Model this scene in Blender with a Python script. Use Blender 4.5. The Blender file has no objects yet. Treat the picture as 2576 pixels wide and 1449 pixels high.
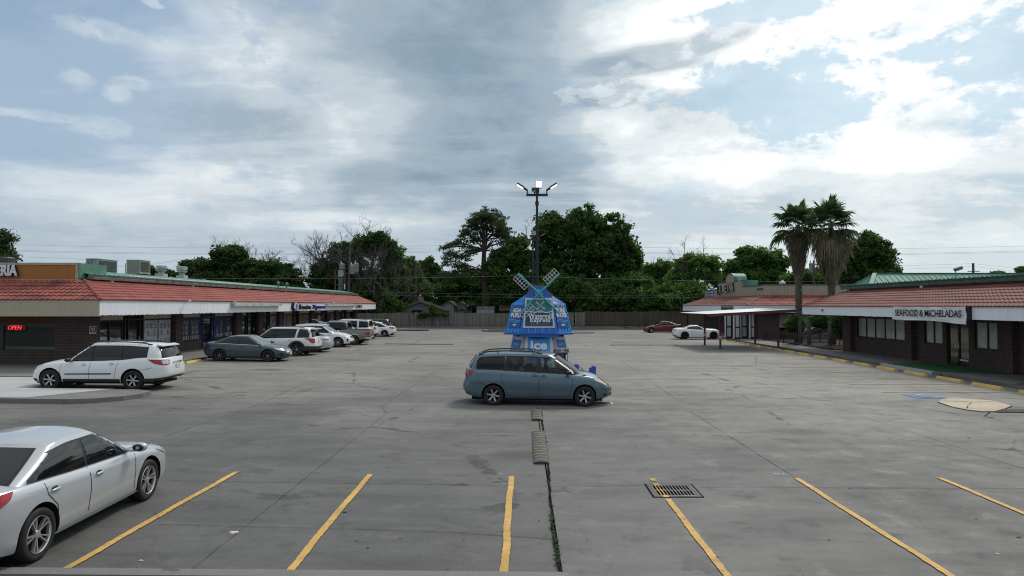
import bpy, bmesh, math, random
import numpy as np
from mathutils import Vector, Matrix
from mathutils.geometry import delaunay_2d_cdt
R = math.radians
sc = bpy.context.scene
COL = sc.collection
# ------------------------------------------------------------------ camera
FPX, CX, CY, HOR, VPX = 1700.0, 1288.0, 724.5, 768.5, 1319.0
CAMH = 3.35
YAW = 0.0; PITCH = math.atan((HOR - CY) / FPX)
cd = bpy.data.cameras.new('camera'); cam = bpy.data.objects.new('camera', cd); COL.objects.link(cam)
cam.location = (0, 0, CAMH); cam.rotation_euler = (math.pi/2 + PITCH, 0, YAW)
cd.shift_x = -(VPX-CX)/2576; cd.sensor_width = 36; cd.lens = FPX/2576*36; cd.clip_start = .1; cd.clip_end = 3000
sc.camera = cam
CM = cam.rotation_euler.to_matrix()
def ray(px, py):
    return CM @ Vector(((px-VPX)/FPX, (CY-py)/FPX, -1))
def zg(x):                      # lot surface: falls gently from the left shops to the centre
    return .012*max(0.0, 2-x)
def G(px, py, dz=0.0):          # a picture point on the lot surface
    r = ray(px, py); z = dz
    for _ in range(12):
        t = (z-CAMH)/r.z; z = zg(r.x*t)+dz
    return Vector((r.x*t, r.y*t, z))
def at(px, py, Y):              # a picture point at depth Y
    r = ray(px, py); t = Y/r.y
    return Vector((r.x*t, Y, CAMH+r.z*t))
def azel(px, py):
    r = ray(px, py).normalized()
    return math.atan2(r.x, r.y), math.asin(r.z)
# ------------------------------------------------------------------ render / view
sc.view_settings.view_transform = 'Standard'; sc.view_settings.look = 'None'
sc.cycles.pixel_filter_type = 'BLACKMAN_HARRIS'; sc.cycles.filter_width = 1.1
sc.view_settings.exposure = 0.0; sc.view_settings.gamma = 1.0
# ------------------------------------------------------------------ node helper
class NT:
    def __init__(s, nt): s.nt = nt; s.n = nt.nodes; s.l = nt.links
    def put(s, sock, v):
        if hasattr(v, 'links') or isinstance(v, bpy.types.NodeSocket): s.l.new(v, sock)
        elif isinstance(v, (tuple, list)) and len(v) == 3 and sock.type == 'RGBA': sock.default_value = (*v, 1)
        else: sock.default_value = v
    def m(s, op, a, b=0.0, c=0.0, clamp=False):
        n = s.n.new('ShaderNodeMath'); n.operation = op; n.use_clamp = clamp
        s.put(n.inputs[0], a)
        s.put(n.inputs[1], b)
        if op in ('MULTIPLY_ADD', 'SMOOTH_MIN', 'COMPARE'): s.put(n.inputs[2], c)
        return n.outputs[0]
    def add(s, a, b): return s.m('ADD', a, b)
    def mul(s, a, b): return s.m('MULTIPLY', a, b)
    def sub(s, a, b): return s.m('SUBTRACT', a, b)
    def ss(s, x, lo, hi, a=0.0, b=1.0):
        n = s.n.new('ShaderNodeMapRange'); n.interpolation_type = 'SMOOTHSTEP'
        s.put(n.inputs['Value'], x); s.put(n.inputs['From Min'], lo); s.put(n.inputs['From Max'], hi)
        s.put(n.inputs['To Min'], a); s.put(n.inputs['To Max'], b); return n.outputs[0]
    def lin(s, x, lo, hi, a=0.0, b=1.0):
        n = s.n.new('ShaderNodeMapRange'); s.put(n.inputs['Value'], x)
        n.inputs['From Min'].default_value = lo; n.inputs['From Max'].default_value = hi
        n.inputs['To Min'].default_value = a; n.inputs['To Max'].default_value = b; return n.outputs[0]
    def mix(s, f, a, b, bt='MIX'):
        n = s.n.new('ShaderNodeMix'); n.data_type = 'RGBA'; n.blend_type = bt; n.clamp_factor = True
        s.put(n.inputs[0], f); s.put(n.inputs[6], a); s.put(n.inputs[7], b); return n.outputs[2]
    def noise(s, vec, scale, detail=4, rough=.5, dist=0.0, out='Fac'):
        n = s.n.new('ShaderNodeTexNoise'); s.put(n.inputs['Vector'], vec); n.inputs['Scale'].default_value = scale
        n.inputs['Detail'].default_value = detail; n.inputs['Roughness'].default_value = rough
        n.inputs['Distortion'].default_value = dist; return n.outputs[out]
    def vor(s, vec, scale, feature='F1', out='Distance'):
        n = s.n.new('ShaderNodeTexVoronoi'); n.feature = feature; s.put(n.inputs['Vector'], vec)
        n.inputs['Scale'].default_value = scale; return n.outputs[out]
    def coord(s, which='Object'): return s.n.new('ShaderNodeTexCoord').outputs[which]
    def mapping(s, vec, scale=(1, 1, 1), loc=(0, 0, 0), rot=(0, 0, 0)):
        n = s.n.new('ShaderNodeMapping'); s.put(n.inputs[0], vec); n.inputs['Scale'].default_value = scale
        n.inputs['Location'].default_value = loc; n.inputs['Rotation'].default_value = rot; return n.outputs[0]
    def sep(s, vec):
        n = s.n.new('ShaderNodeSeparateXYZ'); s.put(n.inputs[0], vec); return n.outputs
    def comb(s, x, y, z):
        n = s.n.new('ShaderNodeCombineXYZ'); s.put(n.inputs[0], x); s.put(n.inputs[1], y); s.put(n.inputs[2], z); return n.outputs[0]
    def bump(s, h, strength=.3, dist=.02):
        n = s.n.new('ShaderNodeBump'); n.inputs['Strength'].default_value = strength; n.inputs['Distance'].default_value = dist
        s.put(n.inputs['Height'], h); return n.outputs[0]
# ------------------------------------------------------------------ sky
SUN_EL, SUN_AZ = 48.0, 32.0          # azimuth from +Y towards +X
def build_world():
    w = bpy.data.worlds.new('World'); sc.world = w; w.use_nodes = True
    T = NT(w.node_tree); T.n.clear()
    out = T.n.new('ShaderNodeOutputWorld'); bg = T.n.new('ShaderNodeBackground')
    T.l.new(bg.outputs[0], out.inputs[0])
    sky = T.n.new('ShaderNodeTexSky'); sky.sky_type = 'NISHITA'; sky.sun_disc = False
    sky.sun_elevation = R(SUN_EL); sky.sun_rotation = R(SUN_AZ); sky.air_density = 1.0; sky.dust_density = 1.5
    d = T.coord('Generated'); x, y, z = T.sep(d)
    az = T.m('ARCTAN2', x, y); el = T.m('ARCSINE', z)
    zz = T.add(T.m('MAXIMUM', z, 0.0), .13)
    P = T.comb(T.m('DIVIDE', x, zz), T.m('DIVIDE', y, zz), 0.0)      # cloud deck coordinates
    c0 = lambda v, k=1.0: T.mul(T.sub(v, .5), k)
    n1 = T.noise(P, .75, 10, .56, .2); n2 = T.noise(T.mapping(P, loc=(7, 3, 0)), 2.3, 12, .64, .1); n4 = T.noise(T.mapping(P, loc=(1, 8, 0)), 7.5, 8, .66)
    n3 = T.noise(T.mapping(P, (.40, 1.5, 1), loc=(2, 9, 0), rot=(0, 0, .35)), 1.6, 10, .62, .4)
    A = T.comb(az, T.mul(el, 1.7), .3); e1 = T.noise(A, 7, 12, .62, .25); e2 = T.noise(T.mapping(A, loc=(4, 2, 0)), 24, 8, .65)
    rag = T.add(c0(e1, 3.6), c0(e2, 3.0)); rag2 = T.add(c0(n1, 1.8), c0(n2, 1.6)); rag3 = T.add(c0(n1, 1.2), c0(n3, .8))
    pxr = 1/1700.
    def blob(px, py, rx, ry, soft=1.0, w=rag2, tilt=0.0):
        a0, e0 = azel(px, py); dx = T.mul(T.sub(az, a0), 1/(rx*pxr)); dy = T.mul(T.sub(el, e0), 1/(ry*pxr))
        if tilt:
            c, s_ = math.cos(tilt), math.sin(tilt); k = rx/ry
            dx, dy = (T.add(T.mul(dx, c), T.mul(dy, s_/k)), T.sub(T.mul(dy, c), T.mul(dx, s_*k)))
        r = T.add(T.m('SQRT', T.add(T.mul(dx, dx), T.mul(dy, dy))), w)
        return T.ss(r, 1+.5*soft, 1-.5*soft)
    def mx(*a):
        v = a[0]
        for b in a[1:]: v = T.m('MAXIMUM', v, b)
        return v
    right = T.ss(az, -.12, .40)
    nish = T.mix(1.0, sky.outputs[0], (.10, .10, .10), 'MULTIPLY')
    blue = T.mix(.8, nish, T.mix(right, (.27, .42, .61), (.45, .68, .83)))
    # brightness of the cloud deck: soft large forms with finer broken texture over them
    dark = mx(blob(1180, 210, 250, 240, 1.3, rag3), blob(1290, 60, 190, 90, 1.2, rag3), blob(1000, 470, 190, 60, 1.3, rag3), blob(1380, 420, 120, 160, 1.3, rag3), blob(620, 330, 180, 60, 1.4, rag3))
    bank = mx(blob(1620, 150, 160, 34, .9, rag3, .12), blob(1800, 95, 110, 26, .9, rag3, .25), blob(1520, 235, 110, 30, .9, rag3, .1)); bank = T.mul(bank, T.ss(T.add(c0(e1, 1.5), c0(n2, 1.0)), -.25, .12))
    lite = mx(blob(420, 330, 330, 120, 1.5), blob(640, 440, 300, 70, 1.5), blob(900, 270, 170, 90, 1.3, rag3), blob(1010, 500, 130, 34, 1.1), blob(560, 190, 170, 150, 1.1), blob(560, 50, 110, 60, .9), blob(740, 360, 200, 70, 1.3), blob(400, 270, 90, 70, .9), blob(240, 470, 260, 60, 1.3), blob(850, 560, 260, 40, 1.2))
    puff = mx(blob(300, 88, 90, 20, .9, rag), blob(395, 118, 55, 30, .9, rag), blob(195, 192, 30, 22, .8, rag), blob(335, 205, 36, 16, .8, rag), blob(295, 232, 26, 20, .8, rag), blob(255, 318, 50, 17, .9, rag), blob(100, 290, 110, 9, .9, rag), blob(385, 10, 22, 12, .4, rag))
    br = mx(blob(1980, 30, 520, 110, .9), blob(2230, 110, 240, 130, .9), blob(1720, 105, 240, 52, .8), blob(1730, 195, 150, 26, .7), blob(1560, 235, 110, 26, .7, rag), blob(2200, 330, 330, 100, 1.1), blob(1800, 400, 260, 70, 1.2), blob(1500, 330, 130, 60, 1.2))
    B = T.add(T.add(.47, T.mul(right, .25)), T.add(c0(n1, .62), T.add(c0(n2, .32), c0(n3, .42))))
    B = T.add(B, T.sub(T.mul(br, .30), T.add(T.mul(dark, .30), T.mul(bank, .42)))); B = T.add(B, T.mul(lite, .26))
    B = T.add(B, T.add(c0(n4, .20), T.mul(T.add(c0(e1, .62), c0(e2, .26)), T.add(.55, T.mul(right, .45)))))
    rmp = T.n.new('ShaderNodeValToRGB'); T.put(rmp.inputs[0], B); cr = rmp.color_ramp; cr.interpolation = 'EASE'
    for i, (p_, c_) in enumerate(((.10, (.25, .35, .44)), (.36, (.37, .465, .55)), (.60, (.555, .635, .69)), (.80, (.80, .855, .88)), (1.0, (1.03, 1.06, 1.07)))):
        e = cr.elements[i] if i < 2 else cr.elements.new(p_); e.position = p_; e.color = (*c_, 1)
    # gaps with ragged edges
    holeL = mx(blob(40, 200, 330, 190, 1.0, rag3), blob(250, 20, 260, 60, 1.0, rag3), blob(300, 300, 220, 80, 1.0, rag2), blob(150, 400, 180, 30, 1.0))
    holeR = mx(blob(1900, 215, 230, 62, .5, rag, .1), blob(2060, 270, 150, 58, .5, rag), blob(1780, 255, 110, 40, .6, rag), blob(2500, 150, 80, 110, .6, rag), blob(2330, 130, 70, 24, .5, rag), blob(1900, 30, 160, 22, .6, rag))
    thin = T.ss(T.add(c0(n2, 1.0), c0(e1, 1.2)), -.02, -.22)
    hole = T.m('MAXIMUM', T.m('MAXIMUM', T.mul(holeL, .66), T.mul(holeR, .70)), T.mul(thin, .35))
    hole = T.mul(hole, T.sub(1.0, T.mul(T.m('MAXIMUM', bank, T.mul(dark, .6)), .9)))
    body = T.mix(hole, rmp.outputs[0], blue)
    body = T.mix(T.mul(puff, .48), body, T.mix(T.ss(e2, .35, .6), (.52, .63, .72), (.74, .81, .85)))
    streaks = T.mul(T.ss(n3, .52, .66), T.ss(el, .30, .12)); body = T.mix(T.mul(streaks, .45), body, T.mix(right, (.56, .63, .68), (.84, .90, .92)))
    # pale air near the horizon
    hz = T.mix(right, (.48, .57, .635), (.70, .785, .805))
    body = T.mix(T.ss(T.add(el, c0(n3, .10)), .17, .0, 0.0, .88), body, hz)
    # cloud behind the camera; unseen overhead sky brightened, mostly right, to light the scene
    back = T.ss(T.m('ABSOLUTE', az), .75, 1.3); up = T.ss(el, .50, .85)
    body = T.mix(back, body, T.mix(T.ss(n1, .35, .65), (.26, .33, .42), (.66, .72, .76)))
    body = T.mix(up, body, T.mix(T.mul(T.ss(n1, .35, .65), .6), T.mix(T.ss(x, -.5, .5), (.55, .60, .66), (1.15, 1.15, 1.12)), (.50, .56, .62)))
    body = T.mix(T.ss(z, -.02, -.2), body, (.16, .16, .15))
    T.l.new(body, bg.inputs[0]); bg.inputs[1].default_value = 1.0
    sd = bpy.data.lights.new('sun', 'SUN'); so = bpy.data.objects.new('sun', sd); COL.objects.link(so)
    sd.energy = 1.7; sd.angle = R(12); sd.color = (1, .95, .87)
    v = Vector((math.sin(R(SUN_AZ))*math.cos(R(SUN_EL)), math.cos(R(SUN_AZ))*math.cos(R(SUN_EL)), math.sin(R(SUN_EL))))
    so.rotation_euler = v.to_track_quat('Z', 'Y').to_euler(); so.location = (0, 0, 60)
build_world()
# ------------------------------------------------------------------ materials
MATS = {}
def mat(name, color=(.5, .5, .5), rough=.6, metal=0.0, coat=0.0, var=0.0, vscale=3.0, bump=0.0, bscale=40.0, emit=None, estr=1.0, spec=.5, stretch=(1, 1, 1), coat_rough=.05):
    if name in MATS: return MATS[name]
    m = bpy.data.materials.new(name); m.use_nodes = True; MATS[name] = m
    T = NT(m.node_tree); b = T.n['Principled BSDF']
    b.inputs['Roughness'].default_value = rough; b.inputs['Metallic'].default_value = metal
    b.inputs['Coat Weight'].default_value = coat; b.inputs['Coat Roughness'].default_value = coat_rough
    b.inputs['Specular IOR Level'].default_value = spec
    co = T.mapping(T.coord(), stretch)
    if var > 0:
        n = T.noise(co, vscale, 6, .6)
        lo = tuple(c*(1-var) for c in color); hi = tuple(min(1, c*(1+var)) for c in color)
        T.l.new(T.mix(T.ss(n, .3, .7), lo, hi), b.inputs['Base Color'])
    else:
        b.inputs['Base Color'].default_value = (*color, 1)
    if bump > 0: T.l.new(T.bump(T.noise(co, bscale, 5, .6), bump, .02), b.inputs['Normal'])
    if emit: b.inputs['Emission Color'].default_value = (*emit, 1); b.inputs['Emission Strength'].default_value = estr
    return m
def mat_brick(name, c1, c2, mortar, bw=.2, bh=.068, ms=.010):
    m = bpy.data.materials.new(name); m.use_nodes = True; MATS[name] = m
    T = NT(m.node_tree); b = T.n['Principled BSDF']; x, y, z = T.sep(T.coord())
    v = T.comb(T.add(x, y), z, 0.0)
    n = T.n.new('ShaderNodeTexBrick'); T.put(n.inputs['Vector'], v); n.inputs['Scale'].default_value = 1
    n.inputs['Brick Width'].default_value = bw; n.inputs['Row Height'].default_value = bh; n.inputs['Mortar Size'].default_value = ms
    n.inputs['Mortar Smooth'].default_value = .2; n.inputs['Bias'].default_value = 0
    T.put(n.inputs['Color1'], c1); T.put(n.inputs['Color2'], c2); T.put(n.inputs['Mortar'], mortar)
    nn = T.noise(T.coord(), 2.2, 6, .6)
    T.l.new(T.mix(.55, n.outputs[0], T.mix(T.ss(nn, .3, .7), tuple(a*.7 for a in c1), tuple(a*1.35 for a in c2)), 'MIX') if False else T.mix(T.ss(nn, .35, .75, .0, .45), n.outputs[0], tuple(a*.55 for a in c1)), b.inputs['Base Color'])
    b.inputs['Roughness'].default_value = .85
    T.l.new(T.bump(T.sub(1.0, n.outputs[1]), .5, .01), b.inputs['Normal'])
    return m
def mat_stripes(name, color, period, axis='Y', dark=.75, rough=.7, width=.12, stain=.25, stainc=None, coat=0.0, bumps=.4):
    """vertical grooved siding: grooves every `period` along an axis, with streaks running down"""
    m = bpy.data.materials.new(name); m.use_nodes = True; MATS[name] = m
    T = NT(m.node_tree); b = T.n['Principled BSDF']; x, y, z = T.sep(T.coord())
    u = {'X': x, 'Y': y, 'XY': T.add(x, y), 'Z': z}[axis]
    f = T.m('FRACT', T.mul(u, 1/period)); e = T.m('MINIMUM', f, T.sub(1.0, f)); gr = T.ss(e, width, width*.3)
    st = T.noise(T.mapping(T.coord(), (2.2, 2.2, .25) if axis != 'Z' else (.3, .3, 2)), 1.6, 8, .65)
    fine = T.noise(T.coord(), 14, 5, .7)
    c = T.mix(T.ss(st, .42, .78, 0, stain), color, stainc or tuple(k*.45 for k in color))
    c = T.mix(T.ss(fine, .62, .8, 0, stain*.9), c, tuple(k*.5 for k in color))
    c = T.mix(T.mul(gr, 1-dark), c, (.02, .02, .02))
    T.l.new(c, b.inputs['Base Color']); b.inputs['Roughness'].default_value = rough; b.inputs['Coat Weight'].default_value = coat
    T.l.new(T.bump(T.sub(1.0, gr), bumps, .012), b.inputs['Normal'])
    return m
# ------------------------------------------------------------------ mesh building
class MB:
    def __init__(s): s.v = []; s.f = []; s.mi = []; s.cur = 0
    def face(s, idx): s.f.append(tuple(idx)); s.mi.append(s.cur)
    def add(s, verts, faces):
        o = len(s.v); s.v.extend([tuple(v) for v in verts])
        for f in faces: s.face([i+o for i in f])
        return s
    def box(s, x0, x1, y0, y1, z0, z1):
        if x0 > x1: x0, x1 = x1, x0
        if y0 > y1: y0, y1 = y1, y0
        if z0 > z1: z0, z1 = z1, z0
        v = [(x0, y0, z0), (x1, y0, z0), (x1, y1, z0), (x0, y1, z0), (x0, y0, z1), (x1, y0, z1), (x1, y1, z1), (x0, y1, z1)]
        return s.add(v, [(3, 2, 1, 0), (4, 5, 6, 7), (0, 1, 5, 4), (1, 2, 6, 5), (2, 3, 7, 6), (3, 0, 4, 7)])
    def obox(s, c, ax, ay, az, hx, hy, hz):     # oriented box
        c = Vector(c); ax = Vector(ax).normalized()*hx; ay = Vector(ay).normalized()*hy; az = Vector(az).normalized()*hz
        v = [c+a*ax+b*ay+d*az for d in (-1, 1) for a, b in ((-1, -1), (1, -1), (1, 1), (-1, 1))]
        return s.add(v, [(3, 2, 1, 0), (4, 5, 6, 7), (0, 1, 5, 4), (1, 2, 6, 5), (2, 3, 7, 6), (3, 0, 4, 7)])
    def prism(s, poly, z0, z1, zf=None):         # extrude a plan polygon (ccw)
        n = len(poly); zf = zf or (lambda x, y: 0)
        v = [(p[0], p[1], z0+zf(*p[:2])) for p in poly]+[(p[0], p[1], z1+zf(*p[:2])) for p in poly]
        return s.add(v, [tuple(range(n-1, -1, -1)), tuple(range(n, 2*n))]+[(i, (i+1) % n, n+(i+1) % n, n+i) for i in range(n)])
    def extrude(s, pts, d):                      # planar loop of 3D points pushed along d
        n = len(pts); d = Vector(d); v = [Vector(p) for p in pts]; v += [p+d for p in v]
        return s.add(v, [tuple(range(n)), tuple(range(2*n-1, n-1, -1))]+[((i+1) % n, i, n+i, n+(i+1) % n) for i in range(n)])
    def tube(s, pts, rad, n=8, cap=True):
        pts = [Vector(p) for p in pts]; m = len(pts)
        rad = rad if isinstance(rad, (list, tuple)) else [rad]*m
        o = len(s.v); prev = None
        for i, p in enumerate(pts):
            d = (pts[min(i+1, m-1)]-pts[max(i-1, 0)])
            d = d.normalized() if d.length > 1e-9 else Vector((0, 0, 1))
            a = prev if prev is not None else (Vector((1, 0, 0)) if abs(d.x) < .9 else Vector((0, 1, 0)))
            a = (a-d*a.dot(d)); a = a.normalized() if a.length > 1e-6 else d.orthogonal().normalized(); prev = a; b = d.cross(a)
            for k in range(n):
                t = 2*math.pi*k/n; s.v.append(tuple(p+(a*math.cos(t)+b*math.sin(t))*rad[i]))
        for i in range(m-1):
            for k in range(n):
                s.face((o+i*n+k, o+i*n+(k+1) % n, o+(i+1)*n+(k+1) % n, o+(i+1)*n+k))
        if cap:
            s.face([o+k for k in range(n-1, -1, -1)]); s.face([o+(m-1)*n+k for k in range(n)])
        return s
    def lathe(s, prof, c=(0, 0, 0), axis='Z', n=24, close=False):
        o = len(s.v); c = Vector(c)
        for (r, h) in prof:
            for k in range(n):
                t = 2*math.pi*k/n; a, b = r*math.cos(t), r*math.sin(t)
                p = {'Z': (a, b, h), 'Y': (a, h, b), 'X': (h, a, b)}[axis]
                s.v.append(tuple(c+Vector(p)))
        m = len(prof)
        for i in range(m-1 if not close else m):
            for k in range(n):
                a, b2 = o+i*n+k, o+i*n+(k+1) % n; c2, d = o+((i+1) % m)*n+(k+1) % n, o+((i+1) % m)*n+k
                s.face((a, b2, c2, d) if axis != 'Y' else (a, d, c2, b2))
        return s
    def ell(s, c, rx, ry, rz, n=14, m=9):
        prof = []
        o = len(s.v)
        for i in range(m+1):
            ph = -math.pi/2+math.pi*i/m
            for k in range(n):
                t = 2*math.pi*k/n
                s.v.append((c[0]+rx*math.cos(ph)*math.cos(t), c[1]+ry*math.cos(ph)*math.sin(t), c[2]+rz*math.sin(ph)))
        for i in range(m):
            for k in range(n): s.face((o+i*n+k, o+i*n+(k+1) % n, o+(i+1)*n+(k+1) % n, o+(i+1)*n+k))
        return s
    def mesh(s, name, mats, smooth=False):
        me = bpy.data.meshes.new(name); me.from_pydata(s.v, [], s.f)
        for m in (mats if isinstance(mats, (list, tuple)) else [mats]): me.materials.append(m)
        me.polygons.foreach_set('material_index', s.mi)
        if smooth: me.polygons.foreach_set('use_smooth', [True]*len(s.f))
        me.update(); return me
def fixn(me):
    bm = bmesh.new(); bm.from_mesh(me); bmesh.ops.remove_doubles(bm, verts=bm.verts, dist=1e-5)
    bmesh.ops.recalc_face_normals(bm, faces=bm.faces); bm.to_mesh(me); bm.free(); return me
def props(o, label=None, cat=None, group=None, kind=None):
    for k, v in (('label', label), ('category', cat), ('group', group), ('kind', kind)):
        if v: o[k] = v
    return o
def thing(name, label, cat, loc=(0, 0, 0), rz=0.0, group=None):
    o = bpy.data.objects.new(name, None); o.empty_display_size = .2; COL.objects.link(o)
    o.location = loc; o.rotation_euler = (0, 0, rz); return props(o, label, cat, group)
def obj(name, me, parent=None, world=False, label=None):
    """link a mesh; world=True: its coordinates are scene coordinates and the parent is unrotated"""
    o = bpy.data.objects.new(name, me); COL.objects.link(o)
    if parent is not None:
        o.parent = parent
        if world:
            p = parent; l = Vector((0, 0, 0))
            while p: l += Vector(p.location); p = p.parent
            o.location = -l
    if label: o['label'] = label
    return o
def part(name, mb, m, parent=None, world=False, smooth=False, fix=False, label=None, sharp=None):
    me = mb.mesh(name, m, smooth)
    if fix: fixn(me)
    if sharp is not None: me.polygons.foreach_set('use_smooth', [True]*len(me.polygons)); me.set_sharp_from_angle(angle=R(sharp))
    return obj(name, me, parent, world, label)
def top(name, mb, m, label, cat, group=None, kind=None, **kw):
    """a thing made of one mesh: origin moved to its base"""
    v = np.array(mb.v); c = (v.min(0)+v.max(0))/2; c[2] = v[:, 2].min()
    mb.v = [tuple(p) for p in (v-c)]
    o = part(name, mb, m, **kw); o.location = c; return props(o, label, cat, group, kind)
def struct(name, mb, m, **kw):
    o = part(name, mb, m, **kw); o['kind'] = 'structure'; return o
def text_mb(s, center, xd, yd, height, width=None, depth=.01, shear=0.0, bold=0.0, sx=1.0):
    cu = bpy.data.curves.new('t', 'FONT'); cu.body = s; cu.size = 1; cu.shear = shear; cu.offset = bold; cu.resolution_u = 3
    o = bpy.data.objects.new('t', cu); COL.objects.link(o)
    dg = bpy.context.evaluated_depsgraph_get(); me = bpy.data.meshes.new_from_object(o.evaluated_get(dg))
    v = [x.co.copy() for x in me.vertices]; fs = [tuple(p.vertices) for p in me.polygons]
    bpy.data.objects.remove(o); bpy.data.meshes.remove(me)
    xs = [p.x for p in v]; ys = [p.y for p in v]; h = max(ys)-min(ys); w = max(xs)-min(xs)
    ky = height/h; kx = (width/w) if width else ky*sx
    xd = Vector(xd).normalized(); yd = Vector(yd).normalized(); nd = xd.cross(yd); c = Vector(center)
    mx_, my_ = (max(xs)+min(xs))/2, (max(ys)+min(ys))/2
    mb = MB(); front = [c+xd*((p.x-mx_)*kx)+yd*((p.y-my_)*ky)+nd*depth for p in v]; back = [p-nd*depth for p in front]
    n = len(v); mb.add(front+back, fs)
    cnt = {}
    for f in fs:
        for i in range(len(f)):
            e = (f[i], f[(i+1) % len(f)]); cnt[e] = 1
    for (a, b) in list(cnt):
        if (b, a) not in cnt: mb.face((b, a, a+n, b+n))
    return mb
def join(*mbs):
    r = MB()
    for m in mbs:
        o = len(r.v); r.v += m.v; r.f += [tuple(i+o for i in f) for f in m.f]; r.mi += m.mi
    return r
def grid_mesh(name, V, F, mats, smooth=False):
    me = bpy.data.meshes.new(name); V = np.asarray(V, np.float32); F = np.asarray(F, np.int32)
    k = F.shape[1]; me.vertices.add(len(V)); me.vertices.foreach_set('co', V.ravel())
    me.loops.add(F.size); me.loops.foreach_set('vertex_index', F.ravel())
    me.polygons.add(len(F)); me.polygons.foreach_set('loop_start', np.arange(0, F.size, k, dtype=np.int32))
    me.polygons.foreach_set('loop_total', np.full(len(F), k, np.int32))
    if smooth: me.polygons.foreach_set('use_smooth', np.ones(len(F), bool))
    for m in (mats if isinstance(mats, (list, tuple)) else [mats]): me.materials.append(m)
    me.update(calc_edges=True); me.validate(); return me
# ------------------------------------------------------------------ ground
def mat_concrete(name, c0, c1, warm, far=None, seed=0):
    m = bpy.data.materials.new(name); m.use_nodes = True; MATS[name] = m
    T = NT(m.node_tree); b = T.n['Principled BSDF']; P = T.mapping(T.coord(), loc=(seed, seed*.7, 0)); x, y, z = T.sep(T.coord())
    big = T.noise(P, .10, 5, .6, .6); streak = T.noise(T.mapping(P, (.32, 1.0, 1)), 1.0, 10, .70, .5); st2 = T.noise(T.mapping(P, (1.0, 3.2, 1)), 1.0, 8, .7)
    fine = T.noise(P, 26, 5, .75); med = T.noise(P, 1.3, 8, .68, .2); grit = T.noise(P, 110, 3, .8)
    c = T.mix(T.ss(T.add(T.mul(streak, .40), T.add(T.mul(big, .35), T.mul(med, .25))), .38, .62), c0, c1)
    c = T.mix(T.ss(st2, .52, .75, 0, .18), c, tuple(k*.62 for k in c0)); c = T.mix(T.ss(st2, .48, .25, 0, .15), c, tuple(k*1.35 for k in c1))
    c = T.mix(T.ss(med, .52, .72, 0, .62), c, tuple(k*.6 for k in c0)); c = T.mix(T.ss(med, .46, .28, 0, .6), c, warm)
    c = T.mix(T.ss(fine, .54, .7, 0, .5), c, tuple(k*.5 for k in c0)); c = T.mix(T.ss(fine, .44, .3, 0, .4), c, tuple(k*1.35 for k in c1)); c = T.mix(T.ss(grit, .62, .8, 0, .35), c, tuple(k*1.7 for k in c1)); c = T.mix(T.ss(grit, .38, .2, 0, .5), c, tuple(k*.45 for k in c0))
    v = T.vor(T.mapping(P, (1, 1, 1)), 2.3); cell = T.vor(T.mapping(P, (1, 1, 1)), 2.3, out='Color'); cr = T.sep(cell)[0]     # gum and oil drips
    sp = T.mul(T.ss(T.add(v, T.mul(T.sub(fine, .5), .1)), T.mul(cr, .05), T.mul(cr, .03)), T.m('GREATER_THAN', cr, .62))
    c = T.mix(T.mul(sp, .8), c, tuple(k*.28 for k in c0))
    v2 = T.vor(T.mapping(P, (.9, 1.6, 1), loc=(3, 1, 0)), .23); cr2 = T.sep(T.vor(T.mapping(P, (.9, 1.6, 1), loc=(3, 1, 0)), .23, out='Color'))[1]
    oil = T.mul(T.ss(T.add(v2, T.mul(T.sub(med, .5), .7)), .30, .05), T.m('GREATER_THAN', cr2, .45))
    c = T.mix(T.mul(oil, .65), c, tuple(k*.42 for k in c0))
    hair = T.vor(T.mapping(P, (1, 1, 1), loc=(9, 5, 0)), .16, 'DISTANCE_TO_EDGE'); hair = T.ss(T.add(hair, T.mul(T.sub(T.noise(P, .8, 8, .7), .5), .18)), .0035, .0005)
    hair = T.mul(hair, T.ss(big, .46, .56)); c = T.mix(T.mul(hair, .7), c, (.025, .025, .025))
    # long curving tyre scuffs
    ring = T.m('FRACT', T.mul(T.m('SQRT', T.add(T.m('POWER', T.add(x, 22), 2), T.m('POWER', T.sub(y, 4), 2))), .19)); sc_ = T.ss(T.m('ABSOLUTE', T.sub(ring, .5)), .022, .008)
    c = T.mix(T.mul(T.mul(sc_, T.ss(streak, .5, .62)), .16), c, (.05, .05, .05))
    if far:      # paler, warmer slab with distance; grazing sky reflection partly painted into it
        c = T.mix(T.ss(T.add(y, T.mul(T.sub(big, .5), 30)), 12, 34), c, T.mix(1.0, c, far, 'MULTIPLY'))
    T.l.new(c, b.inputs['Base Color']); b.inputs['Specular IOR Level'].default_value = .4
    T.l.new(T.mix(T.ss(med, .3, .7), (.62, .62, .62), (.82, .82, .82)), b.inputs['Roughness'])
    T.l.new(T.bump(T.add(T.mul(fine, .6), T.add(T.mul(grit, .35), T.mul(st2, .5))), .35, .012), b.inputs['Normal']); return m
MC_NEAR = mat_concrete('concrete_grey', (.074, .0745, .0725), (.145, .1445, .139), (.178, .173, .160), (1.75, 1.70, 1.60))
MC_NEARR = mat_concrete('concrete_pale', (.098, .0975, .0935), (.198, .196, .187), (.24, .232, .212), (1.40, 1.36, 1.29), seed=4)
MC_FAR = mat_concrete('concrete_warm', (.175, .165, .147), (.26, .246, .22), (.30, .272, .232), seed=11)
MC_WALK = mat_concrete('concrete_walk', (.15, .147, .14), (.215, .21, .20), (.25, .24, .22), seed=17)
MC_LIGHT = mat_concrete('concrete_new', (.37, .385, .39), (.50, .51, .505), (.52, .52, .50), seed=23)
MC_ASPH = mat('dark_soil', (.05, .047, .04), .95, var=.4, vscale=1)
M_GRASS = mat('grass_ground', (.035, .055, .018), .95, var=.5, vscale=.8, bump=.6, bscale=30)
def zp(x, y=0): return zg(x)
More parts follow.
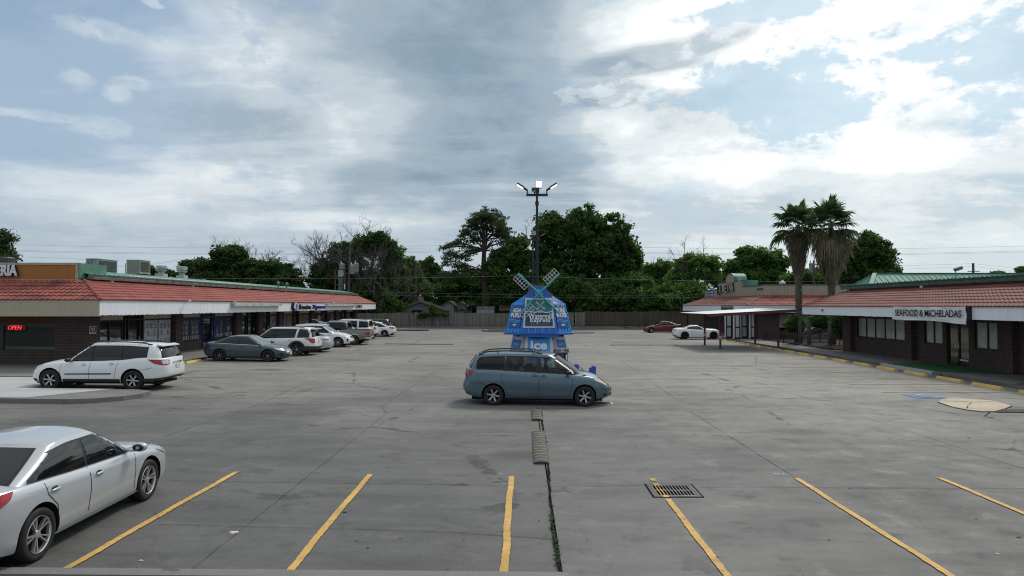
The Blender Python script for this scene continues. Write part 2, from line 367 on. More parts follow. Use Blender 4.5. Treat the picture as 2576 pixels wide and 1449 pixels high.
def sheet(mb, poly, dz):
    """flat polygon laid on the lot, cut where the lot folds"""
    mb.add([(p[0], p[1], zg(p[0])+dz) for p in poly], [tuple(range(len(poly)))])
def ground():
    g = MB(); g.add([(-600, -60, zg(-60)-.30), (-60, -60, zg(-60)-.30), (600, -60, -.30), (600, 1500, -.30), (-60, 1500, -.30), (-600, 1500, -.30), (-60, 1500, zg(-60)-.3)], [(0, 2, 3, 5)])
    g.v = [(x, y, -.30) for x, y, z in g.v]; struct('ground', g, M_GRASS)
    # the slab of the lot is laid in bays: a vertical crack splits the foreground, everything past the van is warmer
    f = MB(); xs = [-60, -30, 2]; 
    c1 = G(1411, 1449); c2 = G(1350, 1030)
    xl = lambda y: c1.x+(c2.x-c1.x)*(y-c1.y)/(c2.y-c1.y)
    Y1 = 22.2
    def slab(name, poly, m, dz=0.0, th=.35):
        mb = MB(); n = len(poly); t = [(p[0], p[1], zg(p[0])+dz) for p in poly]; b = [(p[0], p[1], -.35) for p in poly]
        mb.add(t+b, [tuple(range(n)), tuple(range(2*n-1, n-1, -1))]+[((i+1) % n, i, n+i, n+(i+1) % n) for i in range(n)]); return struct(name, mb, m, fix=False)
    slab('parking_lot', [(-60, -6), (xl(-6), -6), (xl(Y1), Y1), (-60, Y1)], MC_NEAR)
    mb = MB(); 
    slab('parking_lot', [(xl(-6)+.03, -6), (2, -6), (2, Y1), (xl(Y1)+.03, Y1)], MC_NEARR)
    slab('parking_lot', [(2, -6), (60, -6), (60, Y1), (2, Y1)], MC_NEARR)
    slab('parking_lot', [(-60, Y1), (xl(Y1), Y1), (xl(Y1), 97), (-60, 97)], MC_NEAR); slab('parking_lot', [(xl(Y1), Y1), (2, Y1), (2, 97), (xl(Y1), 97)], MC_NEARR); slab('parking_lot', [(2, Y1), (60, Y1), (60, 97), (2, 97)], MC_NEARR)
ground()
def mat_worn(name, color, under, amount=.5, scale=3.0, rough=.7):
    m = bpy.data.materials.new(name); m.use_nodes = True; T = NT(m.node_tree); b = T.n['Principled BSDF']; P = T.coord()
    n = T.noise(P, scale, 10, .75, .2); f = T.noise(P, scale*9, 6, .8); n2 = T.noise(P, 1.0, 4, .6)
    c = T.mix(T.ss(n2, .3, .7), tuple(k*.82 for k in color), tuple(min(1, k*1.12) for k in color))
    c = T.mix(T.ss(T.add(T.mul(n, .6), T.mul(f, .4)), .5-.0, .62, 0, amount), c, under)
    T.l.new(c, b.inputs['Base Color']); b.inputs['Roughness'].default_value = rough
    T.l.new(T.bump(f, .3, .01), b.inputs['Normal']); return m
M_YEL = mat_worn('yellow_line_paint', (.62, .37, .095), (.20, .165, .10), .95, 4.5)
M_YEL2 = mat_worn('yellow_stop_paint', (.62, .42, .10), (.36, .33, .26), .6, 2.5)
M_FADE = mat_worn('faded_line', (.34, .32, .25), (.24, .235, .22), .9, 2)
M_BLUE = mat_worn('blue_marking', (.05, .16, .35), (.16, .18, .20), .6, 2)
M_WHT = mat_worn('white_marking', (.62, .63, .62), (.3, .32, .33), .6, 3)
M_BEIGE = mat_worn('beige_patch', (.46, .385, .28), (.26, .235, .19), .8, 2.2)
M_CRACK = mat('joint_dark', (.018, .018, .017), 1.0, spec=0.0)
M_SOFTJ = mat('joint_soft', (.048, .046, .043), 1.0, spec=0.0)
M_MOSS = mat('weed_green', (.028, .055, .014), .9, var=.5, vscale=9)
def wavy(p0, p1, w, n=60, amp=.012, jit=.25, seed=0, dz=.008):
    rnd = random.Random(seed); p0, p1 = Vector(p0), Vector(p1); d = (p1-p0); L = d.length; d.normalize(); nn = Vector((-d.y, d.x, 0)); vs = []; ph = rnd.random()*9
    for i in range(n+1):
        t = i/n; o = amp*(math.sin(t*L*1.3+ph)+.6*math.sin(t*L*4.1+ph*2)); a = w/2*(1+jit*(rnd.random()-.5)); b = w/2*(1+jit*(rnd.random()-.5))
        c = p0+d*(L*t)+nn*o
        for q in (c+nn*a, c-nn*b): vs.append((q.x, q.y, zg(q.x)+dz))
    mb = MB(); mb.add(vs, [(2*i, 2*i+1, 2*i+3, 2*i+2) for i in range(n)]); return mb
def crack(pts, w, seed=0, rough=.03, m=None, dz=.010, name='pavement_crack'):
    rnd = random.Random(seed); out = []
    P = [G(*p) for p in pts] if len(pts[0]) == 2 else [Vector(p) for p in pts]
    for a, b in zip(P, P[1:]):
        n = max(2, int((b-a).length/.25)); d = (b-a).normalized(); nn = Vector((-d.y, d.x, 0))
        for i in range(n): out.append(a+(b-a)*i/n+nn*rnd.uniform(-rough, rough))
    out.append(P[-1]); vs = []
    for i, q in enumerate(out):
        d = (out[min(i+1, len(out)-1)]-out[max(0, i-1)]).normalized(); nn = Vector((-d.y, d.x, 0)); ww = w/2*rnd.uniform(.4, 1.5)
        for s_ in (1, -1): r = q+nn*ww*s_; vs.append((r.x, r.y, zg(r.x)+dz))
    mb = MB(); mb.add(vs, [(2*i, 2*i+1, 2*i+3, 2*i+2) for i in range(len(out)-1)]); return mb
def markings():
    # stall lines of the front row
    for i, (a, b) in enumerate([((595, 1188), (157, 1437)), ((931, 1194), (721, 1446)), ((1287, 1199), (1266, 1452)), ((1640, 1205), (1835, 1456)), ((2004, 1204), (2412, 1463)), ((2364, 1203), (2640, 1321))]):
        p, q = G(*a), G(*b); q = q+(q-p).normalized()*(.0 if i < 2 else .25)
        if i == 3:      # interrupted by the drain
            d = q-p; struct('parking_line', wavy(p, p+d*.035, .10, 8, .004, .3, i, .014), M_YEL); struct('parking_line', wavy(p+d*.275, q, .10, 50, .006, .22, i, .014), M_YEL)
        else: struct('parking_line', wavy(p, q, .105, 70, .008, .22, i, .014), M_YEL)
    # fainter stall lines elsewhere
    for a, b in [((880, 1110*0+882), (899, 875)), ((1540+0, 1013), (1530, 1013))][:1]: struct('parking_line', wavy(G(*a), G(*b), .10, 20, .005, .3, 5, .014), M_YEL)
    for k in range(8):
        y = 26.2+2.6*k; struct('parking_line', wavy((13.8, y, 0), (18.4, y, 0), .10, 30, .004, .6, 20+k, .014), M_FADE)
    for k in range(10):
        y = 29.8+3.0*k; struct('parking_line', wavy((-17.5, y, 0), (-12.9, y, 0), .10, 30, .004, .6, 40+k, .014), M_FADE)
    for k, (a, b) in enumerate([((1050, 963), (1160, 963)), ((1060, 970), (1165, 970)), ((1590, 965), (1670, 966)), ((1810, 965), (1890, 966)), ((1700, 955), (1800, 955))]):
        struct('parking_line', wavy(G(*a), G(*b), .07, 20, .004, .6, 60+k, .014), M_FADE)
    # slab joints running away from the camera and across it
    J = [((960, 1022), (1058, 960)), ((972, 1040), (958, 1023)), ((972, 1040), (480, 1435)), ((1785, 1030), (1722, 1010)), ((1700, 1004), (1560, 905)), ((1735, 1035), (2392, 1449)),
         ((1058, 960), (1230, 838)), ((1900, 905), (1560, 838)), ((2576, 1180), (1905, 962)), ((640, 1022), (720, 985)), ((720, 985), (1120, 833)), ((2200, 1078), (2576, 1178)), ((380, 1110), (640, 1022))]
    mb = MB()
    for i, (a, b) in enumerate(J): mb = join(mb, crack([a, b], .006 if i in (2, 6) else .009, i, .008))
    struct('slab_joint', mb, M_SOFTJ)
    mb = MB()
    for i, (a, b) in enumerate([((470, 1012), (960, 1022)), ((960, 1022), (1785, 1030)), ((1785, 1005), (2300, 1000)), ((0, 1204), (1380, 1224)), ((1760, 1226), (2576, 1230)), ((400, 1320), (1100, 1338)), ((1100, 1338), (1395, 1358)), ((880, 940), (1160, 940)), ((1545, 943), (2200, 948)), ((440, 1003), (1160, 1003)),
                             ((1545, 1003), (2000, 1003)), ((780, 893), (1270, 893)), ((1440, 893), (2000, 897)), ((1385, 1225), (1620, 1222)), ((1020, 862), (1270, 862)), ((1440, 862), (1780, 862))]):
        mb = join(mb, crack([a, b], .010, 30+i, .012))
    struct('slab_joint', mb, M_SOFTJ)
    # open crack full of weeds beside the speed humps
    c = [(1362, 1034), (1365, 1075), (1374, 1130), (1380, 1200), (1385, 1270), (1390, 1330), (1399, 1380), (1408, 1455)]
    struct('pavement_crack', crack(c, .035, 3, .02), M_CRACK)
    rnd = random.Random(5); V = []; F = []
    P = [G(*p) for p in c]; dens = [.55, .5, .35, .4, .75, .85, 1.0]
    for s_, (a, b) in enumerate(zip(P, P[1:])):
        L = (b-a).length
        for k in range(int(L*190*dens[s_])):
            t = rnd.random(); q = a+(b-a)*t
            if math.sin(q.y*3.1)+math.sin(q.y*7.7+1) < -.5 and s_ < 5: continue
            sd = .014*dens[s_]+.008; x = q.x+rnd.gauss(0, sd); y = q.y+rnd.gauss(0, .02); z = zg(x)+.008; h = rnd.uniform(.004, .018)*(.5+.5*dens[s_]); w = rnd.uniform(.004, .012); an = rnd.random()*6.28; tx, ty = math.cos(an)*w, math.sin(an)*w; lx, ly = rnd.gauss(0, .02), rnd.gauss(0, .02)
            o = len(V); V += [(x-tx, y-ty, z), (x+tx, y+ty, z), (x+lx+tx, y+ly+ty, z+h), (x+lx-tx, y+ly-ty, z+h*.8)]; F.append((o, o+1, o+2, o+3))
    o = obj('weeds', grid_mesh('weeds', V, F, M_MOSS)); props(o, kind='stuff', label='green weeds growing along the open crack in the pavement', cat='weeds')
    # drain: wide frame with a two-row grate
    fr = [G(1618, 1218), G(1742, 1219), G(1771, 1252), G(1645, 1252)]; q = [Vector((p.x, p.y, 0)) for p in fr]
    x0 = (q[0].x+q[3].x)/2; x1 = (q[1].x+q[2].x)/2; y1 = q[0].y; y0 = q[3].y
    rt = thing('storm_drain', 'wide iron storm drain grate crossed by a yellow line in the foreground', 'drain', ((x0+x1)/2, (y0+y1)/2, 0)); cx, cy = rt.location.x, rt.location.y
    hx, hy = (x1-x0)/2, (y1-y0)/2
    mb = MB(); mb.box(-hx, hx, -hy, hy, .004, .007); part('frame_gap', mb, M_CRACK, rt)
    mb = MB(); w = .045
    for a in ((-hx+.03, hx-.03, -hy+.03, -hy+.08), (-hx+.03, hx-.03, hy-.08, hy-.03), (-hx+.03, -hx+.105, -hy+.08, hy-.08), (hx-.105, hx-.03, -hy+.08, hy-.08)): mb.box(*a, .007, .0105)
    part('frame', mb, MC_NEAR, rt)
    mi = mat('cast_iron', (.16, .165, .165), .55, .4, var=.3, vscale=8); gx0, gx1, gy0, gy1 = -hx+.11, hx-.11, -hy+.085, hy-.085
    mb = MB(); mb.box(gx0, gx1, gy0, gy1, .006, .008); part('pit', mb, mat('pit_dark', (.004, .004, .004), 1.0, spec=0.0), rt)
    mb = MB(); mb.box(gx0, gx1, gy0, gy0+.035, .004, .011); mb.box(gx0, gx1, gy1-.035, gy1, .004, .011); mb.box(gx0, gx1, -.02, .02, .004, .011)
    n = 11
    for i in range(n+1):
        x = gx0+(gx1-gx0-.02)*i/n; mb.box(x, x+.018, gy0+.035, -.02, .004, .0105); mb.box(x, x+.018, .02, gy1-.035, .004, .0105)
    part('grate', mb, mi, rt)
    mb = MB(); p, q = G(1640, 1205), G(1835, 1456); lx = lambda y: p.x+(q.x-p.x)*(y+cy-p.y)/(q.y-p.y)-cx
    for y_a, y_b in ((hy, hy-.085), (.02, -.02), (-hy+.12, -hy)): mb.add([(lx(y_a)-.05, y_a, .013), (lx(y_a)+.05, y_a, .013), (lx(y_b)+.05, y_b, .013), (lx(y_b)-.05, y_b, .013)], [(0, 3, 2, 1)])
    for i in range(n+1):
        x = gx0+(gx1-gx0-.02)*i/n
        for y in np.arange(gy0+.04, gy1-.04, .02):
            if abs(x+.009-lx(y)) < .055: mb.box(x, x+.018, y, y+.02, .0106, .012)
    part('painted_stripe', mb, M_YEL, rt)
    # a small square drain at the van's nose
    c = G(1520, 1015); mb = MB(); mb.cur = 1; mb.box(c.x-.3, c.x+.3, c.y-.25, c.y+.25, .0, .012); mb.cur = 0
    for i in range(7): mb.box(c.x-.24+i*.07, c.x-.21+i*.07, c.y-.2, c.y+.2, .012, .018)
    mb.cur = 2; mb.box(c.x-.22, c.x+.22, c.y-.2, c.y+.2, .0115, .014)
    top('storm_drain', mb, [mi, MC_LIGHT, M_CRACK], 'small square storm drain beside the front wheel of the minivan', 'drain')
    # accessible parking symbol
    q = [G(2268, 992.7), G(2349, 992.7), G(2393, 1002.7), G(2306, 1002.7)]; x0 = (q[0].x+q[3].x)/2; x1 = (q[1].x+q[2].x)/2; y0, y1 = q[3].y, q[0].y
    mb = MB(); sheet(mb, [(x0, y0), (x1, y0), (x1, y1), (x0, y1)], .010); struct('parking_symbol', mb, M_BLUE)
    W, H = x1-x0, y1-y0; mp = lambda u, v: (x0+W*u, y0+H*v, .020)      # wheelchair facing right, its head to the left of the picture
    mb = MB(); 
    def stroke(pts, w):
        for a, b in zip(pts, pts[1:]):
            a, b = Vector(a), Vector(b); d = (b-a).normalized(); n = Vector((-d.y, d.x))*w; e = d*w*.6
            mb.add([mp(*(a-e+n)), mp(*(a-e-n)), mp(*(b+e-n)), mp(*(b+e+n))], [(0, 1, 2, 3)])
    stroke([(.42+.20*math.cos(t), .46+.26*math.sin(t)) for t in [R(110+i*19) for i in range(13)]], .028)
    stroke([(.50, .84), (.50, .52), (.70, .50), (.80, .26), (.88, .30)], .03); stroke([(.50, .66), (.66, .66)], .024); stroke([(.47, .93), (.53, .93)], .05)
    struct('parking_symbol', mb, M_WHT)
    pts = [(2360, 1013), (2368, 1007), (2382, 1004.5), (2440, 1006), (2491, 1009), (2520, 1016), (2544, 1023), (2528, 1030), (2502, 1037), (2470, 1037), (2435, 1033), (2398, 1026)]
    P = [G(*p) for p in pts]; mb = MB(); mb.prism([(p.x, p.y) for p in P][::-1], -.02, .035); struct('painted_patch', mb, M_BEIGE)
    mb = join(crack([(p.x, p.y, 0) for p in P]+[(P[0].x, P[0].y, 0)], .05, 7, .02, dz=.012), crack([(2400, 1012), (2445, 1014), (2500, 1012)], .02, 8, .02, dz=.045), crack([(2445, 1014), (2430, 1030)], .02, 9, .02, dz=.045), crack([(2490, 1038), (2476, 1048), (2500, 1052)], .03, 10, .02))
    struct('pavement_crack', mb, M_CRACK)
    mb = MB(); P = [G(2505, 1038), G(2530, 1031), G(2620, 1032), G(2620, 1039)]; mb.prism([(p.x, p.y) for p in P], -.02, .03); struct('kerb_strip', mb, mat('black_kerb', (.03, .03, .03), .8, var=.4))
    # chalk scribble and litter
    mb = MB(); c = G(1968, 1194)
    for k in range(3): mb = join(mb, crack([(c.x+.09*k-.12+.035*math.cos(t), c.y+.09*math.sin(t), 0) for t in [i*.7 for i in range(10)]], .014, k, .004))
    struct('paint_scribble', mb, M_WHT)
    def litter(px, py, s, m_, label, seed):
        rnd = random.Random(seed); c = G(px, py); mb = MB(); n = 9; vs = []
        for j in range(5):
            for i in range(n): t = 2*math.pi*i/n; r = s*(1-j*.2)*rnd.uniform(.6, 1.25); vs.append((r*math.cos(t), r*.55*math.sin(t), (.0 if j == 0 else rnd.uniform(.01, .045)*s*8)))
        mb.add([(c.x+x, c.y+y, zg(c.x)+z+.004) for x, y, z in vs], [(j*n+i, j*n+(i+1) % n, (j+1)*n+(i+1) % n, (j+1)*n+i) for j in range(4) for i in range(n)]+[tuple(4*n+i for i in range(n))])
        top('litter', mb, m_, label, 'litter', smooth=True)
    mw = mat('crumpled_paper', (.62, .62, .60), .8)
    litter(588, 1341, .075, mw, 'crumpled white paper lying on the lot left of the second yellow line', 1)
    litter(354, 1411, .028, mw, 'small flat white scrap near the bottom left kerb', 2)
    litter(2508, 1394, .03, mw, 'tiny white scrap at the lower right between yellow lines', 4)
    # leaves and specks
    V = []; F = []; rnd = random.Random(8)
    for k in range(260):
        y = rnd.uniform(8.4, 24)**1.0; x = rnd.uniform(-.75, .75)*y; r = rnd.uniform(.006, .018)*(1 if rnd.random() < .9 else 2); z = zg(x)+.012; o = len(V); a = rnd.random()*6.28
        for j in range(6): t = a+j*math.pi/3; V.append((x+r*1.6*math.cos(t)*rnd.uniform(.6, 1.2), y+r*math.sin(t)*rnd.uniform(.6, 1.2), z))
        F.append(tuple(range(o, o+6)))
    o = obj('pavement_specks', grid_mesh('specks', V, F, mat('gum_spots', (.045, .045, .043), .8))); props(o, kind='stuff', label='scattered dark gum spots and leaf bits on the concrete', cat='debris')
markings()
def speed_hump(c, length, width, along, label, n_stripes, group=None):
    """rubber hump: cross-section arch; yellow chevron bands; along = 'X' or 'Y'"""
    rt = thing('speed_hump', label, 'speed bump', c, 0, group); my = mat_worn('hump_yellow', (.21, .18, .085), (.05, .05, .05), .9, 8); mk = mat('hump_rubber', (.040, .043, .045), .7, var=.4, vscale=12, bump=.4, bscale=60)
    step = length/n_stripes; a = MB(); n = 10; t = -length/2
    for i in range(n_stripes*3+1):
        k = (1.0, .90, 1.0)[i % 3]; tt = -length/2+(i//3)*step+step*(0, .10, .74)[i % 3]
        if i == n_stripes*3: tt, k = length/2, .9
        for q in range(n+1): th = math.pi*q/n; u, h = -math.cos(th)*width/2, math.sin(th)**.8*.062*k; a.v.append((tt, u, h) if along == 'X' else (u, tt, h))
    for i in range(n_stripes*3):
        a.cur = 1 if i % 3 == 2 else 0
        for q in range(n): o = i*(n+1)+q; a.face((o, o+1, o+n+2, o+n+1))
    a.cur = 0; a.face(range(n+1)); a.face([n_stripes*3*(n+1)+q for q in range(n, -1, -1)])
    part('rubber_block', a, [mk, my], rt, fix=True)
    return rt
a, b = G(1356, 1168), G(1354, 1088); g1 = 'rubber speed humps'
speed_hump(((a.x+b.x)/2+.02, (a.y+b.y)/2, zg(.4)), abs(b.y-a.y), .34, 'Y', 'longer rubber speed hump beside the weedy crack in the foreground', 13, g1)
a, b = G(1350, 1059), G(1350, 1034); speed_hump(((a.x+b.x)/2, (a.y+b.y)/2, zg(.4)), abs(b.y-a.y), .34, 'Y', 'short rubber speed hump just in front of the minivan', 6, g1)
a, b = G(970, 865.5), G(1144, 865.5); h = speed_hump(((a.x+b.x)/2, a.y, zg((a.x+b.x)/2)), abs(b.x-a.x), .34, 'X', 'long striped speed hump crossing the lot left of the kiosk', 18, g1); h.rotation_euler = (0, math.atan(.012), 0)
a, b = G(1536, 868.5), G(1706, 868.5); speed_hump(((a.x+b.x)/2, a.y, 0), abs(b.x-a.x), .34, 'X', 'long striped speed hump crossing the lot right of the kiosk', 18, g1)
# ------------------------------------------------------------------ wheel stops
ORD = ['first', 'second', 'third', 'fourth', 'fifth', 'sixth', 'seventh', 'eighth', 'ninth', 'tenth', 'eleventh', 'twelfth', 'thirteenth', 'fourteenth', 'fifteenth', 'sixteenth']
def stop_mb(L=1.75):
    mb = MB(); P = [(-.11, 0), (.11, 0), (.075, .075), (.045, .12), (-.045, .12), (-.075, .075)]; n = 6
    a = [(x, -L/2+(.0 if z == 0 else .05*z/.12), z) for x, z in P]; b = [(x, L/2-(.0 if z == 0 else .05*z/.12), z) for x, z in P]
    mb.add(a+b, [tuple(range(n))[::-1], tuple(range(n, 2*n))]+[(i, (i+1) % n, n+(i+1) % n, n+i) for i in range(n)]); return mb
me = fixn(stop_mb().mesh('wheel_stop', M_YEL2)); rnd = random.Random(2)
for k in range(16):
    o = obj('wheel_stop', me); o.location = (18.99+rnd.uniform(-.04, .04), 26.0+2.6*k-.875+rnd.uniform(-.05, .05), 0); o.rotation_euler = (0, 0, rnd.uniform(-.012, .012))
    props(o, f'{ORD[k]} yellow wheel stop from the right edge, along the right walkway', 'wheel stop', 'yellow wheel stops along the right walkway')
for (x, y, l) in ((-18.1, 37.0, 'yellow wheel stop on the lot left of the slate blue sedan'), (-17.85, 39.7, 'yellow wheel stop behind the rear tyre of the slate blue sedan')):
    o = obj('wheel_stop', me); o.location = (x, y, zg(x)); o.rotation_euler = (0, 0, .03); props(o, l, 'wheel stop', 'yellow wheel stops by the left shops')
# ------------------------------------------------------------------ walks, kerbs, islands
def kerbed(name, poly, h, m=MC_WALK, base=-.2):
    mb = MB(); n = len(poly); t = [(p[0], p[1], zg(p[0])+h) for p in poly]; b = [(p[0], p[1], base) for p in poly]
    mb.add(t+b, [tuple(range(n)), tuple(range(2*n-1, n-1, -1))]+[((i+1) % n, i, n+i, n+(i+1) % n) for i in range(n)]); return struct(name, mb, m, fix=True)
kerbed('walkway', [(-40, 28.2), (-18.45, 28.2), (-18.45, 93), (-40, 93)], .13)
kerbed('walkway', [(19.85, 10), (40, 10), (40, 90), (19.85, 90)], .13)
mk_ = mat_concrete('kerb_concrete', (.10, .095, .088), (.17, .165, .15), (.2, .19, .17), seed=31)
mb = MB(); mb.box(19.80, 19.95, 10, 90, -.02, .138); struct('kerb', mb, mk_)
mb = MB(); mb.add([(x, y, zg(-18.4)+z) for x, y, z in []], []); mb.box(-18.55, -18.38, 28.1, 93, .0, zg(-18.45)+.138); struct('kerb', mb, mk_)
# rounded concrete island bottom left
t = [(-60, 21.75), (-14.6, 21.75), (-13.9, 22.0), (-13.35, 22.6), (-13.1, 23.3), (-13.2, 24.0), (-13.8, 24.3), (-15.2, 24.4), (-60, 24.4)]
kerbed('island', t, .15, MC_WALK); 
mb = MB(); pts = [(-60, 21.95), (-16.15, 21.95), (-14.7, 24.38), (-17.9, 24.38), (-18.35, 24.38), (-60, 24.38)]
mb.add([(x, y, zg(x)+.156) for x, y in pts], [tuple(range(len(pts)))]); struct('new_concrete', mb, MC_LIGHT)
kerbed('ramp', [(-60, 24.4), (-18.3, 24.4), (-17.6, 28.15), (-60, 28.15)], .10, MC_LIGHT)
# kerb along the back, a side island there and two small planted islands
mb = MB(); mb.box(-40, 40, 94.0, 94.2, -.1, .45); struct('kerb', mb, MC_WALK)
mb = MB(); mb.box(-60, 60, 94.2, 99, -.2, .40); struct('verge', mb, mat('dirt_verge', (.10, .085, .06), .95, var=.4, vscale=1))
kerbed('island', [(-4.9, 84), (2.2, 84), (2.6, 85.5), (2.2, 87), (-4.9, 87), (-5.4, 85.5)], .18)
mb = MB(); mb.box(-4.6, 1.9, 84.3, 86.7, .2, .28); struct('island_grass', mb, M_GRASS)
kerbed('island', [(-19, 84), (-12.5, 84), (-12, 85), (-12.5, 86), (-19, 86)], .12, MC_ASPH)
kerbed('island', [(3.0, 81), (8, 81), (8.5, 82), (8, 83), (3, 83)], .12)
# bottom kerb nearest the camera
mb = MB(); a, b = G(-200, 1437), G(1000, 1447); d = (b-a).normalized()
mb.obox(((a.x+b.x)/2-2, a.y-.12, zg(-3)+.03), (d.x, d.y, d.z), (-d.y, d.x, 0), (0, 0, 1), 7, .10, .08); struct('kerb', mb, MC_WALK)
# artificial turf at the restaurant door
mt = mat('artificial_turf', (.015, .11, .025), .95, var=.3, vscale=14, bump=.8, bscale=90)
mb = MB(); mb.add([(19.97, 37.3, .152), (19.97, 32.8, .152), (22.75, 32.8, .152), (22.75, 37.6, .152), (22.75, 38.6, .152)], [(0, 1, 2, 3, 4)]); P = mb
mb2 = MB(); mb2.prism([(19.97, 37.4), (19.97, 32.9), (22.8, 31.6), (22.8, 38.4)][::-1] if False else [(19.97, 32.9), (22.8, 31.6), (22.8, 38.4), (19.97, 37.4)], .132, .150)
top('turf_mat', mb2, mt, 'green artificial turf mat on the walkway before the double doors', 'mat')
mb = MB(); mb.box(19.775, 19.97, 32.9, 37.6, .0, .146); struct('kerb', mb, MC_LIGHT)
# ------------------------------------------------------------------ cars
def paint(name, c, metal=.0, rough=.35):
    return mat('paint_'+name, c, rough, metal, coat=.8, coat_rough=.04)
M_GLASS = mat('tinted_car_glass', (.006, .008, .009), .03, spec=.6)
M_BLACK = mat('black_trim', (.012, .012, .013), .45)
M_CLAD = mat('grey_cladding', (.035, .037, .04), .6)
M_TYRE = mat('tyre_rubber', (.012, .012, .012), .75)
M_DARK = mat('wheel_well', (.006, .006, .006), .9)
M_ALLOY = mat('alloy', (.55, .56, .57), .3, .8)
M_CHROME = mat('chrome', (.75, .76, .78), .12, 1.0)
M_BRKM = mat('black_alloy', (.01, .01, .01), .35, .2, coat=.4)
M_RED = mat('red_lens', (.33, .008, .01), .12, coat=.6)
M_LENS = mat('clear_lens', (.62, .63, .62), .15, .35, coat=.8)
M_AMBER = mat('amber_lens', (.65, .14, .05), .2, coat=.5)
M_GAP = mat('panel_gap', (.02, .02, .022), .8)
M_PLATE = mat('licence_plate', (.62, .64, .66), .5)
def pch(pts):
    xs = [p[0] for p in pts]; ys = [p[1] for p in pts]; n = len(xs)
    d = [(ys[i+1]-ys[i])/(xs[i+1]-xs[i]) for i in range(n-1)]; m = [d[0]]
    for i in range(1, n-1): m.append(0 if d[i-1]*d[i] <= 0 else 2*d[i-1]*d[i]/(d[i-1]+d[i]))
    m.append(d[-1])
    def f(x):
        if x <= xs[0]: return ys[0]
        if x >= xs[-1]: return ys[-1]
        i = next(k for k in range(n-1) if x <= xs[k+1]); h = xs[i+1]-xs[i]; t = (x-xs[i])/h
        return (2*t**3-3*t*t+1)*ys[i]+(t**3-2*t*t+t)*h*m[i]+(-2*t**3+3*t*t)*ys[i+1]+(t**3-t*t)*h*m[i+1]
    return f
SEC = pch([(0, .93), (.05, .955), (.18, .982), (.38, .992), (.55, 1.0), (.72, .992), (.84, .975), (.92, .952), (.97, .925), (1, .90)])
class Shape:
    def __init__(s, sp):
        s.sp = sp; s.L = sp['L']; s.W = sp['W']/2; s.a = s.L/2
        s.zs = pch(sp['belt']); s.zr = pch(sp['roof']); z0 = sp.get('sill', .22); s.z0 = z0
        s.zb = pch([(-s.a, z0+.12), (-s.a*.75, z0+.02), (-s.a*.6, z0), (s.a*.6, z0), (s.a*.78, z0-.01), (s.a, z0+.02)])
        s.crown = sp.get('crown', .07); s.nf = sp.get('nf', 7.0); s.mf = sp.get('mf', 2.7); s.nr = sp.get('nr', 10.0); s.mr = sp.get('mr', 3.2)
        s.ff = pch(sp.get('ff', [(0, -.10), (.25, -.0), (.55, -.03), (.8, -.09), (1, -.20)]))
        s.fr = pch(sp.get('fr', [(0, -.14), (.2, -.02), (.45, .0), (.75, -.06), (1, -.14)]))
        c = sp['cab']; s.cb = c      # (rear base, rear top, front top, front base)
        s.Wb = s.W*sp.get('wb_k', .895); s.Wr = s.W*sp.get('wr_k', .70)
        s.out = []
        N = 34
        pts = []
        for i in range(N+1):
            t = math.pi/2*i/N; pts.append((-s.a*(math.cos(t))**(2/s.nr), s.W*(math.sin(t))**(2/s.mr)))
        for i in range(1, N+1):
            t = math.pi/2*i/N; pts.append((s.a*(math.sin(t))**(2/s.nf), s.W*(math.cos(t))**(2/s.mf)))
        # resample evenly-ish along the outline
        P = [Vector(p) for p in pts]; D = [0]
        for i in range(1, len(P)): D.append(D[-1]+(P[i]-P[i-1]).length)
        s.P, s.D = P, D; s.tot = D[-1]
        xs = [p.x for p in P]; s.dofx = lambda x: float(np.interp(x, xs, D))
    def plan(s, d):
        d = min(max(d, 0), s.tot)
        return (float(np.interp(d, s.D, [p.x for p in s.P])), float(np.interp(d, s.D, [p.y for p in s.P])))
    def top(s, x, rho): return s.zs(x)+s.crown*(1-rho*rho)
    def bv(s, d, v):
        x0, y0 = s.plan(d); w = (abs(x0)/s.a)**5; dx = (s.ff(v) if x0 > 0 else s.fr(v))*w
        x = x0+(dx if x0 > 0 else -dx); zt = s.top(x0, min(1, y0/s.W)); zb = s.zb(x0)
        return Vector((x, y0*SEC(v), zb+v*(zt-zb)))
    def body(s, d, z):
        x0, y0 = s.plan(d); zt = s.top(x0, min(1, y0/s.W)); zb = s.zb(x0)
        return s.bv(d, min(1, max(0, (z-zb)/(zt-zb))))
    # spot on the lower body given by mode: 'S' (x,z) side; 'F'/'R' (distance from nose/tail centre along the outline, z)
    def spot(s, mode, u, z, off=.006):
        sg = 1
        if mode == 'S': d = s.dofx(u)
        elif mode == 'F': d = s.tot-abs(u); sg = -1 if u < 0 else 1
        else: d = abs(u); sg = -1 if u < 0 else 1
        p = s.body(d, z); e = .02
        q1 = s.body(d+e, z) if d+e < s.tot else s.body(d, z); q0 = s.body(d-e, z) if d-e > 0 else s.body(d, z)
        t = (q1-q0); up = s.body(d, z+.02)-s.body(d, z-.02)
        n = -t.cross(up)
        n = n.normalized() if n.length > 1e-9 else Vector((1, 0, 0))
        p = p+n*off
        return Vector((p.x, p.y*sg, p.z))
    # cabin
    def cabx(s, k):
        rb, rt, ft, fb = s.cb; bul = s.sp.get('bul', .05)*math.sin(math.pi*min(max(k, 0), 1)); br = s.sp.get('bulr', .05)*math.sin(math.pi*min(max(k, 0), 1))
        return rb+(rt-rb)*k-br, fb+(ft-fb)*k+bul
    def cabw(s, k): return s.Wb+(s.Wr-s.Wb)*k+.035*math.sin(math.pi*min(max(k, 0), 1))
    def cabz(s, x, uy, k):
        b = s.zs(x)-.03*(1-k); t = s.zr(x)+s.sp.get('rcrown', .045)*(1-uy*uy)
        return b+(t-b)*k
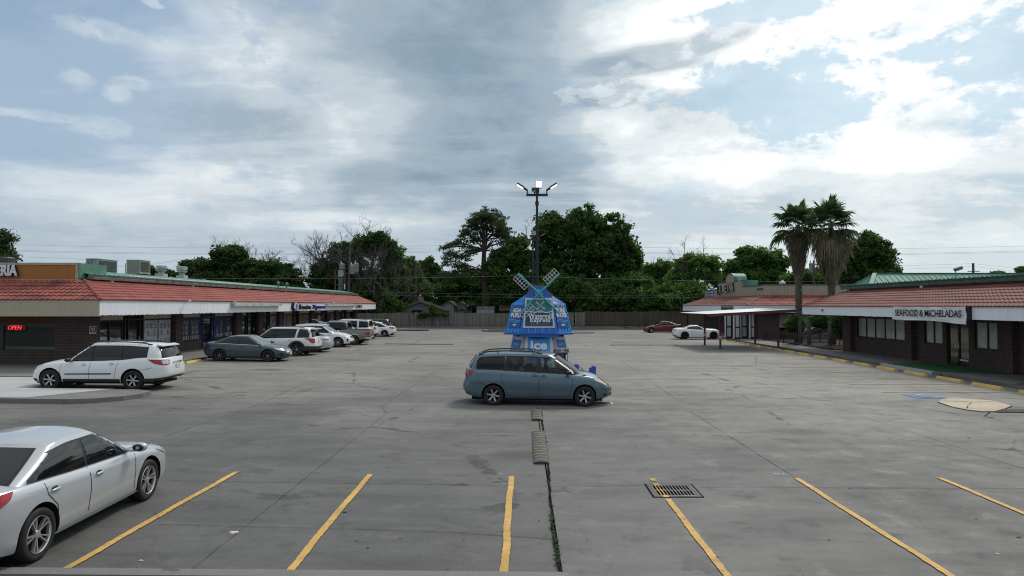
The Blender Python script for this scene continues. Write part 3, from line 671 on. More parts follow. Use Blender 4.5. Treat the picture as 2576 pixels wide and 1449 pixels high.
    def cab(s, ux, uy, k):
        xr, xf = s.cabx(k); xc = (xr+xf)/2; hl = (xf-xr)/2; x = xc+ux*hl
        bow = s.sp.get('bow', .14)*(uy*uy)*max(0, ux)**6; bowr = s.sp.get('bowr', .10)*(uy*uy)*max(0, -ux)**6
        x = x-bow+bowr
        return Vector((x, uy*s.cabw(k), s.cabz(x, abs(uy), k)))
    def cside(s, x, z, off=.008):
        k = .5
        for _ in range(8):
            w0 = s.cabz(x, .95, 0); w1 = s.cabz(x, .95, 1); k = (z-w0)/(w1-w0)
        k = min(1, max(0, k)); xr, xf = s.cabx(k); xc = (xr+xf)/2; hl = (xf-xr)/2; sh = 0.0
        for _ in range(4):
            ux = min(1, max(-1, (x-sh-xc)/hl)); uy = (1-abs(ux)**14)**(1/5.); sh = -s.sp.get('bow', .14)*uy*uy*max(0, ux)**6+s.sp.get('bowr', .10)*uy*uy*max(0, -ux)**6
        return Vector((x, uy*s.cabw(k)+off, z))
    def cend(s, front, uy, k, off=.008):
        ux = (1-abs(uy)**5)**(1/14.)*(1 if front else -1); p = s.cab(ux, uy, k)
        e = .01; q = s.cab(ux, uy, k+e)-s.cab(ux, uy, k-e); n = Vector((q.z, 0, -q.x)); n = n.normalized()*(1 if q.z > 0 else -1)
        if not front: n = -n if n.x > 0 else n
        if n.z < 0: n = -n
        return p+n*off
def tri(poly, f, step=.08):
    """fill a 2D polygon with a fine triangulation and map it through f"""
    pts = []
    n = len(poly)
    for i in range(n):
        a, b = Vector(poly[i]), Vector(poly[(i+1) % n]); m = max(1, int((b-a).length/step))
        for j in range(m): pts.append(a+(b-a)*j/m)
    x0 = min(p.x for p in pts); x1 = max(p.x for p in pts); y0 = min(p.y for p in pts); y1 = max(p.y for p in pts)
    E = [(i, (i+1) % len(pts)) for i in range(len(pts))]; nb = len(pts); P = list(pts)
    def inside(p):
        c = False; j = nb-1
        for i in range(nb):
            a, b = pts[i], pts[j]
            if (a.y > p.y) != (b.y > p.y) and p.x < (b.x-a.x)*(p.y-a.y)/(b.y-a.y)+a.x: c = not c
            j = i
        return c
    gx = x0+step/2
    while gx < x1:
        gy = y0+step/2
        while gy < y1:
            p = Vector((gx, gy))
            if inside(p) and min((p-q).length for q in pts) > step*.45: P.append(p)
            gy += step
        gx += step
    vs, es, fs, *_ = delaunay_2d_cdt(P, E, [list(range(nb))], 1, 1e-6)
    mb = MB(); mb.add([f(v.x, v.y) for v in vs], [tuple(t) for t in fs]); return mb
def ribbon(pts, w, f):
    mb = MB(); P = [Vector(p) for p in pts]; Q = []
    for i in range(len(P)-1):
        m = max(1, int((P[i+1]-P[i]).length/.07))
        for j in range(m): Q.append(P[i]+(P[i+1]-P[i])*j/m)
    Q.append(P[-1]); vs = []
    for i, q in enumerate(Q):
        d = (Q[min(i+1, len(Q)-1)]-Q[max(i-1, 0)]).normalized(); n = Vector((-d.y, d.x))*w/2
        vs += [f(*(q+n)), f(*(q-n))]
    mb.add(vs, [(2*i, 2*i+1, 2*i+3, 2*i+2) for i in range(len(Q)-1)]); return mb
def mirror(mb):
    r = MB(); r.v = [(x, -y, z) for x, y, z in mb.v]; r.f = [f[::-1] for f in mb.f]; r.mi = list(mb.mi); return r
def both(mb): return join(mb, mirror(mb))
def boolean(me, cutter, mats):
    o = bpy.data.objects.new('b', me); c = bpy.data.objects.new('c', cutter); COL.objects.link(o); COL.objects.link(c)
    md = o.modifiers.new('b', 'BOOLEAN'); md.operation = 'DIFFERENCE'; md.object = c; md.solver = 'EXACT'
    dg = bpy.context.evaluated_depsgraph_get(); r = bpy.data.meshes.new_from_object(o.evaluated_get(dg))
    bpy.data.objects.remove(o); bpy.data.objects.remove(c); return r
def make_rim(style, r, w, m_rim, m_in):
    """rim at the origin, facing +Y; r = rim radius"""
    mb = MB(); n = 32; mb.cur = 0
    mb.lathe([(r*.985, -.01), (r, .0), (r*.98, .010), (r*.955, .0), (r*.94, -.02), (r*.93, -.05)], axis='Y', n=n)
    mb.cur = 1
    mb.lathe([(r*.94, -.03), (r*.90, -w*.6), (0.001, -w*.55)], axis='Y', n=n)
    mb.cur = 0
    cnt, k0, k1, twin = {'six': (6, .13, .135, 0), 'ten': (10, .07, .05, 0), 'five2': (5, .042, .045, .18), 'seven': (7, .075, .055, 0),
                         'five': (5, .13, .12, 0), 'six2': (6, .07, .05, .13), 'steel': (5, .16, .12, 0)}[style]
    for i in range(cnt):
        for sg in ((-1, 1) if twin else (0,)):
            t0 = 2*math.pi*i/cnt+.3; t1 = t0+sg*twin; ta = t0+sg*twin*.35
            p0 = Vector((math.cos(ta)*r*.16, -.028, math.sin(ta)*r*.16)); p1 = Vector((math.cos(t1)*r*.93, -.006, math.sin(t1)*r*.93))
            d = (p1-p0).normalized(); s_ = Vector((-d.z, 0, d.x)).normalized()
            a, b = r*k0, r*k1; dep = Vector((0, -.03, 0)); fr = Vector((0, .008, 0))
            v = [p0-s_*a+dep, p0+s_*a+dep, p1+s_*b+dep, p1-s_*b+dep, p0-s_*a*.7+fr, p0+s_*a*.7+fr, p1+s_*b*.75+fr, p1-s_*b*.75+fr]
            mb.add(v, [(4, 5, 6, 7), (0, 4, 7, 3), (1, 2, 6, 5), (0, 1, 5, 4), (3, 7, 6, 2)])
    mb.lathe([(r*.24, -.045), (r*.22, -.012), (r*.12, -.004), (.001, 0)], axis='Y', n=16)
    mb.cur = 1
    if style in ('six', 'five', 'steel'):
        for i in range(5):
            t = 2*math.pi*i/5; c = (math.cos(t)*r*.17, 0, math.sin(t)*r*.17)
            mb.lathe([(r*.035, -.01), (r*.035, .004), (.001, .004)], c=c, axis='Y', n=8)
    me = mb.mesh('rim', [m_rim, m_in]); fixn(me); me.polygons.foreach_set('use_smooth', [True]*len(me.polygons)); me.set_sharp_from_angle(angle=R(35)); return me
def make_tyre(r, w, rr):
    h = w/2
    prof = [(rr*.97, -h*.8), (rr*1.06, -h*.98), (r*.90, -h*1.03), (r*.965, -h*.92), (r*.995, -h*.7), (r, -h*.35), (r, h*.35), (r*.995, h*.7), (r*.965, h*.92), (r*.90, h*1.03), (rr*1.06, h*.98), (rr*.97, h*.8)]
    mb = MB(); mb.lathe(prof, axis='Y', n=40, close=True); me = mb.mesh('tyre', M_TYRE); fixn(me)
    me.polygons.foreach_set('use_smooth', [True]*len(me.polygons)); me.set_sharp_from_angle(angle=R(50)); return me
def car(sp, name, label, cat, pos, heading, group=None):
    """pos: ground point under the middle of the car; heading: direction of the nose (degrees from +X)"""
    S = Shape(sp); P = sp['paint']; root = thing(name, label, cat, pos, R(heading), group)
    root.rotation_euler = (0, 0, R(heading))
    root.rotation_euler = (Matrix.Rotation(math.atan(.012) if pos[0] < 1 else 0, 3, 'Y') @ Matrix.Rotation(R(heading), 3, 'Z')).to_euler()
    # lower body
    VL = [0, .03, .08, .15, .25, .35, .45, .55, .64, .72, .79, .85, .90, .94, .97, .99, 1]
    n = 60; ds = [S.tot*(.5-.5*math.cos(math.pi*i/n)) for i in range(n+1)]; ds = [.35*a+.65*S.tot*i/n for i, a in enumerate(ds)]
    mb = MB(); m = 2*n; half = n+1
    def ring(fn):
        o = len(mb.v)
        for i in range(n+1): mb.v.append(tuple(fn(i, 1)))
        for i in range(n-1, 0, -1): mb.v.append(tuple(fn(i, -1)))
        return o
    rings = []
    for v in VL:
        rings.append(ring(lambda i, sg: Vector((1, sg, 1))*0+Vector((S.bv(ds[i], v).x, sg*S.bv(ds[i], v).y, S.bv(ds[i], v).z))))
    tops = [S.bv(d, 1) for d in ds]
    ztop0 = [S.zs(S.plan(d)[0]) for d in ds]
    for q in (.97, .9, .78, .6, .4, .2):
        def fn(i, sg):
            t = tops[i]; y = t.y*q; x = t.x-(.0 if abs(t.x) < .8*S.a else (1-q)*.02*math.copysign(1, t.x))
            w = S.W*SEC(1); c0 = S.crown*(1-min(1, (t.y/SEC(1)/S.W))**2); c1 = S.crown*(1-(y/w)**2*.999)
            extra = (c1-c0)
            return (x, sg*y, t.z+extra+.018*(1-q**6)*min(1, t.y/w*1.5))
        rings.append(ring(fn))
    for a, b in zip(rings, rings[1:]):
        for i in range(m): mb.face((a+(i+1) % m, a+i, b+i, b+(i+1) % m))
    a = rings[-1]
    for i in range(n-1):
        j, k = (m-i) % m, (m-i-1) % m
        if i == 0: mb.face((a, a+1, a+m-1)[::-1])
        elif i+1 <= n-1: mb.face((a+i, a+i+1, a+m-i-1, a+m-i)[::-1])
    mb.face((a+n-1, a+n, a+n+1)[::-1])
    mb.face([rings[0]+i for i in range(m)])
    me = mb.mesh('body', [P, M_DARK]); bm = bmesh.new(); bm.from_mesh(me); bmesh.ops.remove_doubles(bm, verts=bm.verts, dist=1e-4)
    bmesh.ops.recalc_face_normals(bm, faces=bm.faces); bm.to_mesh(me); bm.free()
    # wheel arches (and a bed for the pickup)
    fx, rx = sp['axles']; wr = sp['r']; ar = wr+sp.get('gap', .055); cut = MB(); cut.cur = 1
    for ax in (fx, rx):
        for sg in (1, -1):
            c = MB(); c.cur = 1
            y0, y1 = (S.W-.36)*sg, (S.W+.2)*sg
            c.lathe([(ar*1.0, y0), (ar*1.0, y1)], c=(ax, 0, wr+.01), axis='Y', n=40)
            c.face(range(40)); c.face(range(40, 80)); cut = join(cut, c)
    cm = fixn(cut.mesh('c', [P, M_DARK]))
    me = boolean(me, cm, None)
    if 'bed' in sp:
        x0, x1, zb_ = sp['bed']; c = MB(); c.cur = 1; c.box(x0, x1, -S.W*.80, S.W*.80, zb_, 2.0); me = boolean(me, fixn(c.mesh('c', [P, M_DARK])), None)
    # cabin
    KS = [0, .12, .3, .5, .7, .85, .94, 1.0]; N = 26; out = []
    for i in range(N*2+1):
        t = math.pi*i/(2*N)-math.pi/2; ux = math.copysign(abs(math.sin(t))**(2/14.), math.sin(t)); uy = abs(math.cos(t))**(2/5.); out.append((ux, uy))
    # spread points along the flat flanks
    xs = [-1+2*i/24 for i in range(1, 24)]; out = sorted(set([(round(a, 6), round(b, 6)) for a, b in out]+[(x, round((1-abs(x)**14)**.2, 6)) for x in xs]), key=lambda p: (p[0], p[1] if p[0] < 0 else -p[1]))
    out[0] = (-1, 0); out[-1] = (1, 0)
    def cabin(scale_y=1.0, inset=0.0, kext=0.0, ktop=1.0):
        c = MB(); rr = []; mm = len(out)
        def rg(k, q, dz=0):
            o = len(c.v)
            L_ = [(ux, uy, 1) for ux, uy in out]+[(ux, uy, -1) for ux, uy in out[-2:0:-1]]
            for ux, uy, sg in L_:
                p = S.cab(ux*(1-inset), uy*scale_y, k)
                z = p.z
                if q < 1: z = p.z+S.sp.get('rcrown', .045)*((uy)**2-(uy*q)**2)*scale_y+.02*(1-q**6)*uy
                c.v.append((p.x, sg*p.y*q, z+dz))
            return o, len(L_)
        ks = [kext]+KS[1:-1]+[ktop] if kext or ktop != 1 else KS
        for k in ks: rr.append(rg(k, 1))
        for q in (.96, .88, .7, .45, .2): rr.append(rg(ktop, q))
        L_ = rr[0][1]
        for (a, _), (b, _) in zip(rr, rr[1:]):
            for i in range(L_): c.face((a+(i+1) % L_, a+i, b+i, b+(i+1) % L_))
        a = rr[-1][0]; h = mm-1
        for i in range(h):
            if i == 0: c.face((a, a+1, a+L_-1)[::-1])
            elif i == h-1: c.face((a+h-1, a+h, a+h+1)[::-1])
            else: c.face((a+i, a+i+1, a+L_-i-1, a+L_-i)[::-1])
        c.face([rr[0][0]+i for i in range(L_)]); return c
    cme = fixn(cabin().mesh('cabin', [P, M_DARK]))
    xr0, xf0 = S.cabx(0); zrmax = lambda x: S.zr(x)
    fi, ri, ti, bi = sp.get('dlo', (.14, .14, .07, .03))
    def frontline(x, ins):   # height of the windscreen line at x, pulled back by ins
        lo, hi = 0, 1
        for _ in range(20):
            k = (lo+hi)/2
            if S.cabx(k)[1]-ins > x: lo = k
            else: hi = k
        return S.cabz(x, .95, lo) if lo > .001 else -1
    def rearline(x, ins):
        lo, hi = 0, 1
        for _ in range(20):
            k = (lo+hi)/2
            if S.cabx(k)[0]+ins < x: lo = k
            else: hi = k
        return S.cabz(x, .95, lo) if lo > .001 else -1
    def pane(x0, x1, f_, r_, t_, b_):
        bev = sp.get('kick', [])
        xs_ = [x0+(x1-x0)*i/24 for i in range(25)]; lo, hi = [], []
        for x in xs_:
            zl = S.zs(x)+b_+(sp['kickf'](x) if 'kickf' in sp else 0); zh = S.zr(x)-t_
            if frontline(x, f_) < zh and x > S.cb[2]-.3: zh = frontline(x, f_)
            if rearline(x, r_) < zh and x < S.cb[1]+.3+r_: zh = rearline(x, r_)
            if zh > zl+.012: lo.append((x, zl)); hi.append((x, zh))
        return lo+hi[::-1]
    x0, x1 = sp['glass']
    dlo = pane(x0-.03, x1+.03, fi*.6, ri*.6, ti*.7, bi*.4)
    hollow = sp.get('hollow')
    wins = []
    pill = sp['pillars']; edges = [x0]+[e for p_ in pill for e in (p_-.035, p_+.035)]+[x1]
    for i in range(0, len(edges), 2): wins.append(pane(edges[i], edges[i+1], fi, ri, ti, bi))
    wk = sp.get('wind', (.90, .05, .95)); rk = sp.get('rearg', (.84, .10, .92))
    def endpoly(w, k0, k1, taper=.96): return [(-w, k0), (w, k0), (w*taper, k1), (-w*taper, k1)]
    if hollow:
        inner = fixn(cabin(.93, .035, -.25, .965).mesh('i', [P, M_DARK])); cme = boolean(cme, inner, None)
        c = MB()
        for w in wins:
            n_ = len(w); c.add([(x, -3, z) for x, z in w]+[(x, 3, z) for x, z in w], [tuple(range(n_)), tuple(range(2*n_-1, n_-1, -1))]+[((i+1) % n_, i, n_+i, n_+(i+1) % n_) for i in range(n_)])
        cme = boolean(cme, fixn(c.mesh('c', [P, M_DARK])), None)
        pts = [S.cend(True, u, k) for u, k in endpoly(*wk)]; c = MB(); d = Vector((1, 0, .6)); c.add([p-d*.3 for p in pts]+[p+d for p in pts], [(3, 2, 1, 0), (4, 5, 6, 7), (0, 1, 5, 4), (1, 2, 6, 5), (2, 3, 7, 6), (3, 0, 4, 7)])
        cme = boolean(cme, fixn(c.mesh('c', [P, M_DARK])), None)
        bm = bmesh.new(); bm.from_mesh(me)      # open the body below the cabin
        dl = [f for f in bm.faces if f.normal.z > .5 and f.calc_center_median().z > .6 and xr0+.25 < f.calc_center_median().x < xf0-.35 and abs(f.calc_center_median().y) < S.W*.80]
        bmesh.ops.delete(bm, geom=dl, context='FACES'); bm.to_mesh(me); bm.free()
    bm = bmesh.new(); bm.from_mesh(me); bm.from_mesh(cme); bm.to_mesh(me); bm.free()
    me.name = 'body'
    me.polygons.foreach_set('use_smooth', [True]*len(me.polygons)); me.set_sharp_from_angle(angle=R(38))
    body = obj('body', me, root)
    glass = sp.get('glassmat', M_GLASS)
    f = lambda x, z: S.cside(x, z, .006); g = lambda x, z: S.cside(x, z, .011)
    if not hollow:
        t_ = tri(dlo, f); part('window_surround', t_, M_BLACK, root, smooth=True); part('window_surround', mirror(t_), M_BLACK, root, smooth=True)
    else:
        t_ = MB()
        for w in wins: t_ = join(t_, ribbon(w+[w[0]], .035, f))
        part('window_surround', t_, M_BLACK, root, smooth=True); part('window_surround', mirror(t_), M_BLACK, root, smooth=True)
    for i, w in enumerate(wins):
        if len(w) < 4: continue
        for sg in (1, -1):
            gm = glass[i] if isinstance(glass, (list, tuple)) else glass
            t_ = tri(w, g if not hollow else (lambda x, z: S.cside(x, z, -.012))); part('side_window', t_ if sg > 0 else mirror(t_), gm, root, smooth=True)
    gw = sp.get('windmat', glass if not isinstance(glass, (list, tuple)) else glass[-1])
    if not hollow:
        part('window_frame', tri(endpoly(wk[0]+.04, wk[1]-.05, min(1, wk[2]+.03)), lambda u, k: S.cend(True, u, k, .004), .12), M_BLACK, root, smooth=True); part('window_frame', tri(endpoly(rk[0]+.04, max(rk[1]-.05, .01), rk[2]+.03, .95), lambda u, k: S.cend(False, u, k, .004), .12), M_BLACK, root, smooth=True)
    part('windscreen', tri(endpoly(*wk), lambda u, k: S.cend(True, u, k, .009 if not hollow else -.005), .12), gw, root, smooth=True)
    part('rear_window', tri(endpoly(*rk), lambda u, k: S.cend(False, u, k, .009), .12), M_GLASS, root, smooth=True)
    if 'chromeline' in sp:
        lo = pane(x0, x1, fi, ri, ti, bi); lo = [p for p in lo[:len(lo)//2]]
        part('chrome_strip', both(ribbon([(x, z-.012) for x, z in lo], .02, lambda x, z: S.cside(x, z, .014))), M_CHROME, root)
    # wheels
    w = sp.get('tw', .225); rr = wr*sp.get('rim', .68); tm = make_tyre(wr, w, rr); rm = make_rim(sp['style'], rr, w, sp.get('rimmat', M_ALLOY), M_DARK)
    for ax in (fx, rx):
        for sg in (1, -1):
            e = bpy.data.objects.new('wheel', None); e.empty_display_size = .1; COL.objects.link(e); e.parent = root; e.location = (ax, sg*(S.W-.015-w/2), wr)
            if sg < 0: e.rotation_euler = (0, 0, math.pi)
            e2 = (ax*1.7) % 1.3
            obj('tyre', tm, e); r_ = obj('rim', rm, e); r_.location = (0, w/2-.012, 0); r_.rotation_euler = (0, e2, 0)
    # seams
    seams = MB(); sf = lambda x, z: S.spot('S', x, z, .004)
    for s_ in sp.get('seams', []):
        seams = ribbon(s_, .012, sf); part('panel_gap', seams, M_GAP, root); part('panel_gap', mirror(seams), M_GAP, root)
    for s_ in sp.get('topseams', []):
        wS = S.W*SEC(1); tops_ = (ribbon(s_, .012, lambda x, y: Vector((x, y, S.zs(x)+S.crown*(1-(y/wS)**2)+.018*(1-(abs(y)/wS)**6)+.006))))
        part('panel_gap', both(tops_), M_GAP, root)
    # lamps, grilles, trims: (name, mode, both sides?, polygon, material, offset)
    for nm, mode, bs, poly, mt, off in sp.get('panels', []):
        if mode == 'T': fn = lambda u, z: S.cside(u, z, off)
        elif mode == 'C': fn = lambda u, k: S.cend(False, u, k, off)
        else: fn = lambda u, z: S.spot(mode, u, z, off)
        t_ = tri(poly, fn, .06)
        if bs:
            part(nm, t_, mt, root, smooth=True); part(nm, mirror(t_), mt, root, smooth=True)
        else: part(nm, t_, mt, root, smooth=True)
    for hx, hz in sp.get('handles', []):
        for sg in (1, -1):
            p = S.spot('S', hx, hz, .022); mb = MB(); mb.ell((p.x, p.y, p.z), .105, .018, .02, 12, 7); q = S.spot('S', hx, hz, .002)
            h = mb if sg > 0 else mirror(mb)
            part('door_handle', h, sp.get('handlemat', P), root, smooth=True)
            c = MB(); c.ell((q.x, q.y-.004, q.z+.012), .07, .012, .035, 12, 7); part('handle_recess', c if sg > 0 else mirror(c), M_GAP, root, smooth=True)
    # mirrors
    mx_, mz = sp['mirror']
    for sg in (1, -1):
        mb = MB(); y = S.W+.11
        mb.ell((mx_, y, mz), .075, .115, .075, 14, 9); mb.v = [(a-(.035 if a < mx_-.03 else 0)*0+max(0, a-mx_)*.6, b, c) for a, b, c in mb.v]
        mb.obox((mx_-.01, S.W-.02, mz-.05), (1, 0, 0), (0, 1, 0), (0, 0, 1), .03, .08, .015)
        mm_ = part('mirror', mb if sg > 0 else mirror(mb), sp.get('mirmat', P), root, smooth=True)
        gl = MB(); gl.ell((mx_-.052, y, mz), .02, .09, .055, 12, 7); part('mirror_glass', gl if sg > 0 else mirror(gl), M_GLASS, mm_, smooth=True)
    if 'rack' in sp:
        x0_, x1_, yk, hz = sp['rack']; mt = sp.get('rackmat', M_BLACK)
        for sg in (1, -1):
            pts = []
            for i in range(15):
                t = i/14; x = x0_+(x1_-x0_)*t; zz = S.zr(x)+.03+hz*math.sin(math.pi*min(1, max(0, min(t, 1-t)*6))/2); pts.append((x, sg*S.Wr*yk, zz))
            mb = MB(); mb.tube(pts, .022, 8)
            for t in (0.02, .98): x = x0_+(x1_-x0_)*t; mb.obox((x, sg*S.Wr*yk, S.zr(x)+.02), (1, 0, 0), (0, 1, 0), (0, 0, 1), .08, .022, .03)
            part('roof_rail', mb, mt, root, smooth=True)
        for cx in sp.get('crossbars', []):
            mb = MB(); mb.tube([(cx, -S.Wr*yk, S.zr(cx)+hz+.02), (cx, 0, S.zr(cx)+hz+.04), (cx, S.Wr*yk, S.zr(cx)+hz+.02)], .02, 8); part('crossbar', mb, mt, root, smooth=True)
    if 'spoiler' in sp:
        x, z, d = sp['spoiler']; ww = S.Wr*.95; mb = MB()
        mb.add([(x, -ww, z), (x, ww, z), (x-d, ww*.93, z-.05), (x-d, -ww*.93, z-.05), (x, -ww, z-.06), (x, ww, z-.06), (x-d, ww*.93, z-.075), (x-d, -ww*.93, z-.075)], [(0, 1, 2, 3), (7, 6, 5, 4), (0, 3, 7, 4), (1, 5, 6, 2), (2, 6, 7, 3), (0, 4, 5, 1)])
        part('spoiler', mb, P, root, fix=True)
    # underside
    mb = MB(); mb.box(-S.a*.86, S.a*.86, -S.W*.72, S.W*.72, S.z0-.07, S.z0+.02); part('underbody', mb, M_DARK, root)
    if sp.get('plate_r'):
        p = S.spot('R', 0, sp['plate_r'], .02); mb = MB(); mb.box(p.x-.008, p.x+.004, -.155, .155, p.z-.075, p.z+.075); part('licence_plate', mb, M_PLATE, root)
    if sp.get('plate_f'):
        p = S.spot('F', 0, sp['plate_f'], .02); mb = MB(); mb.box(p.x-.004, p.x+.008, -.155, .155, p.z-.075, p.z+.075); part('licence_plate', mb, M_PLATE, root)
    return root, S
def arcband(cx, cz, r0, r1, a0=-8, a1=188, n=22):
    o = [(cx+r1*math.cos(R(a0+(a1-a0)*i/n)), cz+r1*math.sin(R(a0+(a1-a0)*i/n))) for i in range(n+1)]
    i_ = [(cx+r0*math.cos(R(a0+(a1-a0)*i/n)), cz+r0*math.sin(R(a0+(a1-a0)*i/n))) for i in range(n, -1, -1)]
    return o+i_
# ------------------------------------------------------------------ the cars of the photograph
def sedan(L=4.65, W=1.78, H=1.45, **k):
    a = L/2
    d = dict(L=L, W=W, r=.325, axles=(a-.93, a-.93-2.72), sill=.21,
             belt=[(-a, .93), (-a+.35, 1.0), (-a+1.0, .985), (-.5, .945), (.4, .91), (a-1.25, .865), (a-.7, .79), (a-.25, .70), (a, .62)],
             roof=[(-a+.4, H-.13), (-1.0, H-.10), (-.4, H-.045), (.1, H-.045), (.5, H-.075), (1.2, H-.12)],
             cab=(-a+.48, -a+1.42, .32, a-1.10), glass=(-a+.82, a-1.25), pillars=[-.22], dlo=(.17, .26, .075, .03),
             mirror=(a-1.50, 1.0), style='five2', crown=.075, ri=0,
             seams=[[(-.23, .93), (-.25, .6), (-.28, .33)], [(a-1.33, .86), (a-1.38, .7), (a-1.40, .33)], [(-1.18, .95), (-1.16, .80), (-.98, .62), (-.92, .34)]],
             handles=[(-.05+.02, .80), (-1.02, .83)], topseams=[[(a-1.05, .0), (a-1.10, .35), (a-1.28, .68), (a-.5, .66), (a-.22, .5)], [(-a+.50, 0), (-a+.52, .6), (-a+.2, .58)]])
    d.update(k); return d
def suv(L=4.9, W=1.95, H=1.75, **k):
    a = L/2
    d = dict(L=L, W=W, r=.375, axles=(a-.93, a-.93-2.9), sill=.27, gap=.065,
             belt=[(-a, 1.12), (-a+.5, 1.13), (-.8, 1.10), (.4, 1.06), (a-1.3, 1.04), (a-.8, .98), (a-.3, .86), (a, .76)],
             roof=[(-a+.2, H-.12), (-a+.8, H-.06), (-.6, H-.04), (.2, H-.05), (a-1.9, H-.10), (a-1.2, H-.15)],
             cab=(-a+.10, -a+.42, a-2.05, a-1.22), glass=(-a+.42, a-1.45), pillars=[-1.1, .02], dlo=(.16, .26, .085, .035), wr_k=.72,
             mirror=(a-1.62, 1.17), style='five2', crown=.07, nr=14.0, mr=3.6, bowr=.07, rearg=(.82, .12, .88),
             fr=[(0, -.12), (.2, -.01), (.45, .0), (.75, -.03), (1, -.08)],
             seams=[[(.02, 1.05), (0, .7), (.02, .40)], [(a-1.50, 1.03), (a-1.54, .8), (a-1.50, .40)], [(-1.1, 1.1), (-1.05, .85), (-.85, .6), (-.82, .40)]],
             handles=[(.2, .93), (-.92, .96)], topseams=[[(a-1.2, 0), (a-1.25, .5), (a-1.38, .76), (a-.5, .72), (a-.2, .5)]])
    d.update(k); return d
P_WHITE = paint('white', (.80, .815, .83)); P_SILVER = paint('silver', (.50, .53, .56), .35, .32); P_STEEL = paint('steel_blue', (.090, .148, .187), .45, .35)
P_NAVY = paint('slate_blue', (.035, .062, .085), .3, .35); P_TAN = paint('pewter', (.20, .185, .165), .35, .38); P_RED = paint('dark_red', (.13, .008, .014), .15, .3)
P_BLK = paint('black', (.012, .012, .014)); P_MAROON = paint('dark_plum', (.03, .014, .018), .2, .3)
# a see-through tinted glass for the van
def mat_seeglass(name, tint, gloss=.5):
    m = bpy.data.materials.new(name); m.use_nodes = True; T = NT(m.node_tree); T.n.clear(); o = T.n.new('ShaderNodeOutputMaterial')
    t = T.n.new('ShaderNodeBsdfTransparent'); t.inputs[0].default_value = (*tint, 1); g = T.n.new('ShaderNodeBsdfGlossy'); g.inputs['Roughness'].default_value = .02
    fr = T.n.new('ShaderNodeFresnel'); fr.inputs[0].default_value = 1.5; mx = T.n.new('ShaderNodeMixShader'); T.l.new(T.m('MULTIPLY', fr.outputs[0], 1.0, clamp=True), mx.inputs[0])
    T.l.new(t.outputs[0], mx.inputs[1]); T.l.new(g.outputs[0], mx.inputs[2]); T.l.new(mx.outputs[0], o.inputs[0]); return m
G_PRIV = mat_seeglass('privacy_glass', (.10, .11, .115)); G_MID = mat_seeglass('tinted_window_glass', (.38, .41, .42)); G_CLR = mat_seeglass('clear_window_glass', (.62, .68, .66))
G_FRONT = mat('grey_windscreen', (.16, .20, .21), .04, spec=.7, coat=.5)
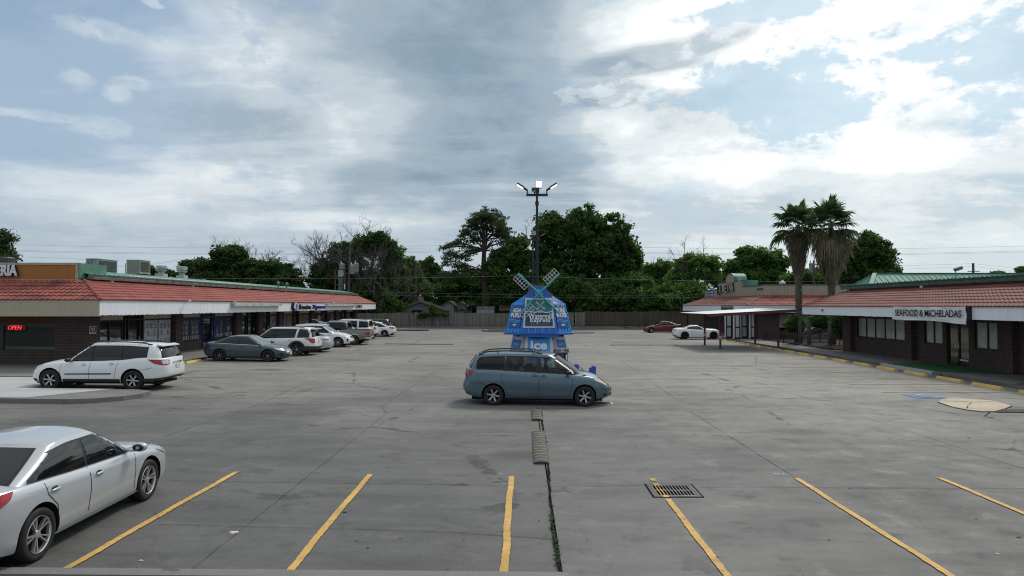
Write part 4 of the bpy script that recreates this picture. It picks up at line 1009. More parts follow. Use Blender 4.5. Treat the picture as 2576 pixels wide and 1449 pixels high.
def cars():
    # 1 silver sedan, foreground left
    a = 2.325
    sp = sedan(nf=13., mf=3.3, ff=[(0, -.06), (.25, 0), (.6, -.02), (.85, -.05), (1, -.12)], belt=[(-a, .93), (-a+.35, 1.0), (-a+1.0, .985), (-.5, .945), (.4, .915), (a-1.25, .885), (a-.7, .83), (a-.25, .765), (a, .70)], paint=P_SILVER, L=4.65, W=1.79, H=1.44, cab=(-1.86, -.92, .22, 1.24), glass=(-1.42, 1.08), style='five2', axles=(1.40, -1.30), r=.335, rim=.70, rimmat=mat('two_tone_alloy', (.60, .61, .62), .28, .8),
        panels=[('tail_lamp', 'R', 1, [(.42, .93), (.60, .965), (.86, .985), (1.22, .985), (1.12, .90), (.92, .82), (.62, .80), (.44, .83)], M_RED, .012),
                ('rear_bumper_trim', 'R', 0, [(-.6, .33), (.6, .33), (.55, .45), (-.55, .45)], M_BLACK, .01),
                ('head_lamp', 'F', 1, [(.42, .66), (.75, .72), (1.15, .78), (1.32, .80), (1.0, .66), (.6, .60)], M_LENS, .01),
                ('sill_strip', 'S', 1, [(-.98, .245), (1.06, .245), (1.06, .262), (-.98, .262)], M_CHROME, .012)], plate_r=.80, handlemat=P_SILVER)
    c = G(90, 1415); c2 = G(365, 1262)
    hx = math.degrees(math.atan2(c2.y-c.y, c2.x-c.x))
    mid = (c+c2)/2; d = (c2-c).normalized(); n = Vector((-d.y, d.x, 0)); pos = mid+n*(.875)+d*.03; pos.z = zg(pos.x)
    car(sp, 'silver_sedan', 'silver four-door sedan cut by the left edge, parked nearest with its nose pointing away', 'car', pos, hx, )
    # 2 blue minivan
    cv = lambda px, py: ((px-625)/445.5-1.45, (1012+.0207*(px-625)-py)/445.5)
    sp = dict(paint=P_STEEL, L=5.08, W=1.965, r=.335, axles=(1.58, -1.45), sill=.24, gap=.06,
        belt=[(-2.54, 1.13), (-2.2, 1.165), (-1.9, 1.165), (0, 1.09), (.94, 1.045), (1.3, 1.02), (1.7, .97), (2.1, .87), (2.35, .76), (2.54, .66)],
        roof=[(-2.2, 1.60), (-1.85, 1.645), (-1.0, 1.69), (0, 1.685), (.45, 1.655), (.8, 1.61), (1.6, 1.52)],
        cab=(-2.36, -2.08, .66, 1.66), glass=(-2.02, 1.42), pillars=[-1.06, .05], dlo=(.15, .22, .075, .03), wr_k=.71, bul=.06, bow=.22, nf=5.0, mf=2.3,
        crown=.10, mirror=(1.02, 1.13), style='six', rim=.66, hollow=True, glassmat=[G_PRIV, G_MID, G_CLR], windmat=G_CLR, nr=14., mr=3.4, wind=(.92, .06, .95), mirmat=M_BLACK,
        fr=[(0, -.10), (.2, -.01), (.38, .0), (.5, -.07), (.75, -.08), (1, -.12)], ff=[(0, -.10), (.2, .0), (.45, -.02), (.7, -.08), (.85, -.16), (1, -.30)],
        seams=[[cv(1297, 545), cv(1290, 885)], [cv(760, 505), cv(737, 590), (cv(760, 660)), cv(830, 850), cv(880, 890), cv(1290, 900)], [cv(1770, 575), cv(1792, 660), cv(1775, 830), cv(1740, 895), cv(1290, 892)], [cv(2060, 728), cv(2150, 690)], [cv(240, 675), cv(430, 685), cv(490, 700)]],
        topseams=[[(1.52, 0), (1.48, .5), (1.36, .80), (1.9, .78), (2.2, .62)]],
        handles=[cv(1237, 580), cv(1368, 592)], rack=(-1.95, .12, .86, .07), crossbars=[-1.35, -.15],
        panels=[('window_pillar', 'T', 1, [(-1.13, 1.13), (-1.02, 1.13), (-.98, 1.60), (-1.04, 1.60)], M_BLACK, .010), ('window_pillar', 'T', 1, [(-.03, 1.09), (.13, 1.09), (.11, 1.60), (-.01, 1.60)], M_BLACK, .010),
                ('tail_lamp', 'R', 1, [(.80, 1.15), (1.13, 1.15), (1.05, 1.03), (.98, .97), (.85, .94), (.76, .95)], M_RED, .012),
                ('head_lamp', 'F', 1, [(.42, .72), (.62, .82), (.92, .90), (1.16, .905), (1.0, .80), (.80, .74), (.60, .67), (.44, .655)], M_LENS, .012),
                ('turn_lamp', 'F', 1, [(.70, .755), (1.04, .81), (.95, .765), (.86, .73), (.72, .705)], M_AMBER, .017),
                ('side_moulding', 'S', 1, [cv(822, 742), cv(1294, 765), cv(1755, 790), cv(1752, 803), cv(1294, 779), cv(822, 758)], P_STEEL, .03),
                ('fog_lamp', 'F', 1, [(.62, .40), (.85, .42), (.83, .35), (.66, .34)], M_BLACK, .01),
                ('grille', 'F', 0, [(-.34, .74), (.34, .74), (.28, .62), (-.28, .62)], M_CHROME, .012),
                ('bumper_intake', 'F', 0, [(-.5, .42), (.5, .42), (.45, .32), (-.45, .32)], M_BLACK, .01)], plate_f=.50, plate_r=.95)
    r_ = G(1241, 1019); f_ = G(1471, 1022.5); d = (f_-r_); d.z = 0; d.normalize(); hx = math.degrees(math.atan2(d.y, d.x))
    n = Vector((-d.y, d.x, 0)); pos = r_+d*1.45+n*.87; pos.z = zg(pos.x)
    van, S = car(sp, 'blue_minivan', 'steel blue minivan standing across the lot in front of the windmill kiosk', 'minivan', pos, hx)
    mb = MB(); mb.box(-2.35, 1.55, -.86, .86, .40, .42); part('cabin_floor', mb, M_DARK, van)
    for x, y in ((.42, -.42), (.42, .42), (-.62, -.42), (-.62, .42), (-1.75, 0)):
        mb = MB(); w = .25 if x > -1.5 else .62
        mb.box(x-.25, x+.27, y-w, y+w, .42, .72); mb.obox((x-.29, y, 1.02), (1, 0, .22), (0, 1, 0), (-.22, 0, 1), .06, w, .34)
        mb.obox((x-.40, y, 1.42), (1, 0, .1), (0, 1, 0), (-.1, 0, 1), .04, .12, .09); part('seat', mb, mat('grey_upholstery', (.07, .072, .075), .9), van, sharp=30)
    mb = MB(); t = [Vector((.93+.09*math.sin(a_), .42+.19*math.cos(a_), 1.12+.17*math.sin(a_))) for a_ in [2*math.pi*i/20 for i in range(21)]]
    mb.tube(t, .017, 6); mb.tube([(.93, .42, 1.12), (1.25, .42, .98)], .03, 6); part('steering_wheel', mb, M_BLACK, van, smooth=True)
    mb = MB(); mb.box(1.12, 1.62, -.80, .80, .70, 1.03); part('dashboard', mb, M_BLACK, van, sharp=30)
    for y in (.35, -.45):
        mb = MB(); mb.tube([(1.60, y, 1.135), (1.50, y+.5, 1.145)], .010, 5); part('wiper', mb, M_BLACK, van)
    # 3 white crossover left
    sp = suv(paint=P_WHITE, L=5.17, W=1.99, H=1.76, axles=(1.62, -1.40), r=.375, rim=.62, style='six', sill=.30, mirmat=M_BLACK, handlemat=P_WHITE,
        belt=[(-2.585, 1.12), (-2.2, 1.22), (-1.6, 1.20), (-1.0, 1.12), (0, 1.07), (1.0, 1.045), (1.4, 1.02), (1.8, .97), (2.2, .88), (2.585, .74)],
        roof=[(-2.3, 1.62), (-1.8, 1.665), (-.8, 1.71), (.1, 1.70), (.6, 1.65), (1.3, 1.58)], cab=(-2.48, -2.16, .38, 1.32), glass=(-1.84, 1.12), pillars=[-.95, .12],
        dlo=(.16, .34, .08, .03), mirror=(.88, 1.12), rack=(-1.9, .38, .9, .04), crossbars=[-1.45, -.25], spoiler=(-2.10, 1.70, .22),
        seams=[[(.13, 1.07), (.20, .7), (.19, .40)], [(1.15, 1.03), (1.24, .85), (1.22, .42)], [(-.86, 1.1), (-.80, .85), (-.72, .45)], [(-1.62, .76), (-1.9, .79), (-2.1, .86)]],
        handles=[(.40, .93), (-.62, .97)],
        panels=[('lower_cladding', 'S', 1, [(-.93, .22), (1.13, .22), (1.14, .42), (-.94, .43)], M_CLAD, .014),
                ('rear_cladding', 'R', 1, [(.0, .36), (.0, .52), (.7, .50), (1.20, .46), (1.72, .45), (1.72, .22), (.9, .25)], M_CLAD, .014),
                ('front_cladding', 'F', 1, [(.3, .20), (1.05, .20), (1.05, .42), (.75, .40), (.3, .34)], M_CLAD, .012),
                ('tail_lamp', 'R', 1, [(.50, 1.06), (.60, 1.13), (1.05, 1.14), (1.42, 1.155), (1.15, 1.0), (.9, .94), (.60, .95)], M_RED, .012),
                ('tail_lamp_lens', 'R', 1, [(.55, 1.05), (.64, 1.11), (.92, 1.11), (.86, .98), (.64, .97)], M_LENS, .017),
                ('side_moulding', 'S', 1, [(-.62, .60), (1.06, .58), (1.06, .62), (-.62, .645)], M_BLACK, .022),
                ('head_lamp', 'F', 1, [(.66, .68), (.74, .84), (1.1, .98), (1.34, 1.0), (1.05, .80)], M_LENS, .012),
                ('grille', 'F', 0, [(-.5, .84), (.5, .84), (.45, .52), (-.45, .52)], M_BLACK, .01),
                ('chrome_strip', 'R', 0, [(-.34, 1.05), (.34, 1.05), (.34, 1.0), (-.34, 1.0)], M_CHROME, .02)], plate_r=.88)
    pos = Vector((-15.92, 26.0, 0)); pos.z = zg(pos.x)
    car(sp, 'white_crossover', 'white crossover with roof rails and black side strip behind the raised concrete island', 'car', pos, 181.5)
    # 4 dark blue-grey sedan
    sp = sedan(paint=P_NAVY, L=4.84, W=1.83, H=1.445, axles=(1.44, -1.29), style='seven', r=.33, rim=.72, rimmat=mat('chrome_black_wheel', (.20, .20, .21), .25, .8), chromeline=1, handlemat=P_NAVY, mirmat=P_NAVY,
        glassmat=mat('grey_green_car_glass', (.015, .022, .024), .04), windmat=G_FRONT,
        panels=[('tail_lamp', 'R', 1, [(.50, .84), (.56, .96), (1.05, .93), (.98, .80)], M_RED, .012),
                ('head_lamp', 'F', 1, [(.50, .60), (.55, .70), (.92, .76), (1.25, .79), (1.02, .68), (.75, .61)], M_LENS, .012),
                ('grille', 'F', 0, [(-.46, .72), (.46, .72), (.40, .50), (-.40, .50)], M_CHROME, .014),
                ('grille_slot', 'F', 0, [(-.43, .67), (.43, .67), (.43, .65), (-.43, .65)], M_BLACK, .02),
                ('grille_slot', 'F', 0, [(-.42, .60), (.42, .60), (.42, .58), (-.42, .58)], M_BLACK, .02),
                ('fog_lamp', 'F', 1, [(.62, .47), (.92, .49), (.88, .33), (.66, .30)], M_BLACK, .012),
                ('bumper_intake', 'F', 0, [(-.52, .40), (.52, .40), (.45, .28), (-.45, .28)], M_BLACK, .012)], plate_f=.44)
    pos = Vector((-15.8, 38.85, 0)); pos.z = zg(pos.x)
    car(sp, 'slate_blue_sedan', 'slate blue sedan backed up to the walkway in front of the barber windows', 'car', pos, -1.5, 'cars parked along the left shops')
    # 5 white explorer-like suv
    sp = suv(paint=P_WHITE, L=5.05, W=2.0, H=1.78, axles=(1.62, -1.40), r=.39, rim=.66, style='five2', spoiler=(-2.2, 1.72, .26), rack=(-1.75, .45, .92, .03), glass=(-2.12, 1.32), pillars=[-1.30, .0], mirror=(1.0, 1.15), mirmat=M_BLACK,
        wr_k=.74, cab=(-2.42, -2.16, .52, 1.42),
        panels=[('arch_cladding', 'S', 1, arcband(-1.40, .39, .47, .57), M_CLAD, .014), ('arch_cladding', 'S', 1, arcband(1.62, .39, .47, .57), M_CLAD, .014),
                ('lower_cladding', 'S', 1, [(-.9, .2), (1.1, .2), (1.1, .36), (-.9, .36)], M_CLAD, .014),
                ('rear_cladding', 'R', 1, [(0, .25), (0, .58), (.8, .60), (1.25, .62), (1.62, .52), (1.62, .22)], M_CLAD, .012),
                ('tail_lamp', 'R', 1, [(.72, .80), (.66, 1.08), (.95, 1.10), (1.42, 1.10), (1.15, .98), (.95, .80)], M_RED, .014),
                ('body_pillar', 'T', 1, [(-1.36, 1.10), (-1.24, 1.10), (-1.36, 1.66), (-1.50, 1.66)], P_WHITE, .018)], plate_r=.90)
    pos = Vector((-15.67, 43.45, 0)); pos.z = zg(pos.x)
    car(sp, 'white_suv', 'white sport utility vehicle with black wheel arches beside the slate blue sedan', 'car', pos, 179, 'cars parked along the left shops')
    # 6 silver sedan, mostly hidden
    sp = sedan(paint=P_SILVER, L=4.75, W=1.82, H=1.44, style='ten', panels=[('tail_lamp', 'R', 1, [(.50, .80), (.50, .95), (1.1, .94), (1.0, .82)], M_LENS, .012), ('tail_strip', 'R', 1, [(.50, .86), (.50, .91), (1.08, .91), (1.05, .86)], M_RED, .018)], plate_r=.85)
    pos = Vector((-15.5, 46.35, 0)); pos.z = zg(pos.x)
    car(sp, 'silver_sedan', 'silver sedan tail showing between two white sport utility vehicles', 'car', pos, 180, 'cars parked along the left shops')
    # 7 white suv nose out
    sp = suv(paint=P_WHITE, L=4.76, W=1.89, H=1.69, axles=(1.45, -1.33), r=.365, style='ten', rack=(-1.7, .3, .9, .02), rackmat=P_WHITE, windmat=G_FRONT, mirmat=P_WHITE, glass=(-1.95, 1.05), cab=(-2.25, -1.95, .28, 1.28), mirror=(.85, 1.12), pillars=[-1.25, -.12],
        panels=[('head_lamp', 'F', 1, [(.42, .80), (.46, .90), (.85, .96), (1.18, 1.0), (1.0, .84), (.7, .78)], M_LENS, .012), ('grille', 'F', 0, [(-.38, .86), (.38, .86), (.36, .68), (-.36, .68)], M_BLACK, .014),
                ('fog_lamp', 'F', 1, [(.72, .62), (.90, .64), (.86, .44), (.76, .42)], M_BLACK, .012), ('bumper_intake', 'F', 0, [(-.6, .44), (.6, .44), (.46, .30), (-.46, .30)], M_BLACK, .012),
                ('lower_cladding', 'S', 1, [(-.85, .22), (.95, .22), (.95, .36), (-.85, .36)], M_CLAD, .014)], plate_f=.52)
    pos = Vector((-15.55, 52.1, 0)); pos.z = zg(pos.x)
    car(sp, 'white_suv', 'white sport utility vehicle parked nose out between the silver sedan and the pickup', 'car', pos, 0, 'cars parked along the left shops')
    # 8 pickup
    sp = dict(paint=P_TAN, L=5.75, W=2.0, r=.39, axles=(1.95, -1.62), sill=.38, gap=.08,
        belt=[(-2.875, 1.19), (-1.1, 1.20), (-.9, 1.17), (.4, 1.15), (1.3, 1.12), (2.2, 1.06), (2.875, .96)], roof=[(-1.1, 1.78), (-.4, 1.85), (.5, 1.84), (1.2, 1.78)],
        cab=(-1.08, -.95, .62, 1.42), glass=(-.98, 1.22), pillars=[.05], dlo=(.17, .12, .10, .04), wr_k=.76, mirror=(.95, 1.25), style='five', rim=.60, crown=.03, nr=22., mr=7., bowr=.02,
        fr=[(0, -.25), (.2, -.12), (.3, .0), (.6, -.02), (1, -.02)], bed=(-2.80, -1.16, .78), rearg=(.80, .12, .85),
        seams=[[(.05, 1.14), (.05, .5)], [(1.15, 1.12), (1.15, .5)], [(-1.1, 1.18), (-1.1, .55)], [(-.95, 1.15), (-.95, .5)]], handles=[(.25, .98), (-.75, .98)],
        panels=[('tail_lamp', 'R', 1, [(.88, .84), (.88, 1.06), (1.2, 1.06), (1.2, .84)], M_RED, .02), ('rear_bumper', 'R', 1, [(0, .50), (0, .68), (1.16, .68), (1.16, .52)], M_CHROME, .06),
                ('bed_rail_cap', 'S', 1, [(-2.8, 1.165), (-1.15, 1.175), (-1.15, 1.20), (-2.8, 1.19)], M_BLACK, .012), ('arch_lip', 'S', 1, arcband(-1.62, .39, .47, .50), M_CHROME, .01)], plate_r=.60)
    pos = Vector((-15.3, 55.3, 0)); pos.z = zg(pos.x)
    car(sp, 'pickup_truck', 'pewter crew cab pickup truck with chrome rear bumper and tow hitch', 'pickup truck', pos, 180, 'cars parked along the left shops')
    # 9 dark suv with raised hatch
    sp = suv(paint=P_MAROON, L=4.7, W=1.85, H=1.70, windmat=G_FRONT, style='five', glass=(-1.95, .95), cab=(-2.2, -1.9, .20, 1.15), mirror=(.8, 1.15))
    pos = Vector((-15.6, 58.4, 0)); pos.z = zg(pos.x)
    r9, S9 = car(sp, 'dark_hatchback', 'dark plum hatchback with its tailgate raised behind the pickup', 'car', pos, 0, 'cars parked along the left shops')
    mb = MB(); w = .68; pr = [(-1.95, 1.66), (-2.3, 1.86), (-2.75, 1.95), (-3.05, 1.90)]
    o = [( x, s_*w*(1-.06*i), z) for i, (x, z) in enumerate(pr) for s_ in (-1, 1)]; u = [(x+.02, y, z-.05) for x, y, z in o]; n_ = len(o)
    mb.add(o+u, [(2*i, 2*i+1, 2*i+3, 2*i+2) for i in range(3)]+[(n_+2*i, n_+2*i+2, n_+2*i+3, n_+2*i+1) for i in range(3)]+[(2*i, 2*i+2, n_+2*i+2, n_+2*i) for i in range(3)]+[(2*i+1, n_+2*i+1, n_+2*i+3, 2*i+3) for i in range(3)]+[(6, 7, n_+7, n_+6), (0, n_, n_+1, 1)])
    part('tailgate', mb, P_MAROON, r9, fix=True, sharp=40)
    # 10 boxy white suv
    sp = suv(paint=P_WHITE, L=4.95, W=2.0, H=1.90, style='five', belt=[(-2.475, 1.16), (0, 1.14), (1.1, 1.12), (1.8, 1.04), (2.2, .98), (2.475, .9)], cab=(-2.42, -2.30, .45, 1.05), glass=(-2.25, .9), pillars=[-1.35, -.35], wr_k=.80,
        roof=[(-2.4, 1.80), (-.5, 1.86), (.5, 1.84), (1, 1.8)], dlo=(.14, .12, .13, .06), rack=(-2.1, .3, .88, .05), crossbars=[-1.6, -.4], mirror=(.75, 1.25), nr=20., mr=6.,
        panels=[('tail_lamp', 'R', 1, [(.86, .75), (.86, 1.05), (1.12, 1.05), (1.12, .75)], M_RED, .012), ('body_pillar', 'T', 1, [(-1.44, 1.14), (-1.26, 1.14), (-1.26, 1.80), (-1.44, 1.80)], P_WHITE, .018), ('body_pillar', 'T', 1, [(-.43, 1.14), (-.28, 1.14), (-.28, 1.83), (-.43, 1.83)], P_WHITE, .018)], plate_r=.9)
    pos = Vector((-16.3, 61.6, 0)); pos.z = zg(pos.x)
    car(sp, 'white_suv', 'boxy white sport utility vehicle with black roof rack beyond the pickup', 'car', pos, 180, 'cars parked along the left shops')
    # 11 small white suv
    sp = suv(paint=P_WHITE, L=4.52, W=1.85, H=1.68, style='ten', r=.35, rack=(-1.6, .3, .9, .03), spoiler=(-1.95, 1.66, .22), glass=(-1.85, .95), cab=(-2.15, -1.85, .15, 1.1), mirror=(.75, 1.1),
        panels=[('tail_lamp', 'R', 1, [(.5, .95), (.62, 1.10), (1.1, 1.10), (1.35, 1.05), (1.1, .95), (.7, .88)], M_RED, .012), ('rear_cladding', 'R', 1, [(0, .25), (0, .5), (1.1, .5), (1.5, .4), (1.5, .25)], M_CLAD, .012)], plate_r=.85)
    pos = Vector((-16.3, 64.9, 0)); pos.z = zg(pos.x)
    car(sp, 'white_suv', 'small white sport utility vehicle with pointed red tail lamps beside the white sedan', 'car', pos, 180, 'cars parked along the left shops')
    # 12 white sedan
    sp = sedan(paint=P_WHITE, L=4.65, W=1.78, H=1.46, style='five2', rim=.70, panels=[('tail_lamp', 'R', 1, [(.42, .93), (.60, .965), (.86, .985), (1.22, .985), (1.12, .90), (.92, .82), (.62, .80), (.44, .83)], M_RED, .012), ('rear_bumper_trim', 'R', 1, [(0, .28), (0, .42), (.8, .42), (1.0, .30)], M_BLACK, .012)], plate_r=.8)
    pos = Vector((-15.45, 69.2, 0)); pos.z = zg(pos.x)
    car(sp, 'white_sedan', 'white sedan with red tail lamps near the far end of the left row', 'car', pos, 180, 'cars parked along the left shops')
    # 13 black suv
    sp = suv(paint=P_BLK, L=4.7, W=1.88, H=1.72, style='five2', spoiler=(-2.0, 1.70, .25), glass=(-1.95, 1.0), cab=(-2.25, -1.80, .2, 1.15), mirror=(.8, 1.1))
    pos = Vector((-16.3, 72.3, 0)); pos.z = zg(pos.x)
    car(sp, 'black_suv', 'black sport utility vehicle, last of the row, behind the white sedan', 'car', pos, 180, 'cars parked along the left shops')
    # 14 dark red sedan
    sp = sedan(paint=P_RED, L=4.88, W=1.86, H=1.45, style='ten', axles=(1.50, -1.33), chromeline=0, cab=(-1.98, -.85, .35, 1.28), glass=(-1.5, 1.12), dlo=(.17, .30, .075, .03),
        panels=[('head_lamp', 'F', 1, [(.45, .66), (.48, .74), (.9, .80), (1.2, .82), (.95, .70)], M_LENS, .012), ('grille', 'F', 0, [(-.5, .72), (.5, .72), (.45, .5), (-.45, .5)], M_BLACK, .012)], plate_f=.45)
    sp.pop('chromeline'); c = G(1670, 837.8); pos = Vector((c.x, c.y+.9, zg(c.x)))
    car(sp, 'dark_red_sedan', 'dark red sedan parked by the brown board fence', 'car', pos, 180)
    # 15 white coupe
    sp = sedan(paint=P_WHITE, L=4.84, W=1.92, H=1.38, axles=(1.47, -1.38), r=.375, rim=.72, style='five', rimmat=M_BRKM, sill=.20, gap=.05, nf=6.,
        belt=[(-2.42, .98), (-2.0, 1.04), (-1.4, 1.06), (-.6, .98), (.3, .95), (1.1, .97), (1.7, .94), (2.1, .86), (2.42, .72)],
        roof=[(-1.5, 1.27), (-.8, 1.33), (-.2, 1.345), (.3, 1.31), (1.0, 1.25)], cab=(-1.90, -.75, .10, 1.02), glass=(-1.12, .85), pillars=[], dlo=(.17, .22, .07, .03), wr_k=.66, mirror=(.62, 1.03),
        seams=[[(-.62, .97), (-.68, .6), (-.55, .35)], [(.72, .95), (.78, .6), (.72, .35)]], handles=[(-.45, .82)],
        panels=[('tail_lamp', 'R', 1, [(.34, .86), (.36, .96), (.52, .96), (.52, .86)], M_BLACK, .012), ('tail_lamp', 'R', 1, [(.62, .86), (.62, .96), (.80, .96), (.76, .86)], M_BLACK, .012), ('rear_bumper_trim', 'R', 1, [(0, .25), (0, .42), (.7, .42), (1.0, .26)], M_BLACK, .012),
                ('side_vent', 'S', 1, [(-1.95, .72), (-1.72, .72), (-1.74, .745), (-1.95, .745)], M_BLACK, .008)], plate_r=.62)
    c = G(1758, 853.9); pos = Vector((c.x, c.y+.9, zg(c.x)))
    car(sp, 'white_coupe', 'white two-door coupe with black wheels parked behind the carport post', 'car', pos, 0)
cars()
# ------------------------------------------------------------------ building materials
M_BRICK = mat_brick('dark_brick', (.070, .036, .033), (.042, .024, .023), (.125, .108, .10), .21, .075, .010)
M_WFAS = mat_stripes('white_fascia', (.80, .835, .88), .152, 'Y', .86, .65, .05, .24, (.40, .40, .40))
M_WFASX = mat_stripes('white_fascia_end', (.80, .835, .88), .152, 'X', .86, .65, .05, .24, (.40, .40, .40))
M_TFAS = mat_stripes('tan_fascia', (.40, .36, .27), .30, 'X', .85, .7, .03, .35, (.27, .24, .19))
M_ORANGE = mat_stripes('orange_boards', (.36, .145, .035), .56, 'X', .65, .75, .025, .35, (.25, .09, .03))
M_TANMET = mat_stripes('tan_metal', (.36, .33, .25), .19, 'Y', .62, .6, .10, .35, (.20, .175, .13))
M_TANMETX = mat_stripes('tan_metal_front', (.38, .35, .265), .36, 'X', .62, .6, .06, .30, (.20, .175, .13))
M_GREEN = mat('green_metal', (.095, .25, .185), .6, .0, var=.2, vscale=1.4)
M_GREEND = mat('green_gutter', (.055, .125, .10), .5, var=.3, vscale=2)
M_GUTG = mat('grey_green_gutter', (.17, .22, .19), .6, var=.35, vscale=2.5)
M_TILE_L = mat('tile_red_bright', (.30, .072, .055), .62, var=.20, vscale=1.1, bump=.2, bscale=30)
M_TILE_N = mat('tile_red_weathered', (.25, .062, .048), .68, var=.42, vscale=1.3, bump=.3, bscale=30)
def mat_tile_old():
    m = bpy.data.materials.new('tile_red_old'); m.use_nodes = True; T = NT(m.node_tree); b = T.n['Principled BSDF']; P = T.coord()
    a = T.noise(T.mapping(P, (1.2, .35, 1)), 1.2, 8, .7, .4); f = T.noise(P, 7, 6, .75)
    c = T.mix(T.ss(a, .35, .65), (.145, .045, .038), (.24, .078, .063)); c = T.mix(T.ss(T.add(T.mul(a, .5), T.mul(f, .5)), .50, .68, 0, .8), c, (.075, .055, .05))
    T.l.new(c, b.inputs['Base Color']); b.inputs['Roughness'].default_value = .75; return m
M_TILE_O = mat_tile_old()
M_FRAME = mat('bronze_frame', (.010, .009, .008), .4)
M_SHOP = mat('shop_glass', (.010, .013, .013), .04, spec=.7)
def mat_blinds():
    m = bpy.data.materials.new('blinds_behind_glass'); m.use_nodes = True; T = NT(m.node_tree); b = T.n['Principled BSDF']; x, y, z = T.sep(T.coord())
    f = T.m('FRACT', T.mul(z, 1/.05)); n = T.noise(T.coord(), 2.5, 6, .6)
    c = T.mix(T.ss(n, .3, .7), (.33, .37, .37), (.44, .47, .455)); c = T.mix(T.ss(f, .15, .0, 0, .35), c, (.08, .1, .1))
    T.l.new(c, b.inputs['Base Color']); b.inputs['Roughness'].default_value = .35; b.inputs['Coat Weight'].default_value = 1.0; b.inputs['Coat Roughness'].default_value = .02; return m
M_BLIND = mat_blinds()
M_GOLD = mat('bronze_tint_glass', (.045, .034, .012), .05, spec=.8, coat=1)
M_CREAM = mat('cream_panel', (.48, .44, .33), .8, var=.15)
M_SOFF = mat('soffit', (.16, .13, .10), .9)
M_BROWNP = mat('brown_header', (.085, .034, .016), .8, var=.2)
def tiles(eave0, eave1, up, rows, cut0, cut1, m, parent, pitch=.27, name='tile_roof', amp=.032, step=.04, over=.05):
    """barrel tiles on a slope: eave0->eave1 along the eave, up = vector up the slope; cut0/cut1 = how far the top edge is drawn in at each end"""
    e0, e1 = Vector(eave0), Vector(eave1); L = (e1-e0).length; u = (e1-e0)/L; up = Vector(up); nrm = u.cross(up).normalized()
    if nrm.z < 0: nrm = -nrm
    mb = MB(); K = 6; n = int(L/pitch*K)
    for j in range(rows):
        t0, t1 = j/rows-(over/up.length if j == 0 else .0), (j+1)/rows+.02
        o = len(mb.v)
        for (t, h) in ((t0, 0), (t0, step+.012), (t1, .012)):
            a, b = cut0*max(0, t), L-cut1*max(0, t)
            for i in range(n+1):
                s_ = min(max(L*i/n, a), b); ph = (s_/pitch) % 1.0
                wv = math.sin(math.pi*min(1, ph/.72)) if ph < .72 else -.25*math.sin(math.pi*(ph-.72)/.28)
                p = e0+u*s_+up*t+nrm*(amp*wv*(1 if h else .0 if False else 1)+(h if h else -.01)); mb.v.append(tuple(p))
        for r_ in range(2):
            for i in range(n):
                a = o+r_*(n+1)+i; mb.face((a, a+1, a+n+2, a+n+1))
    return part(name, mb, m, parent, smooth=False, sharp=50)
def window_bay(root, axis, c, a0, a1, z0, z1, panes, glass, nrm=1, fw=.06, depth=.10, label=None):
    """a framed window in a wall; axis 'Y': wall plane x=c, facing nrm*X; axis 'X': wall plane y=c facing -Y"""
    def bx(mb, u0, u1, za, zb, d0, d1):
        if axis == 'Y': mb.box(c+nrm*d0, c+nrm*d1, u0, u1, za, zb)
        else: mb.box(u0, u1, c-d0, c-d1, za, zb)
    mb = MB(); bx(mb, a0, a1, z0, z0+fw, -.02, .05); bx(mb, a0, a1, z1-fw, z1, -.02, .05)
    e = [a0+(a1-a0)*i/panes for i in range(panes+1)]
    for i, x in enumerate(e):
        w = fw if 0 < i < panes else fw; lo = x if i == 0 else (x-fw if i == panes else x-fw/2); bx(mb, lo, lo+fw, z0+fw, z1-fw, -.02, .05)
    f = part('window', mb, M_FRAME, root, label=label)
    for i in range(panes):
        g = MB(); bx(g, e[i]+fw*.4, e[i+1]-fw*.4, z0+fw*.6, z1-fw*.6, -.035, .0); part('pane', g, glass[i] if isinstance(glass, list) else glass, f)
    return f
def zz(x): return zg(x)
